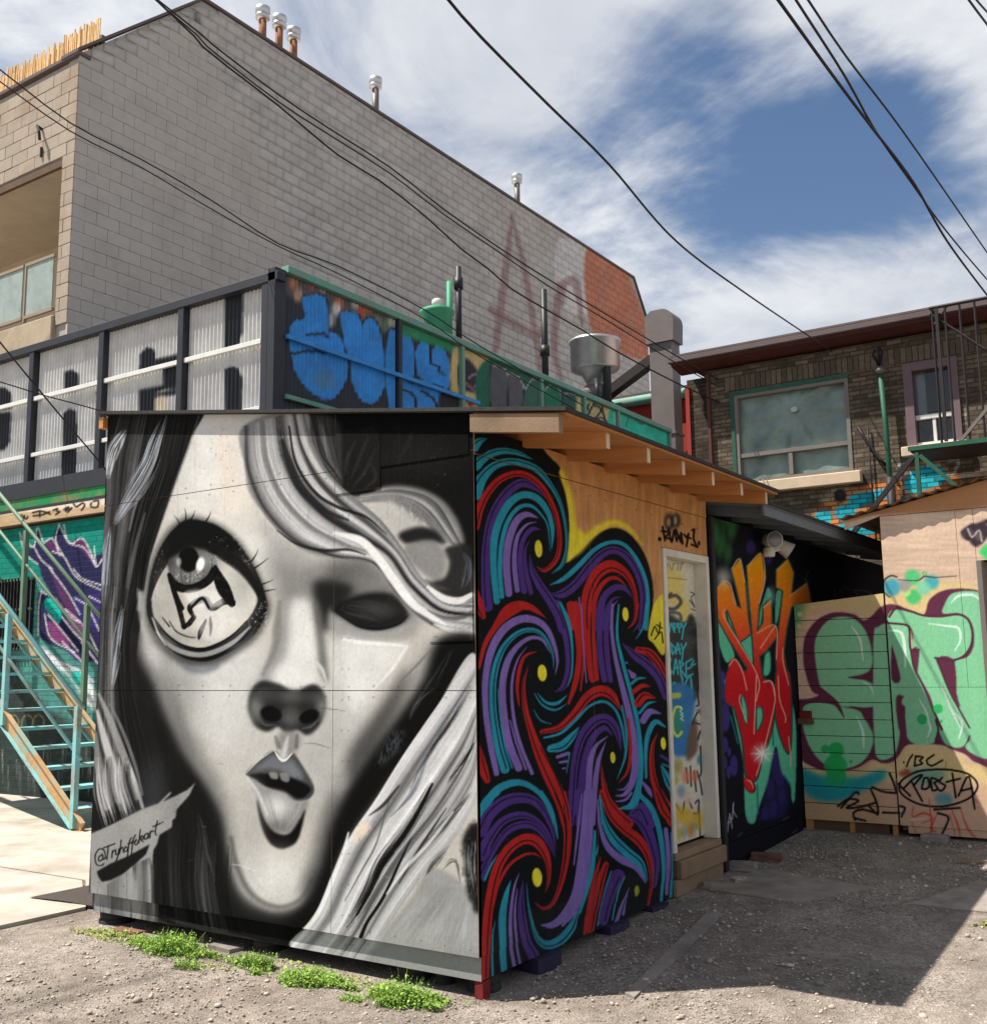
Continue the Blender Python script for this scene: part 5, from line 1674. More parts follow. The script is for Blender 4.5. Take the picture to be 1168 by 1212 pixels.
M['guard_glass'] = material('frosted_guard', L3(150, 164, 156), .35, var=.15, vscale=4, spec=.5, dirt=L3(112, 122, 112), dirt_amt=.5, dirt_scale=3)
M['alu'] = material('bronze_frame', L3(150, 136, 116), .5, var=.1)
M['reed'] = material('reed', L3(222, 184, 128), .85, var=.25, vscale=12, island=.25)
M['tin'] = material('galvanised_tin', L3(200, 200, 200), .38, metal=.85, var=.15, vscale=5, bump=.05, bscale=12)
M['duct'] = material('galvanised_duct', L3(112, 104, 100), .5, metal=.2, var=.14, vscale=2.2, bump=.05, bscale=6)
M['rust'] = material('rusty_pipe', L3(140, 96, 70), .85, var=.35, vscale=14)
M['pipe_black'] = material('black_pipe', L3(38, 38, 40), .5, var=.1)
M['green_paint'] = material('green_paint', L3(62, 140, 104), .6, var=.15, vscale=5)
M['green_strip'] = material('green_board', L3(24, 128, 72), .7, var=.15, vscale=4, dirt=L3(150, 110, 76), dirt_amt=.9, dirt_scale=2.5)
M['red_wall'] = material('red_painted_wall', L3(150, 52, 42), .8, var=.15, vscale=4)
M['cornice'] = material('red_brown_cornice', L3(88, 50, 47), .6, var=.15, vscale=3)
M['gutter'] = material('grey_gutter', L3(98, 84, 82), .55, var=.12, vscale=3)
M['stone'] = material('stone_sill', L3(206, 184, 156), .85, var=.12, vscale=4, bump=.2, bscale=50)
M['win_frame'] = material('window_frame', L3(118, 112, 105), .55, var=.1, vscale=6)
M['win_trim'] = material('purple_brown_trim', L3(112, 92, 94), .6, var=.12, vscale=6)
M['glass_dark'] = material('dark_glass', L3(26, 32, 36), .08, var=.2, vscale=2, spec=.6)
M['glass_grey'] = material('grey_glass', L3(96, 104, 108), .12, var=.25, vscale=1.5, spec=.6)
M['plastic'] = material('plastic_sheet', L3(116, 136, 126), .22, var=.45, vscale=2.2, bump=.6, bscale=5, spec=.6)  # strong tone noise paints bright and dark spots of the shiny folds
M['soldier'] = material('soldier_brick', L3(98, 86, 72), .9, var=.3, vscale=20, objrand=.3)
M['green_dark'] = material('dark_green_paint', L3(40, 88, 68), .6, var=.2, vscale=5)
M['iron'] = material('black_iron', L3(44, 38, 38), .6, var=.2, vscale=8)
M['wire'] = material('black_cable', L3(30, 28, 30), .6, var=0)
M['rubber'] = material('black_rubber', L3(46, 45, 45), .8, var=.25, vscale=20)
M['rubber_grey'] = material('dusty_rubber', L3(92, 90, 88), .8, var=.3, vscale=20)
M['mat'] = material('rubber_mat', L3(74, 66, 60), .95, var=.3, vscale=40, bump=.5, bscale=120)
M['red_block'] = material('red_painted_block', L3(112, 30, 28), .8, var=.3, vscale=14)
M['purple_block'] = material('purple_painted_block', L3(46, 40, 64), .7, var=.3, vscale=10)
M['lamp'] = material('lamp_housing', L3(206, 204, 196), .5, var=.06)
M['lamp_glass'] = material('lamp_lens', L3(120, 122, 122), .25, var=.1, spec=.6)
M['brick_red'] = material('old_brick', L3(118, 82, 68), .9, var=.25, vscale=20, bump=.3, bscale=80, objrand=.2)


def brick_mat(name, bw, bh, mortar, strength=.5, mort_amt=.55, var=.28):
    m = material(name, None, .9, var=.12, vscale=9, attr=True, spec=.15)
    nt = m.node_tree
    N, K = nt.nodes, nt.links
    b = N['Principled BSDF']
    geo = N.new('ShaderNodeNewGeometry')
    sp = N.new('ShaderNodeSeparateXYZ')
    K.new(geo.outputs['Position'], sp.inputs[0])
    cb = N.new('ShaderNodeCombineXYZ')
    K.new(sp.outputs[0], cb.inputs[0])
    K.new(sp.outputs[2], cb.inputs[1])
    br = N.new('ShaderNodeTexBrick')
    br.inputs['Scale'].default_value = 1.0
    br.inputs['Brick Width'].default_value = bw
    br.inputs['Row Height'].default_value = bh
    br.inputs['Mortar Size'].default_value = .008
    br.inputs['Mortar Smooth'].default_value = .3
    br.inputs['Color1'].default_value = (1 - var,) * 3 + (1,)
    br.inputs['Color2'].default_value = (1 + var,) * 3 + (1,)
    br.inputs['Mortar'].default_value = (1, 1, 1, 1)
    K.new(cb.outputs[0], br.inputs['Vector'])
    src = b.inputs['Base Color'].links[0].from_socket
    mx = N.new('ShaderNodeMix')
    mx.data_type = 'RGBA'
    mx.blend_type = 'MULTIPLY'
    mx.inputs['Factor'].default_value = 1
    K.new(src, mx.inputs['A'])
    K.new(br.outputs['Color'], mx.inputs['B'])
    m2 = N.new('ShaderNodeMix')
    m2.data_type = 'RGBA'
    mm = N.new('ShaderNodeMath')
    mm.operation = 'MULTIPLY'
    mm.inputs[1].default_value = mort_amt
    K.new(br.outputs['Fac'], mm.inputs[0])
    K.new(mm.outputs[0], m2.inputs['Factor'])
    K.new(mx.outputs['Result'], m2.inputs['A'])
    m2.inputs['B'].default_value = mortar
    K.new(m2.outputs['Result'], b.inputs['Base Color'])
    inv = N.new('ShaderNodeMath')
    inv.operation = 'SUBTRACT'
    inv.inputs[0].default_value = 1
    K.new(br.outputs['Fac'], inv.inputs[1])
    bp = N.new('ShaderNodeBump')
    bp.inputs['Strength'].default_value = strength
    bp.inputs['Distance'].default_value = .02
    K.new(inv.outputs[0], bp.inputs['Height'])
    K.new(bp.outputs[0], b.inputs['Normal'])
    return m


M['brick_teal'] = brick_mat('painted_brick', .22, .075, L3(50, 60, 58), .6, .35, .06)
M['brick_brown'] = brick_mat('brown_brick', .205, .066, L3(58, 51, 45), .9, .7, .42)

# gravel ground
def ground_mat():
    m = bpy.data.materials.new('gravel_ground')
    m.use_nodes = True
    N, K = m.node_tree.nodes, m.node_tree.links
    b = N['Principled BSDF']
    b.inputs['Roughness'].default_value = .95
    b.inputs['Specular IOR Level'].default_value = .15
    geo = N.new('ShaderNodeNewGeometry')

    def noise(s, d, r):
        n = N.new('ShaderNodeTexNoise')
        n.inputs['Scale'].default_value = s
        n.inputs['Detail'].default_value = d
        n.inputs['Roughness'].default_value = r
        K.new(geo.outputs['Position'], n.inputs['Vector'])
        return n.outputs['Fac']

    def ramp(src, stops):
        r = N.new('ShaderNodeValToRGB')
        e = r.color_ramp.elements
        e[0].position, e[0].color = stops[0]
        e[1].position, e[1].color = stops[1]
        for p, c in stops[2:]:
            x = e.new(p)
            x.color = c
        K.new(src, r.inputs[0])
        return r.outputs[0]
    vor = N.new('ShaderNodeTexVoronoi')
    vor.inputs['Scale'].default_value = 75
    K.new(geo.outputs['Position'], vor.inputs['Vector'])
    stones = ramp(vor.outputs['Color'], [(.1, L3(142, 126, 112, .64)), (.9, L3(226, 212, 196, .66)), (.5, L3(192, 181, 168, .66))])
    soil = ramp(noise(9, 8, .7), [(.3, L3(150, 132, 116, .62)), (.7, L3(204, 192, 178, .66))])
    mx = N.new('ShaderNodeMix')
    mx.data_type = 'RGBA'
    f = N.new('ShaderNodeMapRange')
    K.new(noise(1.3, 7, .65), f.inputs['Value'])
    f.inputs['From Min'].default_value = .38
    f.inputs['From Max'].default_value = .6
    K.new(f.outputs[0], mx.inputs['Factor'])
    K.new(soil, mx.inputs['A'])
    K.new(stones, mx.inputs['B'])
    mx2 = N.new('ShaderNodeMix')
    mx2.data_type = 'RGBA'
    f2 = N.new('ShaderNodeMapRange')
    K.new(noise(.7, 6, .6), f2.inputs['Value'])
    f2.inputs['From Min'].default_value = .5
    f2.inputs['From Max'].default_value = .72
    f2.inputs['To Max'].default_value = .6
    K.new(f2.outputs[0], mx2.inputs['Factor'])
    K.new(mx.outputs['Result'], mx2.inputs['A'])
    mx2.inputs['B'].default_value = L3(118, 104, 92, .7)
    f3 = N.new('ShaderNodeMapRange')
    K.new(noise(3.4, 8, .72), f3.inputs['Value'])
    f3.inputs['From Min'].default_value = .3
    f3.inputs['From Max'].default_value = .7
    f3.inputs['To Min'].default_value = .62
    f3.inputs['To Max'].default_value = 1.22
    mx3 = N.new('ShaderNodeMix')
    mx3.data_type = 'RGBA'
    mx3.blend_type = 'MULTIPLY'
    mx3.inputs['Factor'].default_value = 1
    cc3 = N.new('ShaderNodeCombineColor')
    for i3 in range(3):
        K.new(f3.outputs[0], cc3.inputs[i3])
    K.new(mx2.outputs['Result'], mx3.inputs['A'])
    K.new(cc3.outputs[0], mx3.inputs['B'])
    K.new(mx3.outputs['Result'], b.inputs['Base Color'])
    bp = N.new('ShaderNodeBump')
    bp.inputs['Strength'].default_value = .9
    bp.inputs['Distance'].default_value = .012
    add = N.new('ShaderNodeMath')
    add.operation = 'ADD'
    K.new(vor.outputs['Distance'], add.inputs[0])
    K.new(noise(120, 5, .7), add.inputs[1])
    K.new(add.outputs[0], bp.inputs['Height'])
    K.new(bp.outputs[0], b.inputs['Normal'])
    return m


M['ground'] = ground_mat()
M['pebble'] = material('pebbles', L3(166, 154, 141), .9, var=.1, vscale=20, island=.4)

# ------------------------------------------------------------------ the ground
ax = np.concatenate([[-400, -120, -60, -30, -18], np.arange(-12, 8.01, .2), [12, 20, 40, 120, 400]])
ay = np.concatenate([[-400, -120, -40, -20], np.arange(-8, 9.01, .2), [12, 20, 40, 120, 400]])
GX, GY = np.meshgrid(ax, ay)
und = .022 * (vnoise(len(ay), len(ax), (5, 5), 4, 9) - .55)
GZ = ground_z(GX, GY) + und
GZ[np.abs(GX) > 15] = 0.02
ii = np.arange(GX.size).reshape(GX.shape)
gr = fast_mesh('ground', np.stack([GX, GY, GZ], -1).reshape(-1, 3),
               np.stack([ii[:-1, :-1], ii[:-1, 1:], ii[1:, 1:], ii[1:, :-1]], -1).reshape(-1, 4), M['ground'], smooth=True)
tag(gr, kind='structure')

# concrete yard beside the shed, in three bays with open joints between them
yard = bpy.data.objects.new('concrete_pavement', None)
COL.objects.link(yard)
tag(yard, kind='structure')
for poly in ([(-3.46, -5.0), (-3.46, .30), (-4.30, .86), (-14, .86), (-14, -5.0)], [(-3.50, .345), (-3.2, 2.6), (-3.2, 4.0), (-14, 4.0), (-14, .885), (-4.29, .885)]):
    o = MB().prism(poly, 'z', -.05, .055).build('slab', M['concrete'], yard)

# pebbles and grit lying on the ground
def scatter_pebbles(n, seed):
    g = np.random.default_rng(seed)
    t = (1 + 5 ** .5) / 2
    iv = np.array([(-1, t, 0), (1, t, 0), (-1, -t, 0), (1, -t, 0), (0, -1, t), (0, 1, t), (0, -1, -t), (0, 1, -t), (t, 0, -1), (t, 0, 1), (-t, 0, -1), (-t, 0, 1)]) / math.sqrt(1 + t * t)
    fi = np.array([(0, 11, 5), (0, 5, 1), (0, 1, 7), (0, 7, 10), (0, 10, 11), (1, 5, 9), (5, 11, 4), (11, 10, 2), (10, 7, 6), (7, 1, 8), (3, 9, 4), (3, 4, 2), (3, 2, 6), (3, 6, 8), (3, 8, 9), (4, 9, 5), (2, 4, 11), (6, 2, 10), (8, 6, 7), (9, 8, 1)])
    xs, ys = [], []
    while len(xs) < n:
        x, y = g.uniform(-4.4, 3.6), g.uniform(-2.6, 4.9)
        if -3.05 < x < .05 and y > .03:
            continue
        if x < -3.42 and (y > -5):
            continue
        # thin out where the ground is packed bare
        if vn_keep[int((y + 3) * 12) % vn_keep.shape[0], int((x + 5) * 12) % vn_keep.shape[1]] < g.uniform(.25, .75):
            continue
        xs.append(x)
        ys.append(y)
    x, y = np.array(xs), np.array(ys)
    r = np.clip(g.lognormal(math.log(.0036), .55, n), .002, .02)
    sc = g.uniform(.7, 1.3, (n, 3)) * r[:, None]
    sc[:, 2] *= .7
    a = g.uniform(0, 6.28, n)
    P = iv[None] * (1 + g.uniform(-.2, .2, (n, 12, 1))) * sc[:, None]
    X = P[..., 0] * np.cos(a)[:, None] - P[..., 1] * np.sin(a)[:, None] + x[:, None]
    Y = P[..., 0] * np.sin(a)[:, None] + P[..., 1] * np.cos(a)[:, None] + y[:, None]
    Z = P[..., 2] + (ground_z(x, y) + r * .25)[:, None]
    V = np.stack([X, Y, Z], -1).reshape(-1, 3)
    F = (fi[None] + (np.arange(n) * 12)[:, None, None]).reshape(-1, 3)
    return fast_mesh('gravel', V, F, M['pebble'], smooth=True)


vn_keep = vnoise(120, 120, (9, 9), 3, 77)
tag(scatter_pebbles(26000, 5), 'loose grey and beige gravel strewn over the bare ground', 'gravel', kind='stuff')

# flat paving slabs half sunk in the gravel
for poly, lab in (([(.05, 2.55), (.22, 3.30), (1.06, 3.05), (.72, 2.45)], 'large worn grey paving slab lying in the middle of the shaded gravel'),
                  ([(1.36, 2.72), (1.9, 2.72), (2.2, 3.5), (1.62, 3.55)], 'worn grey paving slab where the shade ends near the hut'),
                  ([(1.66, 3.62), (2.24, 3.56), (2.5, 4.3), (1.9, 4.35)], 'worn grey paving slab next to the bottom of the painted hut'),
                  ([(.63, .38), (.56, .42), (.33, 2.0), (.43, 2.0)], 'narrow strip of old concrete edging in the shaded gravel')):
    cxm = sum(p[0] for p in poly) / 4
    cym = sum(p[1] for p in poly) / 4
    mb = MB()
    zs = [float(ground_z(np.array(p[0]), np.array(p[1]))) for p in poly]
    mb.hexa([(p[0], p[1], z - .03) for p, z in zip(poly, zs)] + [(p[0], p[1], z + .008) for p, z in zip(poly, zs)])
    o = mb.build('paving_slab', M['slab'])
    tag(o, lab, 'slab')

# ------------------------------------------------------------------ mural shed
KF, KS = .84, 1.0
roof_z = lambda x: 2.945 - .142 * x
shed = thing('mural_shed', (-1.5, 1.5, .13), 'plywood shed with a giant grey painted face and a swirl wall', 'shed')
FX = (-3.02, -.95, 0.0)
top_f = lambda u: roof_z(u) - .0135
for c0, c1 in ((FX[0], FX[1] - .003), (FX[1], FX[2])):
    for z0, z1 in ((.245, 1.511), (1.515, 2.734)):
        painted('plywood_sheet', shed, 'y', 0.0, c0, c1, z0, z1, .0068, .0062, CV_FACE, PIN_FRONT, .026, M['ply'], KF, edge=WOOD_EDGE)
    painted('plywood_sheet', shed, 'y', 0.0, c0, c1, 2.738, 3.3, .0068, .0062, CV_FACE, PIN_FRONT, .026, M['ply'], KF, vtop=top_f, edge=WOOD_EDGE)
painted('skirt_board', shed, 'y', .027, -3.0, -.0045, .13, .2445, .01, .006, CV_FACE, PIN_FRONT, .03, M['ply'], KF, edge=(.10, .03, .03))
for u0, u1, v0, v1 in ((-.945, -.62, 2.60, 2.97), (-.615, -.03, 2.72, 2.935), (-.285, -.012, 1.76, 2.20)):
    painted('patch_board', shed, 'y', -.005, u0, u1, v0, v1, .007, .0065, CV_FACE, PIN_FRONT, .006, M['ply'], KF, edge=(.03, .03, .03))
# side wall
painted('plywood_sheet', shed, 'x', 0.0, .004, 1.22, .245, 2.715, .0075, .0052, CV_SWIRL, PIN_SIDE, .024, M['ply'], KS, edge=WOOD_EDGE)
painted('plywood_sheet', shed, 'x', 0.0, 1.223, 2.235, .245, 2.715, .0075, .0058, CV_SWIRL, PIN_SIDE, .024, M['ply'], KS, edge=WOOD_EDGE)
painted('plywood_sheet', shed, 'x', 0.0, 2.238, 3.04, 2.43, 2.715, .008, .007, CV_SWIRL, PIN_SIDE, .024, M['ply'], KS, edge=WOOD_EDGE)
painted('top_board', shed, 'x', .004, .004, 3.04, 2.719, 2.86, .008, .006, CV_SWIRL, PIN_SIDE, .024, M['ply'], KS, edge=WOOD_EDGE)
painted('skirt_board', shed, 'x', -.004, .03, 2.235, .135, .2445, .008, .006, CV_SWIRL, PIN_SIDE, .03, M['ply'], KS, edge=(.035, .02, .02))
# inner frame so that the shed is closed
MB().box(-2.98, -.15, .07, 3.02, .16, 2.8).build('inner_lining', M['wood_dark'], shed)
MB().box(-3.02, -2.995, .03, 3.04, .15, 3.28).build('plywood_sheet', M['black_paint'], shed)
# roof: felt over boards over rafters
x0, x1, y0, y1 = -3.10, .575, -.045, 3.07


def slab_x(xa, xb, ya, yb, zf, t0, t1):
    return MB().hexa([(xa, ya, zf(xa) + t0), (xb, ya, zf(xb) + t0), (xb, yb, zf(xb) + t0), (xa, yb, zf(xa) + t0),
                      (xa, ya, zf(xa) + t1), (xb, ya, zf(xb) + t1), (xb, yb, zf(xb) + t1), (xa, yb, zf(xa) + t1)])


rf = slab_x(x0, x1, y0, y1, roof_z, -.012, .008).build('roof', M['felt'], shed)
slab_x(-3.0, x1 - .02, .006, y1 - .01, roof_z, -.026, -.0125).build('sheathing', M['wood'], rf)
for k, y in enumerate((.49, .98, 1.46, 1.92, 2.42, 2.90)):
    mb = MB()
    slabr = slab_x(-.15, .52, y - .019, y + .019, roof_z, -.115, -.027)
    slabr.build('rafter', M['wood'], shed)
    MB().box(.5205, .523, y - .019, y + .019, roof_z(.52) - .113, roof_z(.52) - .03).build('rafter_end', M['stone'], shed)
slab_x(.003, .53, -.034, .004, roof_z, -.120, -.027).build('barge_board', M['wood_grey'], shed)
MB().box(-3.075, -3.03, -.03, .2, 3.27, 3.345).build('corner_block', M['wood'], shed)
# door in the side wall
dr = painted('door', shed, 'x', -.085, 2.30, 2.985, .42, 2.37, .008, .0065, CV_DOOR, PIN_DOOR, .04, M['ply_gloss'], 1.0, edge=(.5, .48, .42))
fr = MB()
fr.box(-.10, .012, 2.245, 2.293, .40, 2.425, .003)
fr.box(-.10, .012, 2.987, 3.035, .40, 2.425, .003)
fr.box(-.10, .012, 2.2935, 2.9865, 2.372, 2.425, .003)
fr.build('door_frame', M['white_paint'], shed)
MB().tube([(-.085, 2.93, 1.30), (-.05, 2.93, 1.30)], .012, 8).build('handle', M['tin'], dr)
MB().box(-.10, .02, 2.25, 3.03, .352, .398, .004).build('threshold', M['wood_grey'], shed)
MB().box(-.12, .045, 2.28, 3.06, .235, .35, .006).build('sill_timber', M['wood_grey'], shed)
MB().box(-.12, .02, 2.24, 3.045, .125, .233, .006).build('sill_timber', M['wood_grey'], shed)
MB().box(-.02, .03, 2.238, 2.276, .25, .345, .004).build('end_block', M['wood_dark'], shed)

# what the shed stands on
def foot(x, y, r, mat, label, z1=.128):
    z0 = float(ground_z(np.array(x), np.array(y))) - .01
    h = z1 - z0
    r *= .85
    t = thing('round_pad', (x, y, z0), label, 'foot')
    y += .11
    MB().lathe((x, y, z0), [(r, 0), (r * 1.03, h * .1), (r * 1.0, h * .38), (r * .93, h * .42), (r * .93, h * .47)], 22).build('base', mat, t, True)
    MB().lathe((x, y, z0), [(r * .93, h * .47), (r * .95, h * .52), (r * .95, h * .88), (r * .88, h)], 22).build('cap', mat, t, True)
    return t


foot(-2.93, .045, .13, M['rubber'], 'black round plastic foot under the signature end of the face wall')
foot(-1.57, .05, .11, M['rubber'], 'black round plastic foot beside the biggest weed patch under the face wall')
foot(-.52, .05, .105, M['rubber'], 'black round plastic foot under the pale lock of painted hair')
foot(-.33, .06, .06, M['rubber'], 'small black round plastic foot between two bigger feet under the face wall')
foot(-.10, .075, .10, M['rubber'], 'black round plastic foot next to the red painted corner block')
o = MB().prism([(-.05, .035), (.0, .03), (.002, .09), (-.05, .09)], 'z', .02, .129).build('corner_block', M['red_block'])
tag(o, 'red painted block under the corner between face and swirl wall', 'block')
for i, (y, lab) in enumerate(((.62, 'purple painted timber block under the swirl wall close to the red block'), (1.42, 'purple painted timber block under the middle of the swirl wall'),
                              (1.98, 'purple painted timber block under the swirl wall close to the door'))):
    gz = float(ground_z(np.array(.0), np.array(y)))
    o = MB().prism([(-.16, y - .1), (.03, y - .13), (.055, y - .02), (.04, y + .09), (-.16, y + .1)], 'z', gz - .02, .134).build('support_block', M['purple_block'])
    tag(o, lab, 'block')
o = MB().prism([(-2.75, -.02), (-2.55, -.05), (-2.5, .06), (-2.75, .06)], 'z', .02, .062).build('loose_brick', M['brick_red'])
tag(o, 'broken brick lying under the face wall beside the end foot', 'brick')
o = MB().prism([(-1.9, .0), (-1.7, -.02), (-1.68, .07), (-1.9, .08)], 'z', .02, .07).build('loose_slab', M['slab'])
tag(o, 'flat grey stone under the face wall behind the weeds', 'stone')

# ------------------------------------------------------------------ dark shed behind
KB = 1.0
dark = thing('dark_shed', (-1.5, 5.6, .2), 'black painted shed with orange and red graffiti letters behind the mural shed', 'shed')
painted('plywood_sheet', dark, 'x', -.004, 3.075, 4.28, .335, 2.74, .011, .0075, CV_BURN, PIN_SIDE, .02, M['ply'], KB, edge=(.02, .02, .02))
painted('plywood_sheet', dark, 'x', -.004, 4.283, 5.5, .335, 2.74, .011, .0075, CV_BURN, PIN_SIDE, .02, M['ply'], KB, edge=(.02, .02, .02))
painted('plywood_sheet', dark, 'x', -.004, 5.503, 8.3, .335, 2.74, .02, .01, CV_BURN, PIN_SIDE, .02, M['ply'], KB, edge=(.02, .02, .02))
painted('skirt_board', dark, 'x', .006, 3.075, 4.9, .15, .33, .011, .008, CV_BURN, PIN_SIDE, .02, M['ply'], KB, edge=(.02, .02, .02))
MB().box(-2.95, -.03, 3.1, 8.28, .15, 2.7).build('inner_lining', M['black_paint'], dark)
MB().box(-.002, .028, 3.078, 3.135, .16, 2.735, .004).build('corner_post', M['black_paint'], dark)
rz2 = lambda x: 2.868 - .142 * x
r2 = slab_x(-3.0, .46, 3.085, 8.4, rz2, -.012, .008).build('roof', M['felt'], dark)
slab_x(-2.98, .44, 3.095, 8.39, rz2, -.026, -.0125).build('sheathing', M['grey_paint'], r2)
for y in (3.35, 3.85, 4.35, 4.88, 5.4, 5.95, 6.5, 7.1, 7.7):
    slab_x(-.1, .41, y - .019, y + .019, rz2, -.10, -.027).build('rafter', M['grey_paint'], dark)
slab_x(.412, .432, 3.1, 8.38, rz2, -.10, -.027).build('fascia', M['grey_paint'], dark)

sl = thing('security_light', (.02, 4.27, 2.55), 'white twin floodlight fixed high on the black shed wall', 'light')
MB().lathe((.045, 4.27, 2.52), [(.045, 0), (.05, .02), (.05, .07), (.03, .09)], 14).build('mount', M['lamp'], sl, True)


def lamp_head(c, d, r):
    c, d = Vector(c), Vector(d).normalized()
    pts = [c - d * .09, c - d * .08, c - d * .02, c + d * .05, c + d * .055]
    hd = MB().tube(pts, [r * .45, r * .7, r * .82, r, r * 1.02], 18).build('lamp_head', M['lamp'], sl, True)
    MB().tube([c + d * .0555, c + d * .06], [r * .9, r * .88], 18).build('lens', M['lamp_glass'], hd, True)


lamp_head((.12, 4.14, 2.645), (.8, -.75, -.1), .072)
lamp_head((.13, 4.43, 2.60), (.75, .35, -.55), .072)
MB().tube([(.05, 4.27, 2.58), (.09, 4.2, 2.62)], .014, 8).tube([(.05, 4.27, 2.56), (.1, 4.37, 2.59)], .014, 8).build('arm', M['lamp'], sl)

# ------------------------------------------------------------------ plank fence with painted letters
fence = thing('plank_fence', (.4, 4.97, .2), 'fence of horizontal planks painted with a mint bubble letter E', 'fence')
pz = np.linspace(.30, 2.15, 14)
tilt = lambda u: (u - .01) * .085
for i in range(13):
    a, b = pz[i], pz[i + 1] - .006
    dd = rnd.uniform(-.003, .003)
    if i == 12:
        f_top = lambda u, b=b: b + tilt(u) * 1.0
    else:
        f_top = None
    painted('plank', fence, 'y', 4.95 + dd, .012, .785, a, b, .0075, .007, CV_EAT, PIN_HUT, .02, M['ply'], 1.0, vtop=f_top, edge=(.16, .1, .06))
for x in (.05, .40, .75):
    MB().box(x - .02, x + .02, 4.974, 5.012, .2, 2.12).build('post', M['wood'], fence)
MB().box(.05, .70, 4.985, 5.02, .21, .31).build('kick_board', M['wood_dark'], fence)
MB().box(.012, .05, 4.96, 4.99, .19, .298).build('foot', M['wood'], fence)
o = MB().box(.02, .12, 4.90, 4.945, 1.16, 1.22, .003).build('latch_block', M['red_block'], fence)
MB().box(.0, .135, 4.905, 4.947, 1.105, 1.158, .003).build('latch_block', M['wood_dark'], fence)

# ------------------------------------------------------------------ plywood hut
hut = thing('plywood_hut', (1.6, 6, .24), 'plywood hut painted with mint bubble letters under a corrugated roof', 'hut')
htop = lambda x: 2.86 + .2 * (x - .5)
painted('plywood_sheet', hut, 'y', 4.945, .80, 1.535, .30, 1.42, .007, .0065, CV_EAT, PIN_HUT, .018, M['ply'], 1.0, edge=WOOD_EDGE)
painted('plywood_sheet', hut, 'y', 4.945, .80, 1.40, 1.423, 2.868, .007, .0065, CV_EAT, PIN_HUT, .018, M['ply'], 1.0, edge=WOOD_EDGE)
painted('plywood_sheet', hut, 'y', 4.945, 1.403, 1.535, 1.423, 2.868, .007, .0065, CV_EAT, PIN_HUT, .018, M['ply'], 1.0, edge=WOOD_EDGE)
painted('plywood_sheet', hut, 'y', 4.945, 1.538, 2.6, 2.44, 2.868, .008, .0065, CV_EAT, PIN_HUT, .018, M['ply'], 1.0, edge=WOOD_EDGE)
painted('skirt_board', hut, 'y', 4.955, .86, 2.6, .24, .297, .01, .008, CV_EAT, PIN_HUT, .03, M['ply'], 1.0, edge=WOOD_EDGE)
painted('fascia', hut, 'y', 4.938, .50, 2.6, 2.872, 3.2, .02, .02, CV_EAT, PIN_HUT, .02, M['ply'], 1.0, vtop=htop,
        vbot=lambda u: 2.872 if u > .8 else 2.872 - (.8 - u) * .32, edge=WOOD_EDGE)
MB().box(.815, 1.53, 4.97, 7.6, .26, 2.86).box(1.531, 2.6, 5.26, 7.6, .26, 2.86).build('inner_lining', M['wood_dark'], hut)
hf = MB()
hf.box(1.538, 1.58, 4.905, 5.2, .30, 2.44, .004)
hf.build('door_jamb', M['win_frame'], hut)
painted('door', hut, 'y', 5.19, 1.582, 2.6, .32, 2.438, .012, .01, CV_EAT, PIN_HUT, .03, M['ply'], 1.0)
# corrugated roof sheet
NU = 300
ux = np.linspace(.46, 2.7, NU)
uy = np.array([4.866, 5.2, 6.0, 7.7])
RX, RY = np.meshgrid(ux, uy)
RZ = 2.878 + .2 * (RX - .5) + .008 * np.sin(RX * 2 * math.pi / .105)
vi = np.arange(RX.size).reshape(RX.shape)
fast_mesh('corrugated_roof', np.concatenate([np.stack([RX, RY, RZ], -1).reshape(-1, 3), np.stack([RX, RY, RZ + .003], -1).reshape(-1, 3)]),
          np.concatenate([np.stack([vi[:-1, :-1], vi[:-1, 1:], vi[1:, 1:], vi[1:, :-1]], -1).reshape(-1, 4), np.stack([vi[:-1, :-1], vi[:-1, 1:], vi[1:, 1:], vi[1:, :-1]], -1).reshape(-1, 4) + RX.size]),
          M['wood_grey'], hut, smooth=True)
o = MB().box(.98, 1.18, 4.80, 4.93, .2, .255, .006).build('concrete_block', M['slab'])
tag(o, 'grey concrete block lying against the foot of the painted hut', 'block')

# rubble by the door step
for (x, y, s, rz, mat, nm, lab) in ((.10, 2.62, (.12, .05, .04), .5, 'slab', 'loose_stone', 'pale broken stone just below the door sill'),
                                    (.09, 3.22, (.20, .09, .06), .15, 'slab', 'concrete_block', 'broken grey concrete block beside the black shed skirt'),
                                    (.13, 3.62, (.22, .10, .05), .2, 'brick_red', 'loose_brick', 'dark brick lying against the black shed skirt'),
                                    (.20, 2.86, (.10, .06, .035), 1.1, 'pebble', 'loose_stone', 'small light stone in front of the door sill')):
    gz = float(ground_z(np.array(x), np.array(y)))
    bm = bmesh.new()
    bmesh.ops.create_cube(bm, size=1)
    bmesh.ops.subdivide_edges(bm, edges=bm.edges[:], cuts=2, use_grid_fill=True)
    for v in bm.verts:
        v.co += Vector((rnd.uniform(-.06, .06), rnd.uniform(-.06, .06), rnd.uniform(-.06, .06)))
    bm.transform(Matrix.Translation((x, y, gz + s[2] / 2 - .004)) @ Matrix.Rotation(rz, 4, 'Z') @ Matrix.Diagonal((*s, 1)))
    me = bpy.data.meshes.new(nm)
    bm.to_mesh(me)
    bm.free()
    o = link(nm, me, M[mat])
    tag(o, lab, 'brick' if 'brick' in nm else 'block' if 'block' in nm else 'stone')
o = MB().bar((.14, 2.50, .142), (.32, 2.68, .148), .014, .01).build('wood_offcut', M['wood_grey'])
tag(o, 'thin pale stick of wood on the gravel below the door', 'stick')
gz = float(ground_z(np.array(1.45), np.array(4.1)))
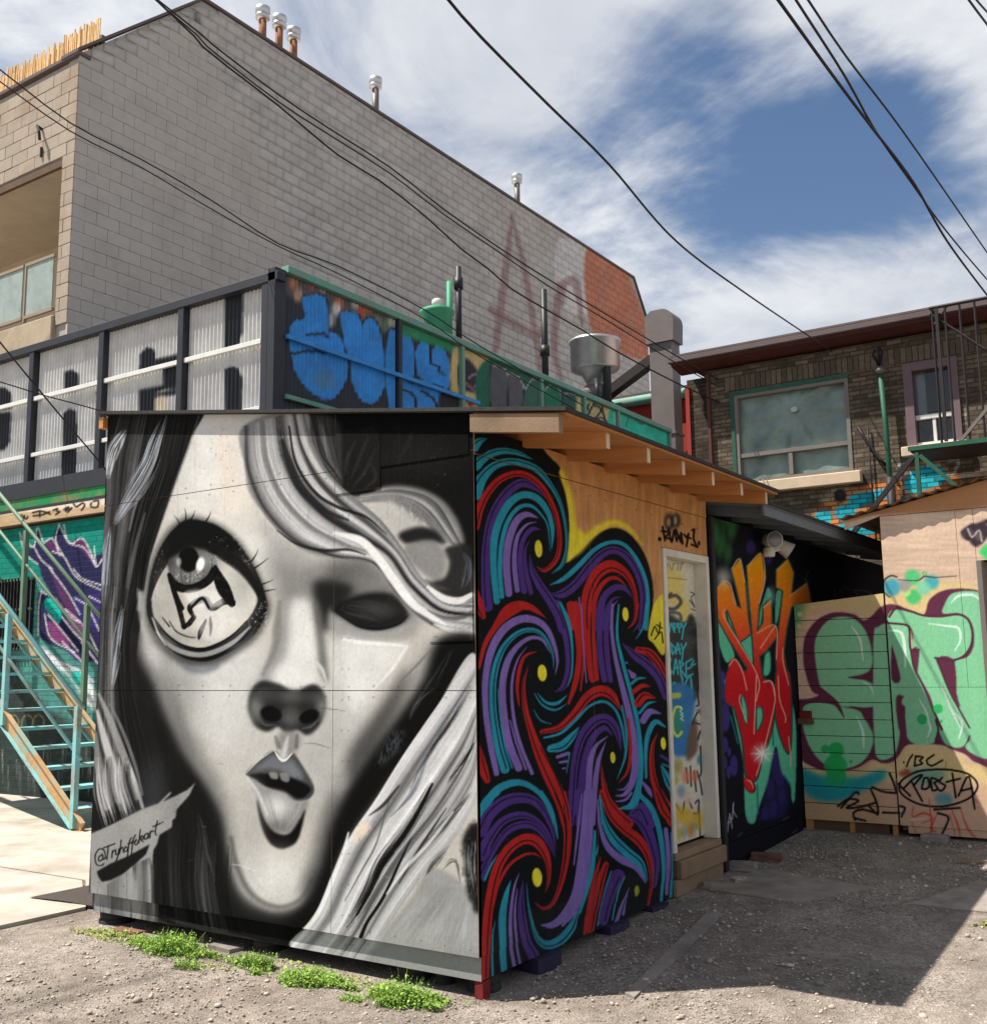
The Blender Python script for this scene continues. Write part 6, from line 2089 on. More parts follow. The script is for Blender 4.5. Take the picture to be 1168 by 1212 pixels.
o = MB().bar((1.36, 4.06, gz + .012), (1.62, 4.2, gz + .012), .016, .014).build('wood_offcut', M['wood_grey'])
tag(o, 'thin pale stick of wood on the gravel in front of the hut', 'stick')

# rubber mat beside the shed
mm = []
for i in range(15):
    for j in range(9):
        u, v = i / 14, j / 8
        x = -4.05 + u * 1.0
        y = .26 + v * .75 + u * .12
        mm.append((x, y, .062 + .012 * math.sin(u * 7 + v * 5) * u + .02 * max(0, u - .7)))
mf = [(i * 9 + j, (i + 1) * 9 + j, (i + 1) * 9 + j + 1, i * 9 + j + 1) for i in range(14) for j in range(8)]
mo = MB().add(mm, mf).add([(a, b, c - .008) for a, b, c in mm], mf).build('rubber_mat', M['mat'])
tag(mo, 'dark ribbed rubber mat on the concrete beside the face wall', 'mat')
# ------------------------------------------------------------------ ribbed container with its sign front
cont = thing('ribbed_container', (-9, 9, 4.3), 'long ribbed container with white sign front and blue graffiti side, raised above the sheds', 'container')
PER = .075


def ribs(u):
    t = (u / PER) % 1.0
    return -.03 * np.clip(np.abs(t - .5) * 4 - .5, 0, 1)


PX = (-13.6, -11.82, -10.08, -8.33, -6.72)
for a, b in zip(PX[:-1], PX[1:]):
    painted('ribbed_panel', cont, 'y', 5.03, a + .06, b - .06, 4.36, 6.62, PER / 6, .03, CV_SIGN, PIN_SIGN, .02, M['steel_paint'], 1.0, wave=ribs, edge=(.1, .1, .1))
for x in PX[:-1] + (-6.70,):
    MB().box(x - .06, x + .06, 4.93, 5.06, 4.33, 6.62, .006).build('frame_post', M['frame_black'], cont)
MB().box(-13.7, -6.46, 4.92, 5.07, 6.6205, 6.74, .006).build('top_rail', M['frame_black'], cont)
MB().box(-13.7, -6.46, 4.92, 5.07, 4.25, 4.3295, .006).build('bottom_rail', M['frame_black'], cont)
for a, b in zip(PX[:-1], PX[1:]):
    MB().box(a + .061, b - .061, 4.955, 5.0, 5.83, 5.895, .004).build('mid_rail', M['rail_white'], cont)
    MB().box(a + .061, b - .061, 4.955, 5.0, 4.94, 5.0, .004).build('mid_rail', M['rail_white'], cont)
MB().box(-6.635, -6.5, 4.92, 5.12, 4.25, 6.80, .006).build('corner_post', M['frame_black'], cont)
SY = (5.12, 7.45, 9.06, 11.5, 13.1, 14.5, 17.0)
for a, b in zip(SY[:-1], SY[1:]):
    painted('ribbed_panel', cont, 'x', -6.53, a + .04, b - .04, 4.4, 6.76, PER / 5, .035, CV_CONT, PIN_CONT, .02, M['steel_paint'], 1.0, wave=ribs, edge=(.1, .1, .1))
for i, y in enumerate(SY[1:]):
    MB().box(-6.56, -6.47, y - .04, y + .04, 4.3, 6.77, .004).build('frame_post', M['frame_black'] if i == 0 else M['rail_teal'], cont)
MB().box(-6.60, -6.46, 5.121, 17.05, 6.771, 6.87, .006).build('top_rail', M['rail_teal'], cont)
MB().box(-6.505, -6.455, 5.121, 9.5, 5.88, 5.94, .004).build('side_rail', M['rail_blue'], cont)
MB().box(-6.505, -6.455, 5.121, 17.0, 5.08, 5.14, .004).build('side_rail', M['rail_teal'], cont)
MB().box(-8.9, -6.57, 5.1, 17.0, 4.3, 6.8).box(-13.6, -8.9, 5.08, 6.7, 4.3, 6.7).build('inner_box', M['frame_black'], cont)

# ------------------------------------------------------------------ brick building under the container
low = thing('teal_brick_building', (-9.5, 6, 0), 'low brick building with teal wall and purple flame mural behind the stairs', 'building')
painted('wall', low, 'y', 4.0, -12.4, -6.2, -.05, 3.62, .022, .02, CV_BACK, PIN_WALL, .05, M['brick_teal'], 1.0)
MB().box(-14, -12.41, 4.0, 4.05, -.05, 3.62).build('wall', M['green_paint'], low)
MB().box(-14, -5.6, 4.06, 17.0, -.05, 3.66).build('core', M['wood_dark'], low)


def paint_beam():
    c = Canvas(-60, 560, 230, 660, 2.5, (186, 160, 128))
    q = crop(0, 560, 5.27)
    c.poly(q('-400,240 -400,300 1200,160 1200,130'), (226, 214, 194), .8, 1.2, False)  # pale band paints the sunlit top edge into the beam colour
    for p in ('165,265 195,290 205,275', '175,295 185,270', '235,250 290,240 345,260', '240,270 300,262 340,245', '280,240 280,275', '365,235 390,225 385,240 405,245 380,262', '430,230 460,215 440,240 480,220 455,248', '490,195 510,215 545,190 560,205 540,235', '600,190 600,215 640,215 645,175 615,180'):
        c.stroke(q(p), 2.2, (40, 30, 28), .9, .8)
    c.grain(.1, (8, 2), 6)
    return c


painted('beam', low, 'y', 3.93, -13, -5.6, 3.665, 3.835, .02, .012, paint_beam(), PIN_WALL, .1, M['ply'], 1.0)
MB().box(-13, -5.6, 3.955, 4.1, 3.84, 3.885).build('drip_rail', M['frame_black'], low)
MB().box(-13, -5.6, 3.965, 4.1, 3.8855, 4.02).build('green_board', M['green_strip'], low)
MB().box(-14, -5.6, 3.95, 5.6, 4.0205, 4.245).build('ledge', M['frame_black'], low)
# barred opening
wn_ = MB().box(-12.2, -9.98, 3.975, 3.998, 1.95, 2.92).build('barred_window', M['glass_dark'], low)
for x in np.arange(-12.15, -9.99, .075):
    MB().box(x - .009, x + .009, 3.93, 3.948, 1.95, 2.92).build('bar', M['iron'], wn_)
for z in (1.97, 2.12, 2.5, 2.9):
    MB().box(-12.2, -9.98, 3.948, 3.974, z - .015, z + .015).build('cross_bar', M['rail_green'], wn_)

# ------------------------------------------------------------------ outdoor steel stairs
st = thing('steel_stairs', (-8, 2.9, .05), 'rusty teal steel staircase climbing along the flame mural wall', 'stairs')
SL = .76
fx = -6.62
for y, m in ((2.45, 'stair_rust'), (3.38, 'stair_rust')):
    a = (fx + .05, y, .07)
    b = (fx - 5.4, y, .07 + 5.45 * SL)
    MB().bar(a, b, .012, .16).build('stringer', M[m], st)
    up = Vector((SL, 0, 1)).normalized()
    for s_ in (-1, 1):
        off = up * (.08 * s_)
        MB().bar(Vector(a) + off + Vector((0, -.02, 0)), Vector(b) + off + Vector((0, -.02, 0)), .05, .012).build('flange', M['stair_rust' if s_ > 0 else 'stair'], st)
for k in range(1, 17):
    z = .05 + k * .2
    x = fx - (k * .2) / SL + .02
    MB().box(x - .14, x + .12, 2.47, 3.36, z - .035, z).build('tread', M['stair'], st)
for y, m in ((2.43, 'stair'), (3.42, 'rail_green')):
    h, hm = (1.22, .70) if m == 'stair' else (1.36, .9)
    MB().tube([(fx + .02, y, .06 + h), (fx - 5.4, y, .06 + h + 5.42 * SL)], .026, 8).build('handrail', M[m], st, True)
    MB().tube([(fx + .02, y, .06 + hm), (fx - 5.4, y, .06 + hm + 5.42 * SL)], .02, 8).build('mid_rail', M[m], st, True)
    for j in range(4):
        x = fx - .06 - j * 1.32
        zb = .05 + (fx - x) * SL
        MB().box(x - .028, x + .028, y - .028, y + .028, zb - .02, zb + h - .02).build('post', M[m], st)
MB().box(fx - .02, fx + .1, 2.38, 2.52, .045, .056).build('foot_plate', M['stair_rust'], st)
for j in range(7):
    a = rnd.uniform(0, 6)
    x, y = -6.35 + rnd.uniform(-.12, .12), 2.62 + rnd.uniform(-.12, .3)
    bm = bmesh.new()
    bmesh.ops.create_icosphere(bm, subdivisions=1, radius=.05 + .03 * rnd.random())
    for v in bm.verts:
        v.co *= rnd.uniform(.7, 1.25)
        v.co.z *= .6
    bm.transform(Matrix.Translation((x, y, .085)))
    me = bpy.data.meshes.new('rubble')
    bm.to_mesh(me)
    bm.free()
    tag(link('rubble_stone', me, M['brick_red'] if j % 2 else M['slab']), 'small lump of rubble piled at the foot of the steel stairs', 'rubble', 'rubble at the foot of the stairs')

# ------------------------------------------------------------------ the tall concrete block building
big = thing('block_building', (-17, 18, 0), 'tall grey concrete block building with a recessed balcony', 'building')
zt = lambda y: np.interp(y, [6.97, 9.9, 31.0, 32.1], [13.52, 16.27, 16.4, 14.9])
core = MB()
core.prism([(7.0, 0), (32.1, 0), (32.1, float(zt(32.1)) - .04), (31.0, float(zt(31)) - .04), (9.9, float(zt(9.9)) - .04), (7.0, float(zt(7)) - .04)], 'x', -14.38, -14.02)
core.build('wall', M['mortar'], big)
MB().box(-24, -14.381, 9.4, 32, 0, 13.3).build('rear_wall', M['soffit'], big)
MB().box(-24, -14.381, 7.02, 9.399, 11.42, 13.44).build('upper_wall', M['mortar'], big)
MB().box(-24, -14.381, 7.03, 9.399, 11.39, 11.419).build('balcony_ceiling', M['soffit'], big)
MB().box(-24, -14.381, 6.90, 9.399, 7.35, 8.30, .02).build('balcony_slab', M['render_beige'], big)
MB().box(-24, -14.03, 6.98, 7.05, 11.30, 11.389).build('lintel', M['wood_dark'], big)
MB().box(-24, -14.381, 7.2, 9.39, 0, 7.349).build('lower_wall', M['mortar'], big)
# coping
cp = MB()
ys = [6.9, 9.9, 31.0, 32.15]
for a, b in zip(ys[:-1], ys[1:]):
    za, zb = float(zt(a)), float(zt(b))
    cp.hexa([(-14.5, a, za - .03), (-13.95, a, za - .03), (-13.95, b, zb - .03), (-14.5, b, zb - .03),
             (-14.5, a, za + .04), (-13.95, a, za + .04), (-13.95, b, zb + .04), (-14.5, b, zb + .04)])
cp.build('coping', M['gutter'], big)
MB().box(-24, -13.96, 6.91, 7.2, 13.445, 13.53, .01).build('coping', M['gutter'], big)

BH, BL = .26, .52
cell = []
zvis = lambda y: 1.62 + 5.1 * (min(y, 12.5) + 4.39) / 9.39 - .5
nrow = int((16.5 - 7.0) / BH)
for r_ in range(nrow):
    z = 7.05 + r_ * BH
    for k in range(50):
        y = 6.97 + (k - .5 * (r_ % 2)) * BL
        a, b = max(y, 6.97), min(y + BL, 32.08)
        if b - a < .1 or z + BH < zvis(a):
            continue
        ta, tb = float(zt(a)), float(zt(b))
        if z + .06 > min(ta, tb):
            continue
        cell.append((math.dist((-14, a, z), (3.05, -4.39, 1.62)), a + .004, b - .004, z + .004, min(z + BH - .004, ta - .04), min(z + BH - .004, tb - .04)))
left = []
for r_ in range(32):
    z = 7.05 + r_ * BH
    if z + BH < 8.3 or z + BH > 13.5:
        continue
    for k in range(8):
        x1_ = -14.0 - (k - .5 * (r_ % 2)) * BL
        x0_ = x1_ - BL
        x1_ = min(x1_, -14.0)
        if z < 11.3 and x1_ < -14.35:
            continue
        if z < 11.3:
            x0_ = max(x0_, -14.38)
        if x0_ < -16.9 or x1_ - x0_ < .05:
            continue
        left.append((x0_ + .006, x1_ - .006, z + .006, z + BH - .006))
unit = {}


def block_mesh(key):
    if key not in unit:
        mb = MB().box(-.5, .5, -.5, .5, -.5, .5, .03)
        me = bpy.data.meshes.new('block')
        me.from_pydata(mb.v, [], mb.f)
        me.materials.append(M[key])
        unit[key] = me
    return unit[key]


def block_obj(key, c, s):
    o = bpy.data.objects.new('block', block_mesh(key))
    COL.objects.link(o)
    o.parent = big
    o.location = Vector(c) - Vector(big.location)
    o.scale = s
    return o


for x0_, x1_, z0_, z1_ in left:
    d_ = rnd.uniform(0, .008)
    block_obj('block_beige', ((x0_ + x1_) / 2, 7.02 - d_ - .02, (z0_ + z1_) / 2), (x1_ - x0_, .08, z1_ - z0_))
cell.sort()
n_obj = max(0, 298 - len(left))
rest = []
for c_ in cell:
    if n_obj > 0 and abs(c_[4] - c_[5]) < 1e-6 and c_[4] - c_[3] > .2:
        n_obj -= 1
        d_ = rnd.uniform(0, .008)
        block_obj('block_grey', (-14.02 + d_ * .5, (c_[1] + c_[2]) / 2, (c_[3] + c_[4]) / 2), (.052, c_[2] - c_[1], c_[4] - c_[3]))
    else:
        rest.append(c_)
V, F, CC = [], [], []
n = 0
nu, nv = 5, 3
for _, a, b, z, ta, tb in rest:
    if min(ta, tb) - z < .02:
        ta = tb = max(z + .02, (ta + tb) / 2)
    u = np.linspace(0, 1, nu + 1)
    t = np.linspace(0, 1, nv + 1)
    U = a + (b - a) * u
    T = ta + (tb - ta) * u
    YY = np.repeat(U[None], nv + 1, 0)
    ZZ = z + (T[None] - z) * t[:, None]
    d_ = rnd.uniform(0, .008)
    P_ = np.stack([np.full_like(YY, -13.995 + d_ * .5), YY, ZZ], -1).reshape(-1, 3)
    px, py = PIN_BIG(YY, ZZ)
    col_ = CV_BIG.at(px, py).reshape(-1, 3) * rnd.uniform(.965, 1.03)
    ix = np.arange((nu + 1) * (nv + 1)).reshape(nv + 1, nu + 1) + n
    F.append(np.stack([ix[:-1, :-1], ix[:-1, 1:], ix[1:, 1:], ix[1:, :-1]], -1).reshape(-1, 4))
    ring = np.concatenate([ix[0, :-1], ix[:-1, -1], ix[-1, :0:-1], ix[:0:-1, 0]]) - n
    Q = P_[ring].copy()
    Q[:, 0] -= .03
    m_ = len(ring)
    s0 = n + len(P_)
    ar = np.arange(m_)
    F.append(np.stack([ring[ar] + n, s0 + ar, s0 + (ar + 1) % m_, ring[(ar + 1) % m_] + n], -1))
    V.append(P_)
    V.append(Q)
    CC.append(col_)
    CC.append(col_[ring] * .8)
    n += len(P_) + m_
fast_mesh('far_blocks', np.concatenate(V), np.concatenate(F), M['block_paint'], big, np.concatenate(CC), kind='stuff')

# balcony guard
for a, b in ((-15.35, -14.42), (-16.35, -15.41), (-17.4, -16.41)):
    g_ = MB().box(a + .04, b - .04, 6.93, 6.95, 8.46, 9.46).build('guard_panel', M['guard_glass'], big)
    gf = MB()
    gf.box(a, a + .039, 6.91, 6.97, 8.33, 9.52).box(a + .04, b, 6.91, 6.97, 9.4605, 9.52).box(a + .04, b, 6.91, 6.97, 8.40, 8.4595)
    gf.build('guard_frame', M['alu'], g_)
bl = thing('wall_bracket', (-15.1, 6.95, 11.95), 'small rusty black bracket stuck on the beige block wall above the balcony', 'bracket')
MB().tube([(-15.1, 6.97, 12.25), (-15.1, 6.85, 12.28), (-15.0, 6.83, 12.12), (-14.98, 6.84, 11.95)], .03, 7).build('arm', M['iron'], bl)
MB().tube([(-15.05, 6.93, 11.85), (-15.05, 6.93, 11.65)], .025, 7).build('stub', M['iron'], bl)

# reed screen on the roof
rd = MB()
for x in np.arange(-17.6, -14.2, .035):
    h = 14.35 + .28 * math.sin(x * 1.3 + 1) * .3 + rnd.uniform(-.1, .12) + (x + 14.2) * -.02
    rd.bar((x, 7.5 + rnd.uniform(-.02, .02), 13.46), (x + rnd.uniform(-.02, .02), 7.5 + rnd.uniform(-.02, .02), h + .15), .026, .02, (0, 1, 0))
rs = thing('reed_screen', (-16, 7.5, 13.46), 'golden reed screen standing on the roof edge above the balcony', 'screen')
rd.build('reeds', M['reed'], rs, kind='stuff')
MB().box(-17.6, -14.2, 7.53, 7.56, 13.7, 13.74).box(-17.6, -14.2, 7.53, 7.56, 14.1, 14.14).build('batten', M['wood_grey'], rs)
br_ = thing('roof_bracket', (-14.1, 7.6, 13.5), 'small grey metal bracket beside the reed screen', 'bracket')
MB().box(-14.16, -14.09, 7.5, 7.57, 13.4, 14.2).box(-14.16, -14.09, 7.571, 8.0, 14.0, 14.07).box(-14.16, -14.09, 7.93, 8.0, 14.071, 14.25).build('post', M['duct'], br_)

# roof vents
for i, (y, h, lab) in enumerate(((12.2, .95, 'rusty roof vent pipe with tin cap, nearest of the group of three to the peak'), (12.75, 1.02, 'rusty roof vent pipe with tin cap, in the middle of the group of three'),
                                 (13.25, .95, 'rusty roof vent pipe with tin cap, last of the group of three down the roof'), (16.4, 1.15, 'single tin roof vent halfway along the block wall roof'),
                                 (23.6, 1.2, 'single tin roof vent above the faded letter A on the block wall'))):
    v_ = thing('roof_vent', (-14.55, y, 16.2), lab, 'vent')
    h += .28
    MB().tube([(-14.55, y, 16.2), (-14.55, y, 16.3 + h - .2)], .095, 14).build('pipe', M['rust'] if i < 3 else M['duct'], v_, True)
    MB().lathe((-14.55, y, 16.3 + h - .32), [(.11, 0), (.17, .04), (.17, .12), (.155, .14), (.155, .16), (.18, .18), (.18, .31), (.13, .34)], 18).build('cap', M['tin'], v_, True)

# ------------------------------------------------------------------ things on the container roof
def roof_pipe(x, y, z0, z1, r, lab, coll):
    p = thing('vent_pipe', (x, y, z0), lab, 'pipe')
    MB().tube([(x, y, z0), (x, y, z1)], r, 12).build('pipe', M['pipe_black'], p, True)
    MB().tube([(x, y, coll - .1), (x, y, coll + .1)], r * 1.45, 12).build('collar', M['pipe_black'], p, True)


roof_pipe(-7.2, 9.95, 6.8, 8.55, .055, 'slim black vent pipe next to the green vent drum', 8.25)
roof_pipe(-7.2, 12.83, 6.8, 9.0, .065, 'tall black vent pipe between the green drum and the silver fan', 7.75)
roof_pipe(-6.85, 14.75, 6.8, 8.3, .085, 'short thick black vent pipe in front of the silver fan', 6.95)
gd = thing('vent_drum', (-7.2, 9.33, 6.8), 'green vent drum with a pale cap on the container roof', 'vent')
MB().lathe((-7.2, 9.33, 6.8), [(.22, 0), (.22, .62), (.29, .72), (.29, .78), (.14, .84)], 18).build('drum', M['green_paint'], gd, True)
MB().lathe((-7.2, 9.33, 7.64), [(.09, 0), (.09, .12), (.05, .15)], 12).build('cap', M['lamp'], gd, True)
gp = tag(MB().tube([(-7.2, 9.68, 6.8), (-7.2, 9.68, 8.2)], .05, 8).build('green_post', M['green_paint'], None, True), 'slim green post behind the green vent drum', 'post')
fan = thing('exhaust_fan', (-7.2, 14.9, 6.8), 'round silver kitchen exhaust fan on the container roof', 'fan')
MB().lathe((-7.2, 14.9, 6.8), [(.3, 0), (.3, .35), (.2, .42), (.2, .8)], 20).build('base', M['tin'], fan, True)
MB().lathe((-7.2, 14.9, 7.4), [(.2, .15), (.3, .36), (.46, .42), (.52, .46), (.52, 1.0), (.55, 1.02), (.55, 1.07), (.46, 1.05), (.42, .7)], 26).build('bowl', M['tin'], fan, True)
MB().lathe((-7.2, 14.9, 7.1), [(.32, .1), (.32, .3), (.22, .4)], 16).build('motor_cover', M['duct'], fan, True)
MB().tube([(-6.9, 14.5, 6.8), (-6.85, 14.3, 7.2), (-6.95, 14.45, 7.5)], .05, 8).build('conduit', M['pipe_black'], fan, True)

dc = thing('duct', (-7.1, 18.0, 4.3), 'big grey metal duct with a rounded hood beside the brown brick house', 'duct')
MB().box(-7.30, -6.72, 17.8, 18.25, 4.3, 6.95).box(-7.295, -6.725, 17.805, 18.245, 6.97, 9.15).build('shaft', M['duct'], dc)
MB().box(-7.33, -6.69, 17.77, 18.28, 6.93, 6.985).build('seam', M['duct'], dc)
hood = [(-7.35, 9.15), (-6.66, 9.15), (-6.64, 9.6)] + [(-6.94 + .30 * math.cos(t), 9.62 + .32 * math.sin(t)) for t in np.linspace(0, 1.5, 8)] + [(-7.2, 9.94), (-7.37, 9.82)]
MB().prism(hood, 'y', 17.74, 18.3).build('hood', M['duct'], dc)
MB().bar((-7.25, 18.1, 8.9), (-9.0, 18.1, 8.0), .3, .22).build('branch', M['iron'], dc)  # branch duct lies in shadow; that shade is put into its black colour
rb = thing('red_building', (-7.4, 20, 0), 'low red building with a pale teal gutter behind the container', 'building')
MB().box(-10, -3.62, 18.9, 24, 0, 8.0).build('wall', M['red_wall'], rb)
MB().tube([(-10, 18.8, 8.12), (-5.0, 18.8, 8.12)], .13, 10).build('gutter', M['rail_teal'], rb, True)
MB().box(-10, -3.62, 18.75, 24.1, 8.22, 8.3).build('roof', M['gutter'], rb)

# ------------------------------------------------------------------ brown brick house
bh = thing('brick_house', (-.5, 13, 0), 'brown brick house with boarded window and red brown eaves', 'house')


def holed(name, parent, y, u0, u1, v0, v1, step, cv, pn, holes, mat, k=1.0):
    """a wall sheet facing -y, cut exactly along its window openings"""
    us = sorted({u0, u1, *[h for H in holes for h in H[:2]]})
    vs = sorted({v0, v1, *[h for H in holes for h in H[2:]]})

    def fill(a):
        out = [a[0]]
        for p, q_ in zip(a[:-1], a[1:]):
            m = max(1, int((q_ - p) / step))
            out += list(np.linspace(p, q_, m + 1)[1:])
        return np.array(out)
    U, V_ = fill(us), fill(vs)
    UU, VV = np.meshgrid(U, V_)
    px, py = pn(UU, VV)
    col = np.clip(cv.at(px, py).reshape(-1, 3) * k, 0, .9)
    ix = np.arange(UU.size).reshape(UU.shape)
    F_ = np.stack([ix[:-1, :-1], ix[:-1, 1:], ix[1:, 1:], ix[1:, :-1]], -1)
    cu, cv_ = (U[:-1] + U[1:]) / 2, (V_[:-1] + V_[1:]) / 2
    keep = np.ones((len(cv_), len(cu)), bool)
    for a, b, c, d in holes:
        keep &= ~(((cu > a) & (cu < b))[None] & ((cv_ > c) & (cv_ < d))[:, None])
    return fast_mesh(name, np.stack([UU, np.full_like(UU, y), VV], -1).reshape(-1, 3), F_[keep], mat, parent, col)


W1 = (-2.72, -.98, 4.36, 5.76)
W2 = (-.19, .49, 4.62, 5.80)
holed('wall', bh, 11.0, -3.14, 3.2, 0, 6.22, .035, CV_BRICK, PIN_BRICK, [W1, W2], M['brick_brown'], .8)
for W in (W1, W2):
    MB().box(W[0] - .1, W[0], 11.002, 11.22, W[2], W[3]).box(W[1], W[1] + .1, 11.002, 11.22, W[2], W[3]).box(W[0] - .1, W[1] + .1, 11.002, 11.22, W[3], W[3] + .1).build('reveal', M['wood_dark'], bh)
MB().box(-3.14, 3.2, 11.23, 14, 0, 6.2).build('core', M['black_paint'], bh)
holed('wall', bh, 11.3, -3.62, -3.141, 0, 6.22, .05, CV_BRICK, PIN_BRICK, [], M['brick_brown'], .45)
MB().box(-3.64, -3.57, 11.26, 11.35, 3, 6.1).build('pilaster', M['red_wall'], bh)
MB().box(-3.145, -3.10, 10.94, 11.0, 3, 6.2).build('downpipe', M['cornice'], bh)
MB().prism([(10.70, 6.31), (11.1, 6.25), (11.1, 6.42), (10.70, 6.40)], 'x', -3.62, 3.2).build('eaves', M['cornice'], bh)
MB().box(-3.64, 3.2, 10.60, 10.70, 6.34, 6.43, .01).build('gutter', M['gutter'], bh)
MB().box(-3.6, 3.2, 10.6, 14, 6.4305, 6.46).build('roof', M['gutter'], bh)
# soldier course over the openings
for a, b in ((-3.1, 3.1),):
    for x in np.arange(a, b, .082):
        MB().box(x + .006, x + .076, 10.982, 11.01, 5.84, 6.06).build('brick', M['soldier'], bh) if -2.9 < x < 1.2 else None
wa = MB().box(W1[0] + .0, W1[1], 11.16, 11.18, W1[2], W1[3]).build('window', M['plastic'], bh)
# wrinkled plastic sheet over the panes
NS = 26
SX, SZ = np.meshgrid(np.linspace(W1[0] + .03, W1[1] - .03, NS * 2), np.linspace(W1[2] + .03, W1[3] - .03, NS * 2))
cxw, czw = -1.82, 5.42
ang = np.arctan2(SZ - czw, SX - cxw)
rad = np.hypot(SX - cxw, SZ - czw)
SYY = 11.10 - .04 * np.exp(-rad * 2.5) - .011 * np.sin(ang * 8 + 2.2 * np.sin(rad * 4)) * np.clip(rad * 2, 0, 1) - .004 * np.sin(ang * 19 + 1 + 3 * rad) + .02 * (vnoise(NS * 2, NS * 2, (9, 9), 3, 4) - .5)
sx = np.arange(SX.size).reshape(SX.shape)
fast_mesh('plastic_sheet', np.stack([SX, SYY, SZ], -1).reshape(-1, 3), np.stack([sx[:-1, :-1], sx[:-1, 1:], sx[1:, 1:], sx[1:, :-1]], -1).reshape(-1, 4), M['plastic'], wa, smooth=True)
f_ = MB()
f_.box(W1[0], W1[0] + .055, 10.985, 11.1, W1[2], W1[3]).box(W1[1] - .055, W1[1], 10.985, 11.1, W1[2], W1[3]).box(W1[0] + .056, W1[1] - .056, 10.985, 11.1, W1[3] - .055, W1[3])
f_.box(W1[0] + .056, W1[1] - .056, 10.985, 11.1, W1[2], W1[2] + .06).box(W1[0] + .056, W1[1] - .056, 11.0, 11.1, 4.77, 4.83).box(-1.92, -1.86, 11.005, 11.095, W1[2] + .071, 4.759)
f_.build('window_frame', M['win_frame'], wa)
MB().box(W1[0] - .06, W1[0] - .001, 10.97, 11.0, W1[2], W1[3] + .06).box(W1[0], W1[1] + .02, 10.97, 11.0, W1[3] + .001, W1[3] + .06).build('casing', M['green_dark'], wa)
MB().box(W1[0] - .05, W1[1] + .12, 10.88, 11.1, W1[2] - .17, W1[2] - .002, .01).build('sill', M['stone'], wa)
MB().tube([(-1.80, 11.02, 5.40), (-1.80, 11.0, 5.42)], .05, 10).build('vent_disc', M['lamp'], wa)
wb = MB().box(W2[0], W2[1], 11.12, 11.14, W2[2], W2[3]).build('window', M['glass_grey'], bh)
f_ = MB()
f_.box(W2[0] - .02, W2[0] + .1, 10.97, 11.11, W2[2], W2[3] + .02).box(W2[1] - .1, W2[1] + .02, 10.97, 11.11, W2[2], W2[3] + .02).box(W2[0] + .101, W2[1] - .101, 10.97, 11.11, W2[3] - .1, W2[3] + .02)
f_.build('window_frame', M['win_trim'], wb)
MB().box(W2[0] + .101, W2[1] - .101, 11.02, 11.11, 5.0, 5.06).box(.13, .17, 11.03, 11.11, W2[2] + .05, 4.999).box(W2[0] + .101, W2[1] - .101, 11.02, 11.11, W2[2], W2[2] + .049).build('sash', M['rail_white'], wb)
MB().box(W2[0] + .12, .125, 11.09, 11.115, W2[2] + .06, 4.99).box(.18, W2[1] - .12, 11.09, 11.115, W2[2] + .06, 4.99).build('pane', M['glass_dark'], wb)
MB().box(.06, W2[1] - .11, 11.09, 11.116, 5.1, 5.68).build('pane', M['glass_dark'], wb)
MB().box(W2[0] - .1, W2[1] + .08, 10.9, 11.1, W2[2] - .14, W2[2] - .002, .01).build('sill', M['stone'], wb)

sm = thing('service_mast', (-.46, 10.85, 3.6), 'green service mast with insulators on the brick house wall', 'mast')
MB().tube([(-.44, 10.86, 2.6), (-.46, 10.86, 4.9), (-.49, 10.86, 5.72)], .036, 10).build('mast', M['green_dark'], sm, True)
MB().lathe((-.49, 10.86, 5.70), [(.05, 0), (.075, .03), (.075, .07), (.04, .1)], 12).build('weather_head', M['duct'], sm, True)
MB().tube([(-.49, 10.86, 5.82), (-.56, 10.8, 5.98), (-.52, 10.8, 6.05)], .018, 6).tube([(-.49, 10.86, 5.82), (-.43, 10.8, 6.0), (-.47, 10.8, 6.08)], .018, 6).tube([(-.49, 10.86, 5.82), (-.47, 10.75, 6.05)], .018, 6).build('leads', M['wire'], sm, True)
MB().tube([(-.45, 10.86, 3.0), (-.45, 10.86, 4.2)], .06, 10).build('sleeve', M['iron'], sm, True)
cb_ = tag(MB().tube([(-.87, 10.97, 5.0), (-.8, 10.95, 4.85), (-.6, 10.93, 4.5), (-.47, 10.92, 4.35)], .022, 6).build('drop_cable', M['wire'], None, True), 'black cable drooping across the bricks to the green mast', 'cable')
cb_ = tag(MB().tube([(-.74, 10.96, 5.0), (-.73, 10.96, 4.2), (-.72, 10.96, 3.3)], .012, 6).build('drop_cable', M['wire'], None, True), 'thin black cable hanging straight down the brick wall', 'cable')

fe = thing('fire_escape', (1.0, 10.4, 3.2), 'black iron cage and green brackets of a fire escape on the brick house', 'fire escape')
for x, y in ((.40, 10.1), (.56, 10.1), (.74, 10.1), (.92, 10.1), (1.1, 10.1), (1.35, 10.1)):
    MB().tube([(x, y, 4.42), (x, y, 6.28)], .016, 6).build('bar', M['iron'], fe)
MB().tube([(.38, 10.1, 6.28), (1.6, 10.1, 6.28)], .024, 6).tube([(.38, 10.1, 6.28), (.38, 10.9, 6.28)], .024, 6).build('top_rail', M['iron'], fe)
MB().tube([(.38, 10.1, 6.2), (1.0, 10.1, 5.6)], .018, 6).tube([(.60, 10.1, 6.28), (.42, 10.1, 6.05)], .014, 6).build('brace', M['iron'], fe)
MB().box(.44, .48, 10.05, 10.09, 4.46, 6.25).build('corner_post', M['iron'], fe)
MB().box(.02, 1.6, 10.0, 10.9, 4.36, 4.42).build('platform', M['iron'], fe)
MB().box(.0, 1.6, 9.97, 9.999, 4.37, 4.43).build('edge_angle', M['green_dark'], fe)
MB().bar((.10, 10.0, 3.5), (.10, 10.0, 4.34), .05, .05).build('bracket', M['green_dark'], fe)
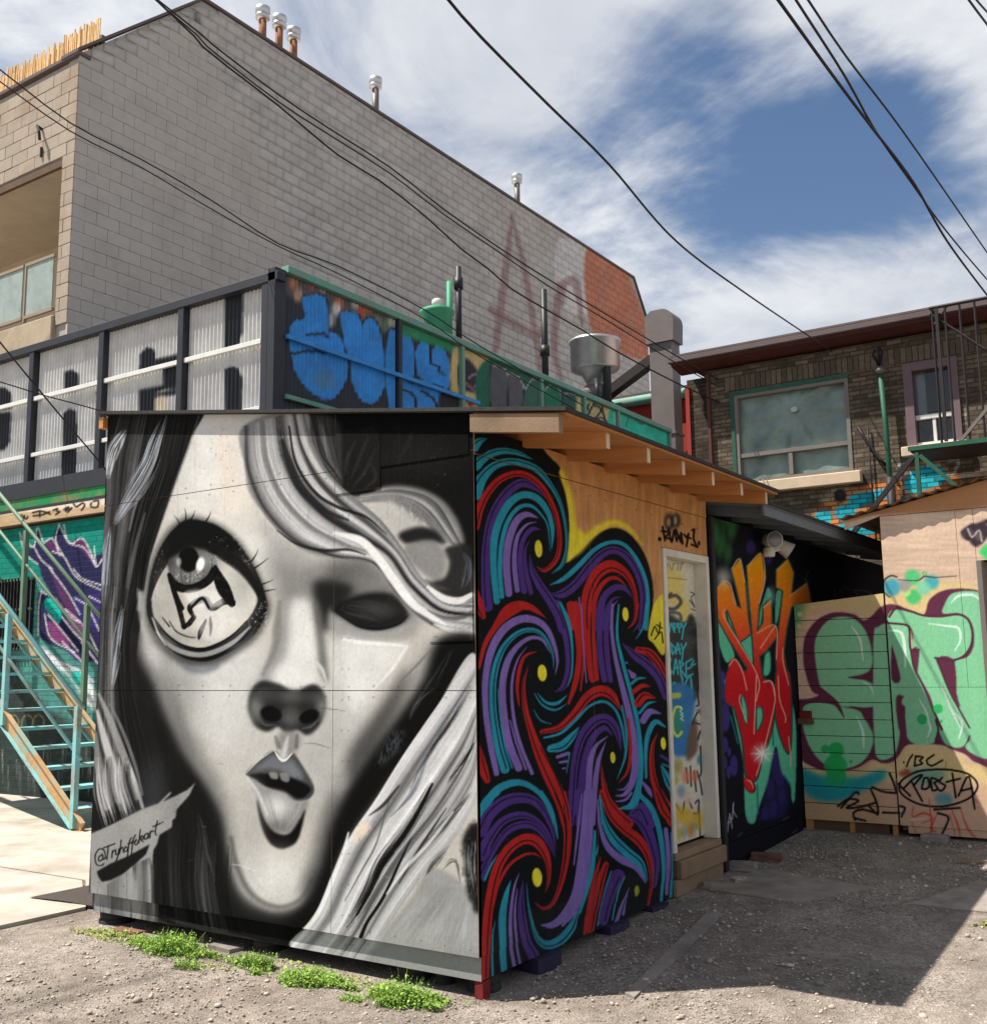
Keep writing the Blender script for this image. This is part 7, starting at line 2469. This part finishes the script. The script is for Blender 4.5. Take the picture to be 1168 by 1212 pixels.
MB().bar((.06, 10.0, 4.3), (-.78, 10.0, 3.35), .06, .06).build('bracket', M['iron'], fe)
MB().bar((.14, 10.0, 4.3), (1.0, 10.0, 3.35), .05, .05).build('bracket', M['green_dark'], fe)
MB().bar((.62, 10.1, 4.44), (1.5, 10.1, 5.4), .04, .04).build('stair_rail', M['win_frame'], fe)

# ------------------------------------------------------------------ overhead wires
WIRES = [
    ('thick black overhead cable, lowest of the three running to the brick house', .013, [(-6.61, -5.11, 11.12), (-5.88, -1.61, 9.72), (-5.14, 1.89, 8.32), (-5.06, 2.43, 8.06), (-4.85, 3.32, 7.74), (-4.68, 4.09, 7.44), (-4.52, 4.63, 7.30), (-4.36, 5.30, 7.06), (-4.25, 5.86, 6.82), (-4.14, 6.31, 6.67), (-4.05, 6.74, 6.50), (-3.88, 7.32, 6.35), (-3.69, 7.94, 6.20), (-3.50, 8.60, 6.02), (-3.14, 9.77, 5.77), (-2.84, 10.72, 5.61)]),
    ('black overhead cable, topmost of the three running to the brick house', .011, [(-5.94, -5.42, 9.84), (-5.32, -1.92, 8.91), (-4.70, 1.58, 7.97), (-4.61, 2.16, 7.79), (-4.47, 2.95, 7.57), (-4.32, 3.69, 7.41), (-4.17, 4.40, 7.27), (-4.03, 5.21, 7.04), (-3.87, 6.06, 6.84), (-3.67, 6.99, 6.64), (-3.45, 8.00, 6.45), (-3.07, 9.66, 6.14), (-2.86, 10.72, 5.98)]),
    ('black overhead cable, middle of the three running to the brick house', .010, [(-6.09, -5.38, 10.09), (-5.44, -1.88, 9.06), (-4.80, 1.62, 8.04), (-4.72, 2.20, 7.82), (-4.57, 3.04, 7.57), (-4.40, 3.78, 7.40), (-4.24, 4.49, 7.25), (-4.09, 5.29, 7.02), (-3.91, 6.13, 6.81), (-3.71, 7.06, 6.58), (-3.48, 8.05, 6.39), (-3.09, 9.70, 6.04), (-2.87, 10.72, 5.88)]),
    ('upper of two thin wires crossing the block wall above the sign', .011, [(-7.87, 1.67, 8.53), (-7.81, 1.84, 8.47), (-7.6, 2.62, 8.1), (-7.32, 3.4, 7.89), (-7.03, 4.25, 7.61), (-6.73, 5.19, 7.25), (-6.4, 5.99, 7.12), (-5.91, 7.31, 6.76), (-5.62, 8.22, 6.42), (-4.94, 10.2, 5.78)]),
    ('lower of two thin wires crossing the block wall above the sign', .010, [(-7.88, 1.68, 8.42), (-7.83, 1.86, 8.34), (-7.62, 2.63, 8.01), (-7.34, 3.42, 7.8), (-7.06, 4.27, 7.51), (-6.74, 5.21, 7.22), (-6.43, 6.03, 7.03), (-5.96, 7.37, 6.65), (-5.68, 8.3, 6.29), (-5.06, 10.13, 5.73)]),
    ('single black cable crossing the open sky to the brick house eaves', .011, [(.31, -.72, 4.83), (.28, -.57, 4.83), (.21, -.19, 4.86), (.08, .71, 4.94), (-.06, 1.75, 5.03), (-.35, 3.51, 5.15), (-.6, 5.77, 5.43), (-.95, 9.23, 5.9), (-1.15, 10.9, 6.15)]),
    ('thickest overhead cable of the bundle above the fire escape', .014, [(1.31, 1.06, 5.44), (1.31, 1.27, 5.46), (1.31, 2.37, 5.52), (1.32, 3.33, 5.57), (1.33, 4.65, 5.65), (1.28, 6.32, 5.71), (1.28, 8.67, 5.84), (1.29, 10.69, 5.96)]),
    ('overhead cable twisted round the thick one above the fire escape', .011, [(1.41, 1.13, 5.44), (1.4, 1.33, 5.45), (1.37, 2.45, 5.53), (1.32, 3.44, 5.59), (1.3, 4.63, 5.68), (1.28, 6.28, 5.81), (1.29, 8.71, 6.04), (1.32, 10.65, 6.24)]),
    ('overhead cable running free beside the twisted pair above the fire escape', .010, [(1.45, 1.15, 5.44), (1.45, 1.39, 5.47), (1.43, 2.24, 5.56), (1.43, 3.66, 5.72), (1.41, 5.33, 5.9), (1.37, 8.29, 6.21), (1.34, 10.63, 6.46)]),
    ('short overhead wire crossing the sky high above the hut roof', .011, [(2.06, 2.67, 6.09), (2.07, 3.16, 6.21), (2.09, 3.83, 6.38), (2.13, 5.04, 6.69)]),
    ('short overhead wire crossing the sky high above the hut roof', .010, [(2.11, 2.7, 6.06), (2.11, 3.22, 6.23), (2.12, 3.68, 6.38), (2.15, 5.02, 6.83)]),
    ('black wire slanting down in front of the white sign', .008, [(-4.41, -.12, 4.27), (-4.43, .03, 4.15), (-4.46, .39, 3.86), (-4.48, .75, 3.57), (-4.5, 1.05, 3.33), (-4.55, 1.2, 3.18)]),
    ('thin wire drooping across the white sign towards the shed roof', .011, [(-10.08, 3.16, 5.53), (-10.0, 3.35, 5.49), (-9.74, 3.93, 5.36), (-9.47, 4.52, 5.25), (-9.3, 4.9, 5.1)]),
]
for lab, r_, pts in WIRES:
    P_ = crv(pts, False, .25)
    # carry the line on past both ends
    a, b = P_[0], P_[-1]
    P_ = np.concatenate([[a + (P_[0] - P_[3]) * 2.5], P_])
    o = MB().tube([tuple(p) for p in P_], r_ * .8, 6).build('overhead_wire', M['wire'], None, True)
    tag(o, lab, 'wire', 'wires high above the hut roof' if 'above the hut' in lab else None)

# ------------------------------------------------------------------ weeds
M['leaf'] = material('weed_leaf', L3(130, 160, 72), .75, var=.4, vscale=14, island=.45, spec=.15)
M['leaf_dry'] = material('dry_leaf', L3(150, 160, 84), .7, var=.25, vscale=9, island=.3)


def weeds(cx, cy, rx, ry, n, h, seed, lab, mat='leaf', rot=0.0):
    """tufts of sprigs in small clumps, with stalks, broad and narrow leaves and bare gaps"""
    g = np.random.default_rng(seed)
    V_, F_ = [], []
    clumps = [(g.normal(0, .5), g.normal(0, .5), g.uniform(.35, 1.0)) for _ in range(max(5, int(n / 110)))]
    for _ in range(n):
        c0, c1, ch = clumps[int(g.integers(len(clumps)))]
        u, v = c0 + g.normal(0, .17), c1 + g.normal(0, .17)
        rr = min(1.2, math.hypot(u, v))
        lx, ly = u * rx, v * ry
        x = cx + lx * math.cos(rot) - ly * math.sin(rot)
        y = cy + lx * math.sin(rot) + ly * math.cos(rot)
        z = float(ground_z(np.array(x), np.array(y)))
        hh = h * ch * (1.1 - .6 * rr) * g.uniform(.35, 1.3)
        b = np.array([x, y, z - .003])
        tip = b + np.array([g.normal(0, .4) * hh, g.normal(0, .4) * hh, max(.006, hh)])
        d = tip - b
        s_ = np.array([-d[1], d[0], 0]) + g.normal(0, .001, 3)
        s_ = s_ / (np.linalg.norm(s_) + 1e-9) * .0009
        i0 = len(V_)
        V_ += [b - s_, b + s_, tip + s_ * .4, tip - s_ * .4]
        F_.append((i0, i0 + 1, i0 + 2, i0 + 3))
        big_ = g.random() < .25
        for k in range(int(g.integers(3, 7))):
            t = g.uniform(.2, 1)
            p = b + d * t
            az, el = g.uniform(0, 6.28), g.uniform(-.2, 1.1)
            L = g.uniform(.012, .026) if big_ else g.uniform(.005, .014)
            dd = np.array([math.cos(az) * math.cos(el), math.sin(az) * math.cos(el), math.sin(el)]) * L
            w_ = np.array([-math.sin(az), math.cos(az), g.normal(0, .3)]) * L * g.uniform(.14, .4)
            i0 = len(V_)
            V_ += [p, p + dd * .5 + w_, p + dd + np.array([0, 0, -L * .25]), p + dd * .5 - w_]
            F_.append((i0, i0 + 1, i0 + 2, i0 + 3))
    o = fast_mesh('weeds', np.array(V_), np.array(F_), M[mat])
    return tag(o, lab, 'weeds', kind='stuff')


weeds(-1.98, -.16, .29, .14, 2300, .11, 3, 'largest bright green weed patch in front of the face wall')
weeds(-1.32, -.15, .17, .09, 460, .08, 4, 'small green weed patch in front of the middle of the face wall')
weeds(-.86, -.19, .23, .11, 1500, .10, 5, 'bright green weed patch under the pale painted hair')
weeds(-.34, -.20, .24, .12, 2000, .11, 6, 'bright green weed patch nearest to the red corner block')
weeds(-2.6, -.12, .5, .14, 420, .035, 7, 'thin sprinkle of small weeds at the signature end of the face wall', 'leaf_dry')
weeds(1.98, 2.56, .22, .06, 160, .045, 8, 'few green sprouts at the edge of the sunlit slab', 'leaf_dry', .5)
weeds(-1.1, -.13, 1.6, .12, 420, .03, 9, 'scattered tiny sprouts along the foot of the face wall', 'leaf_dry')
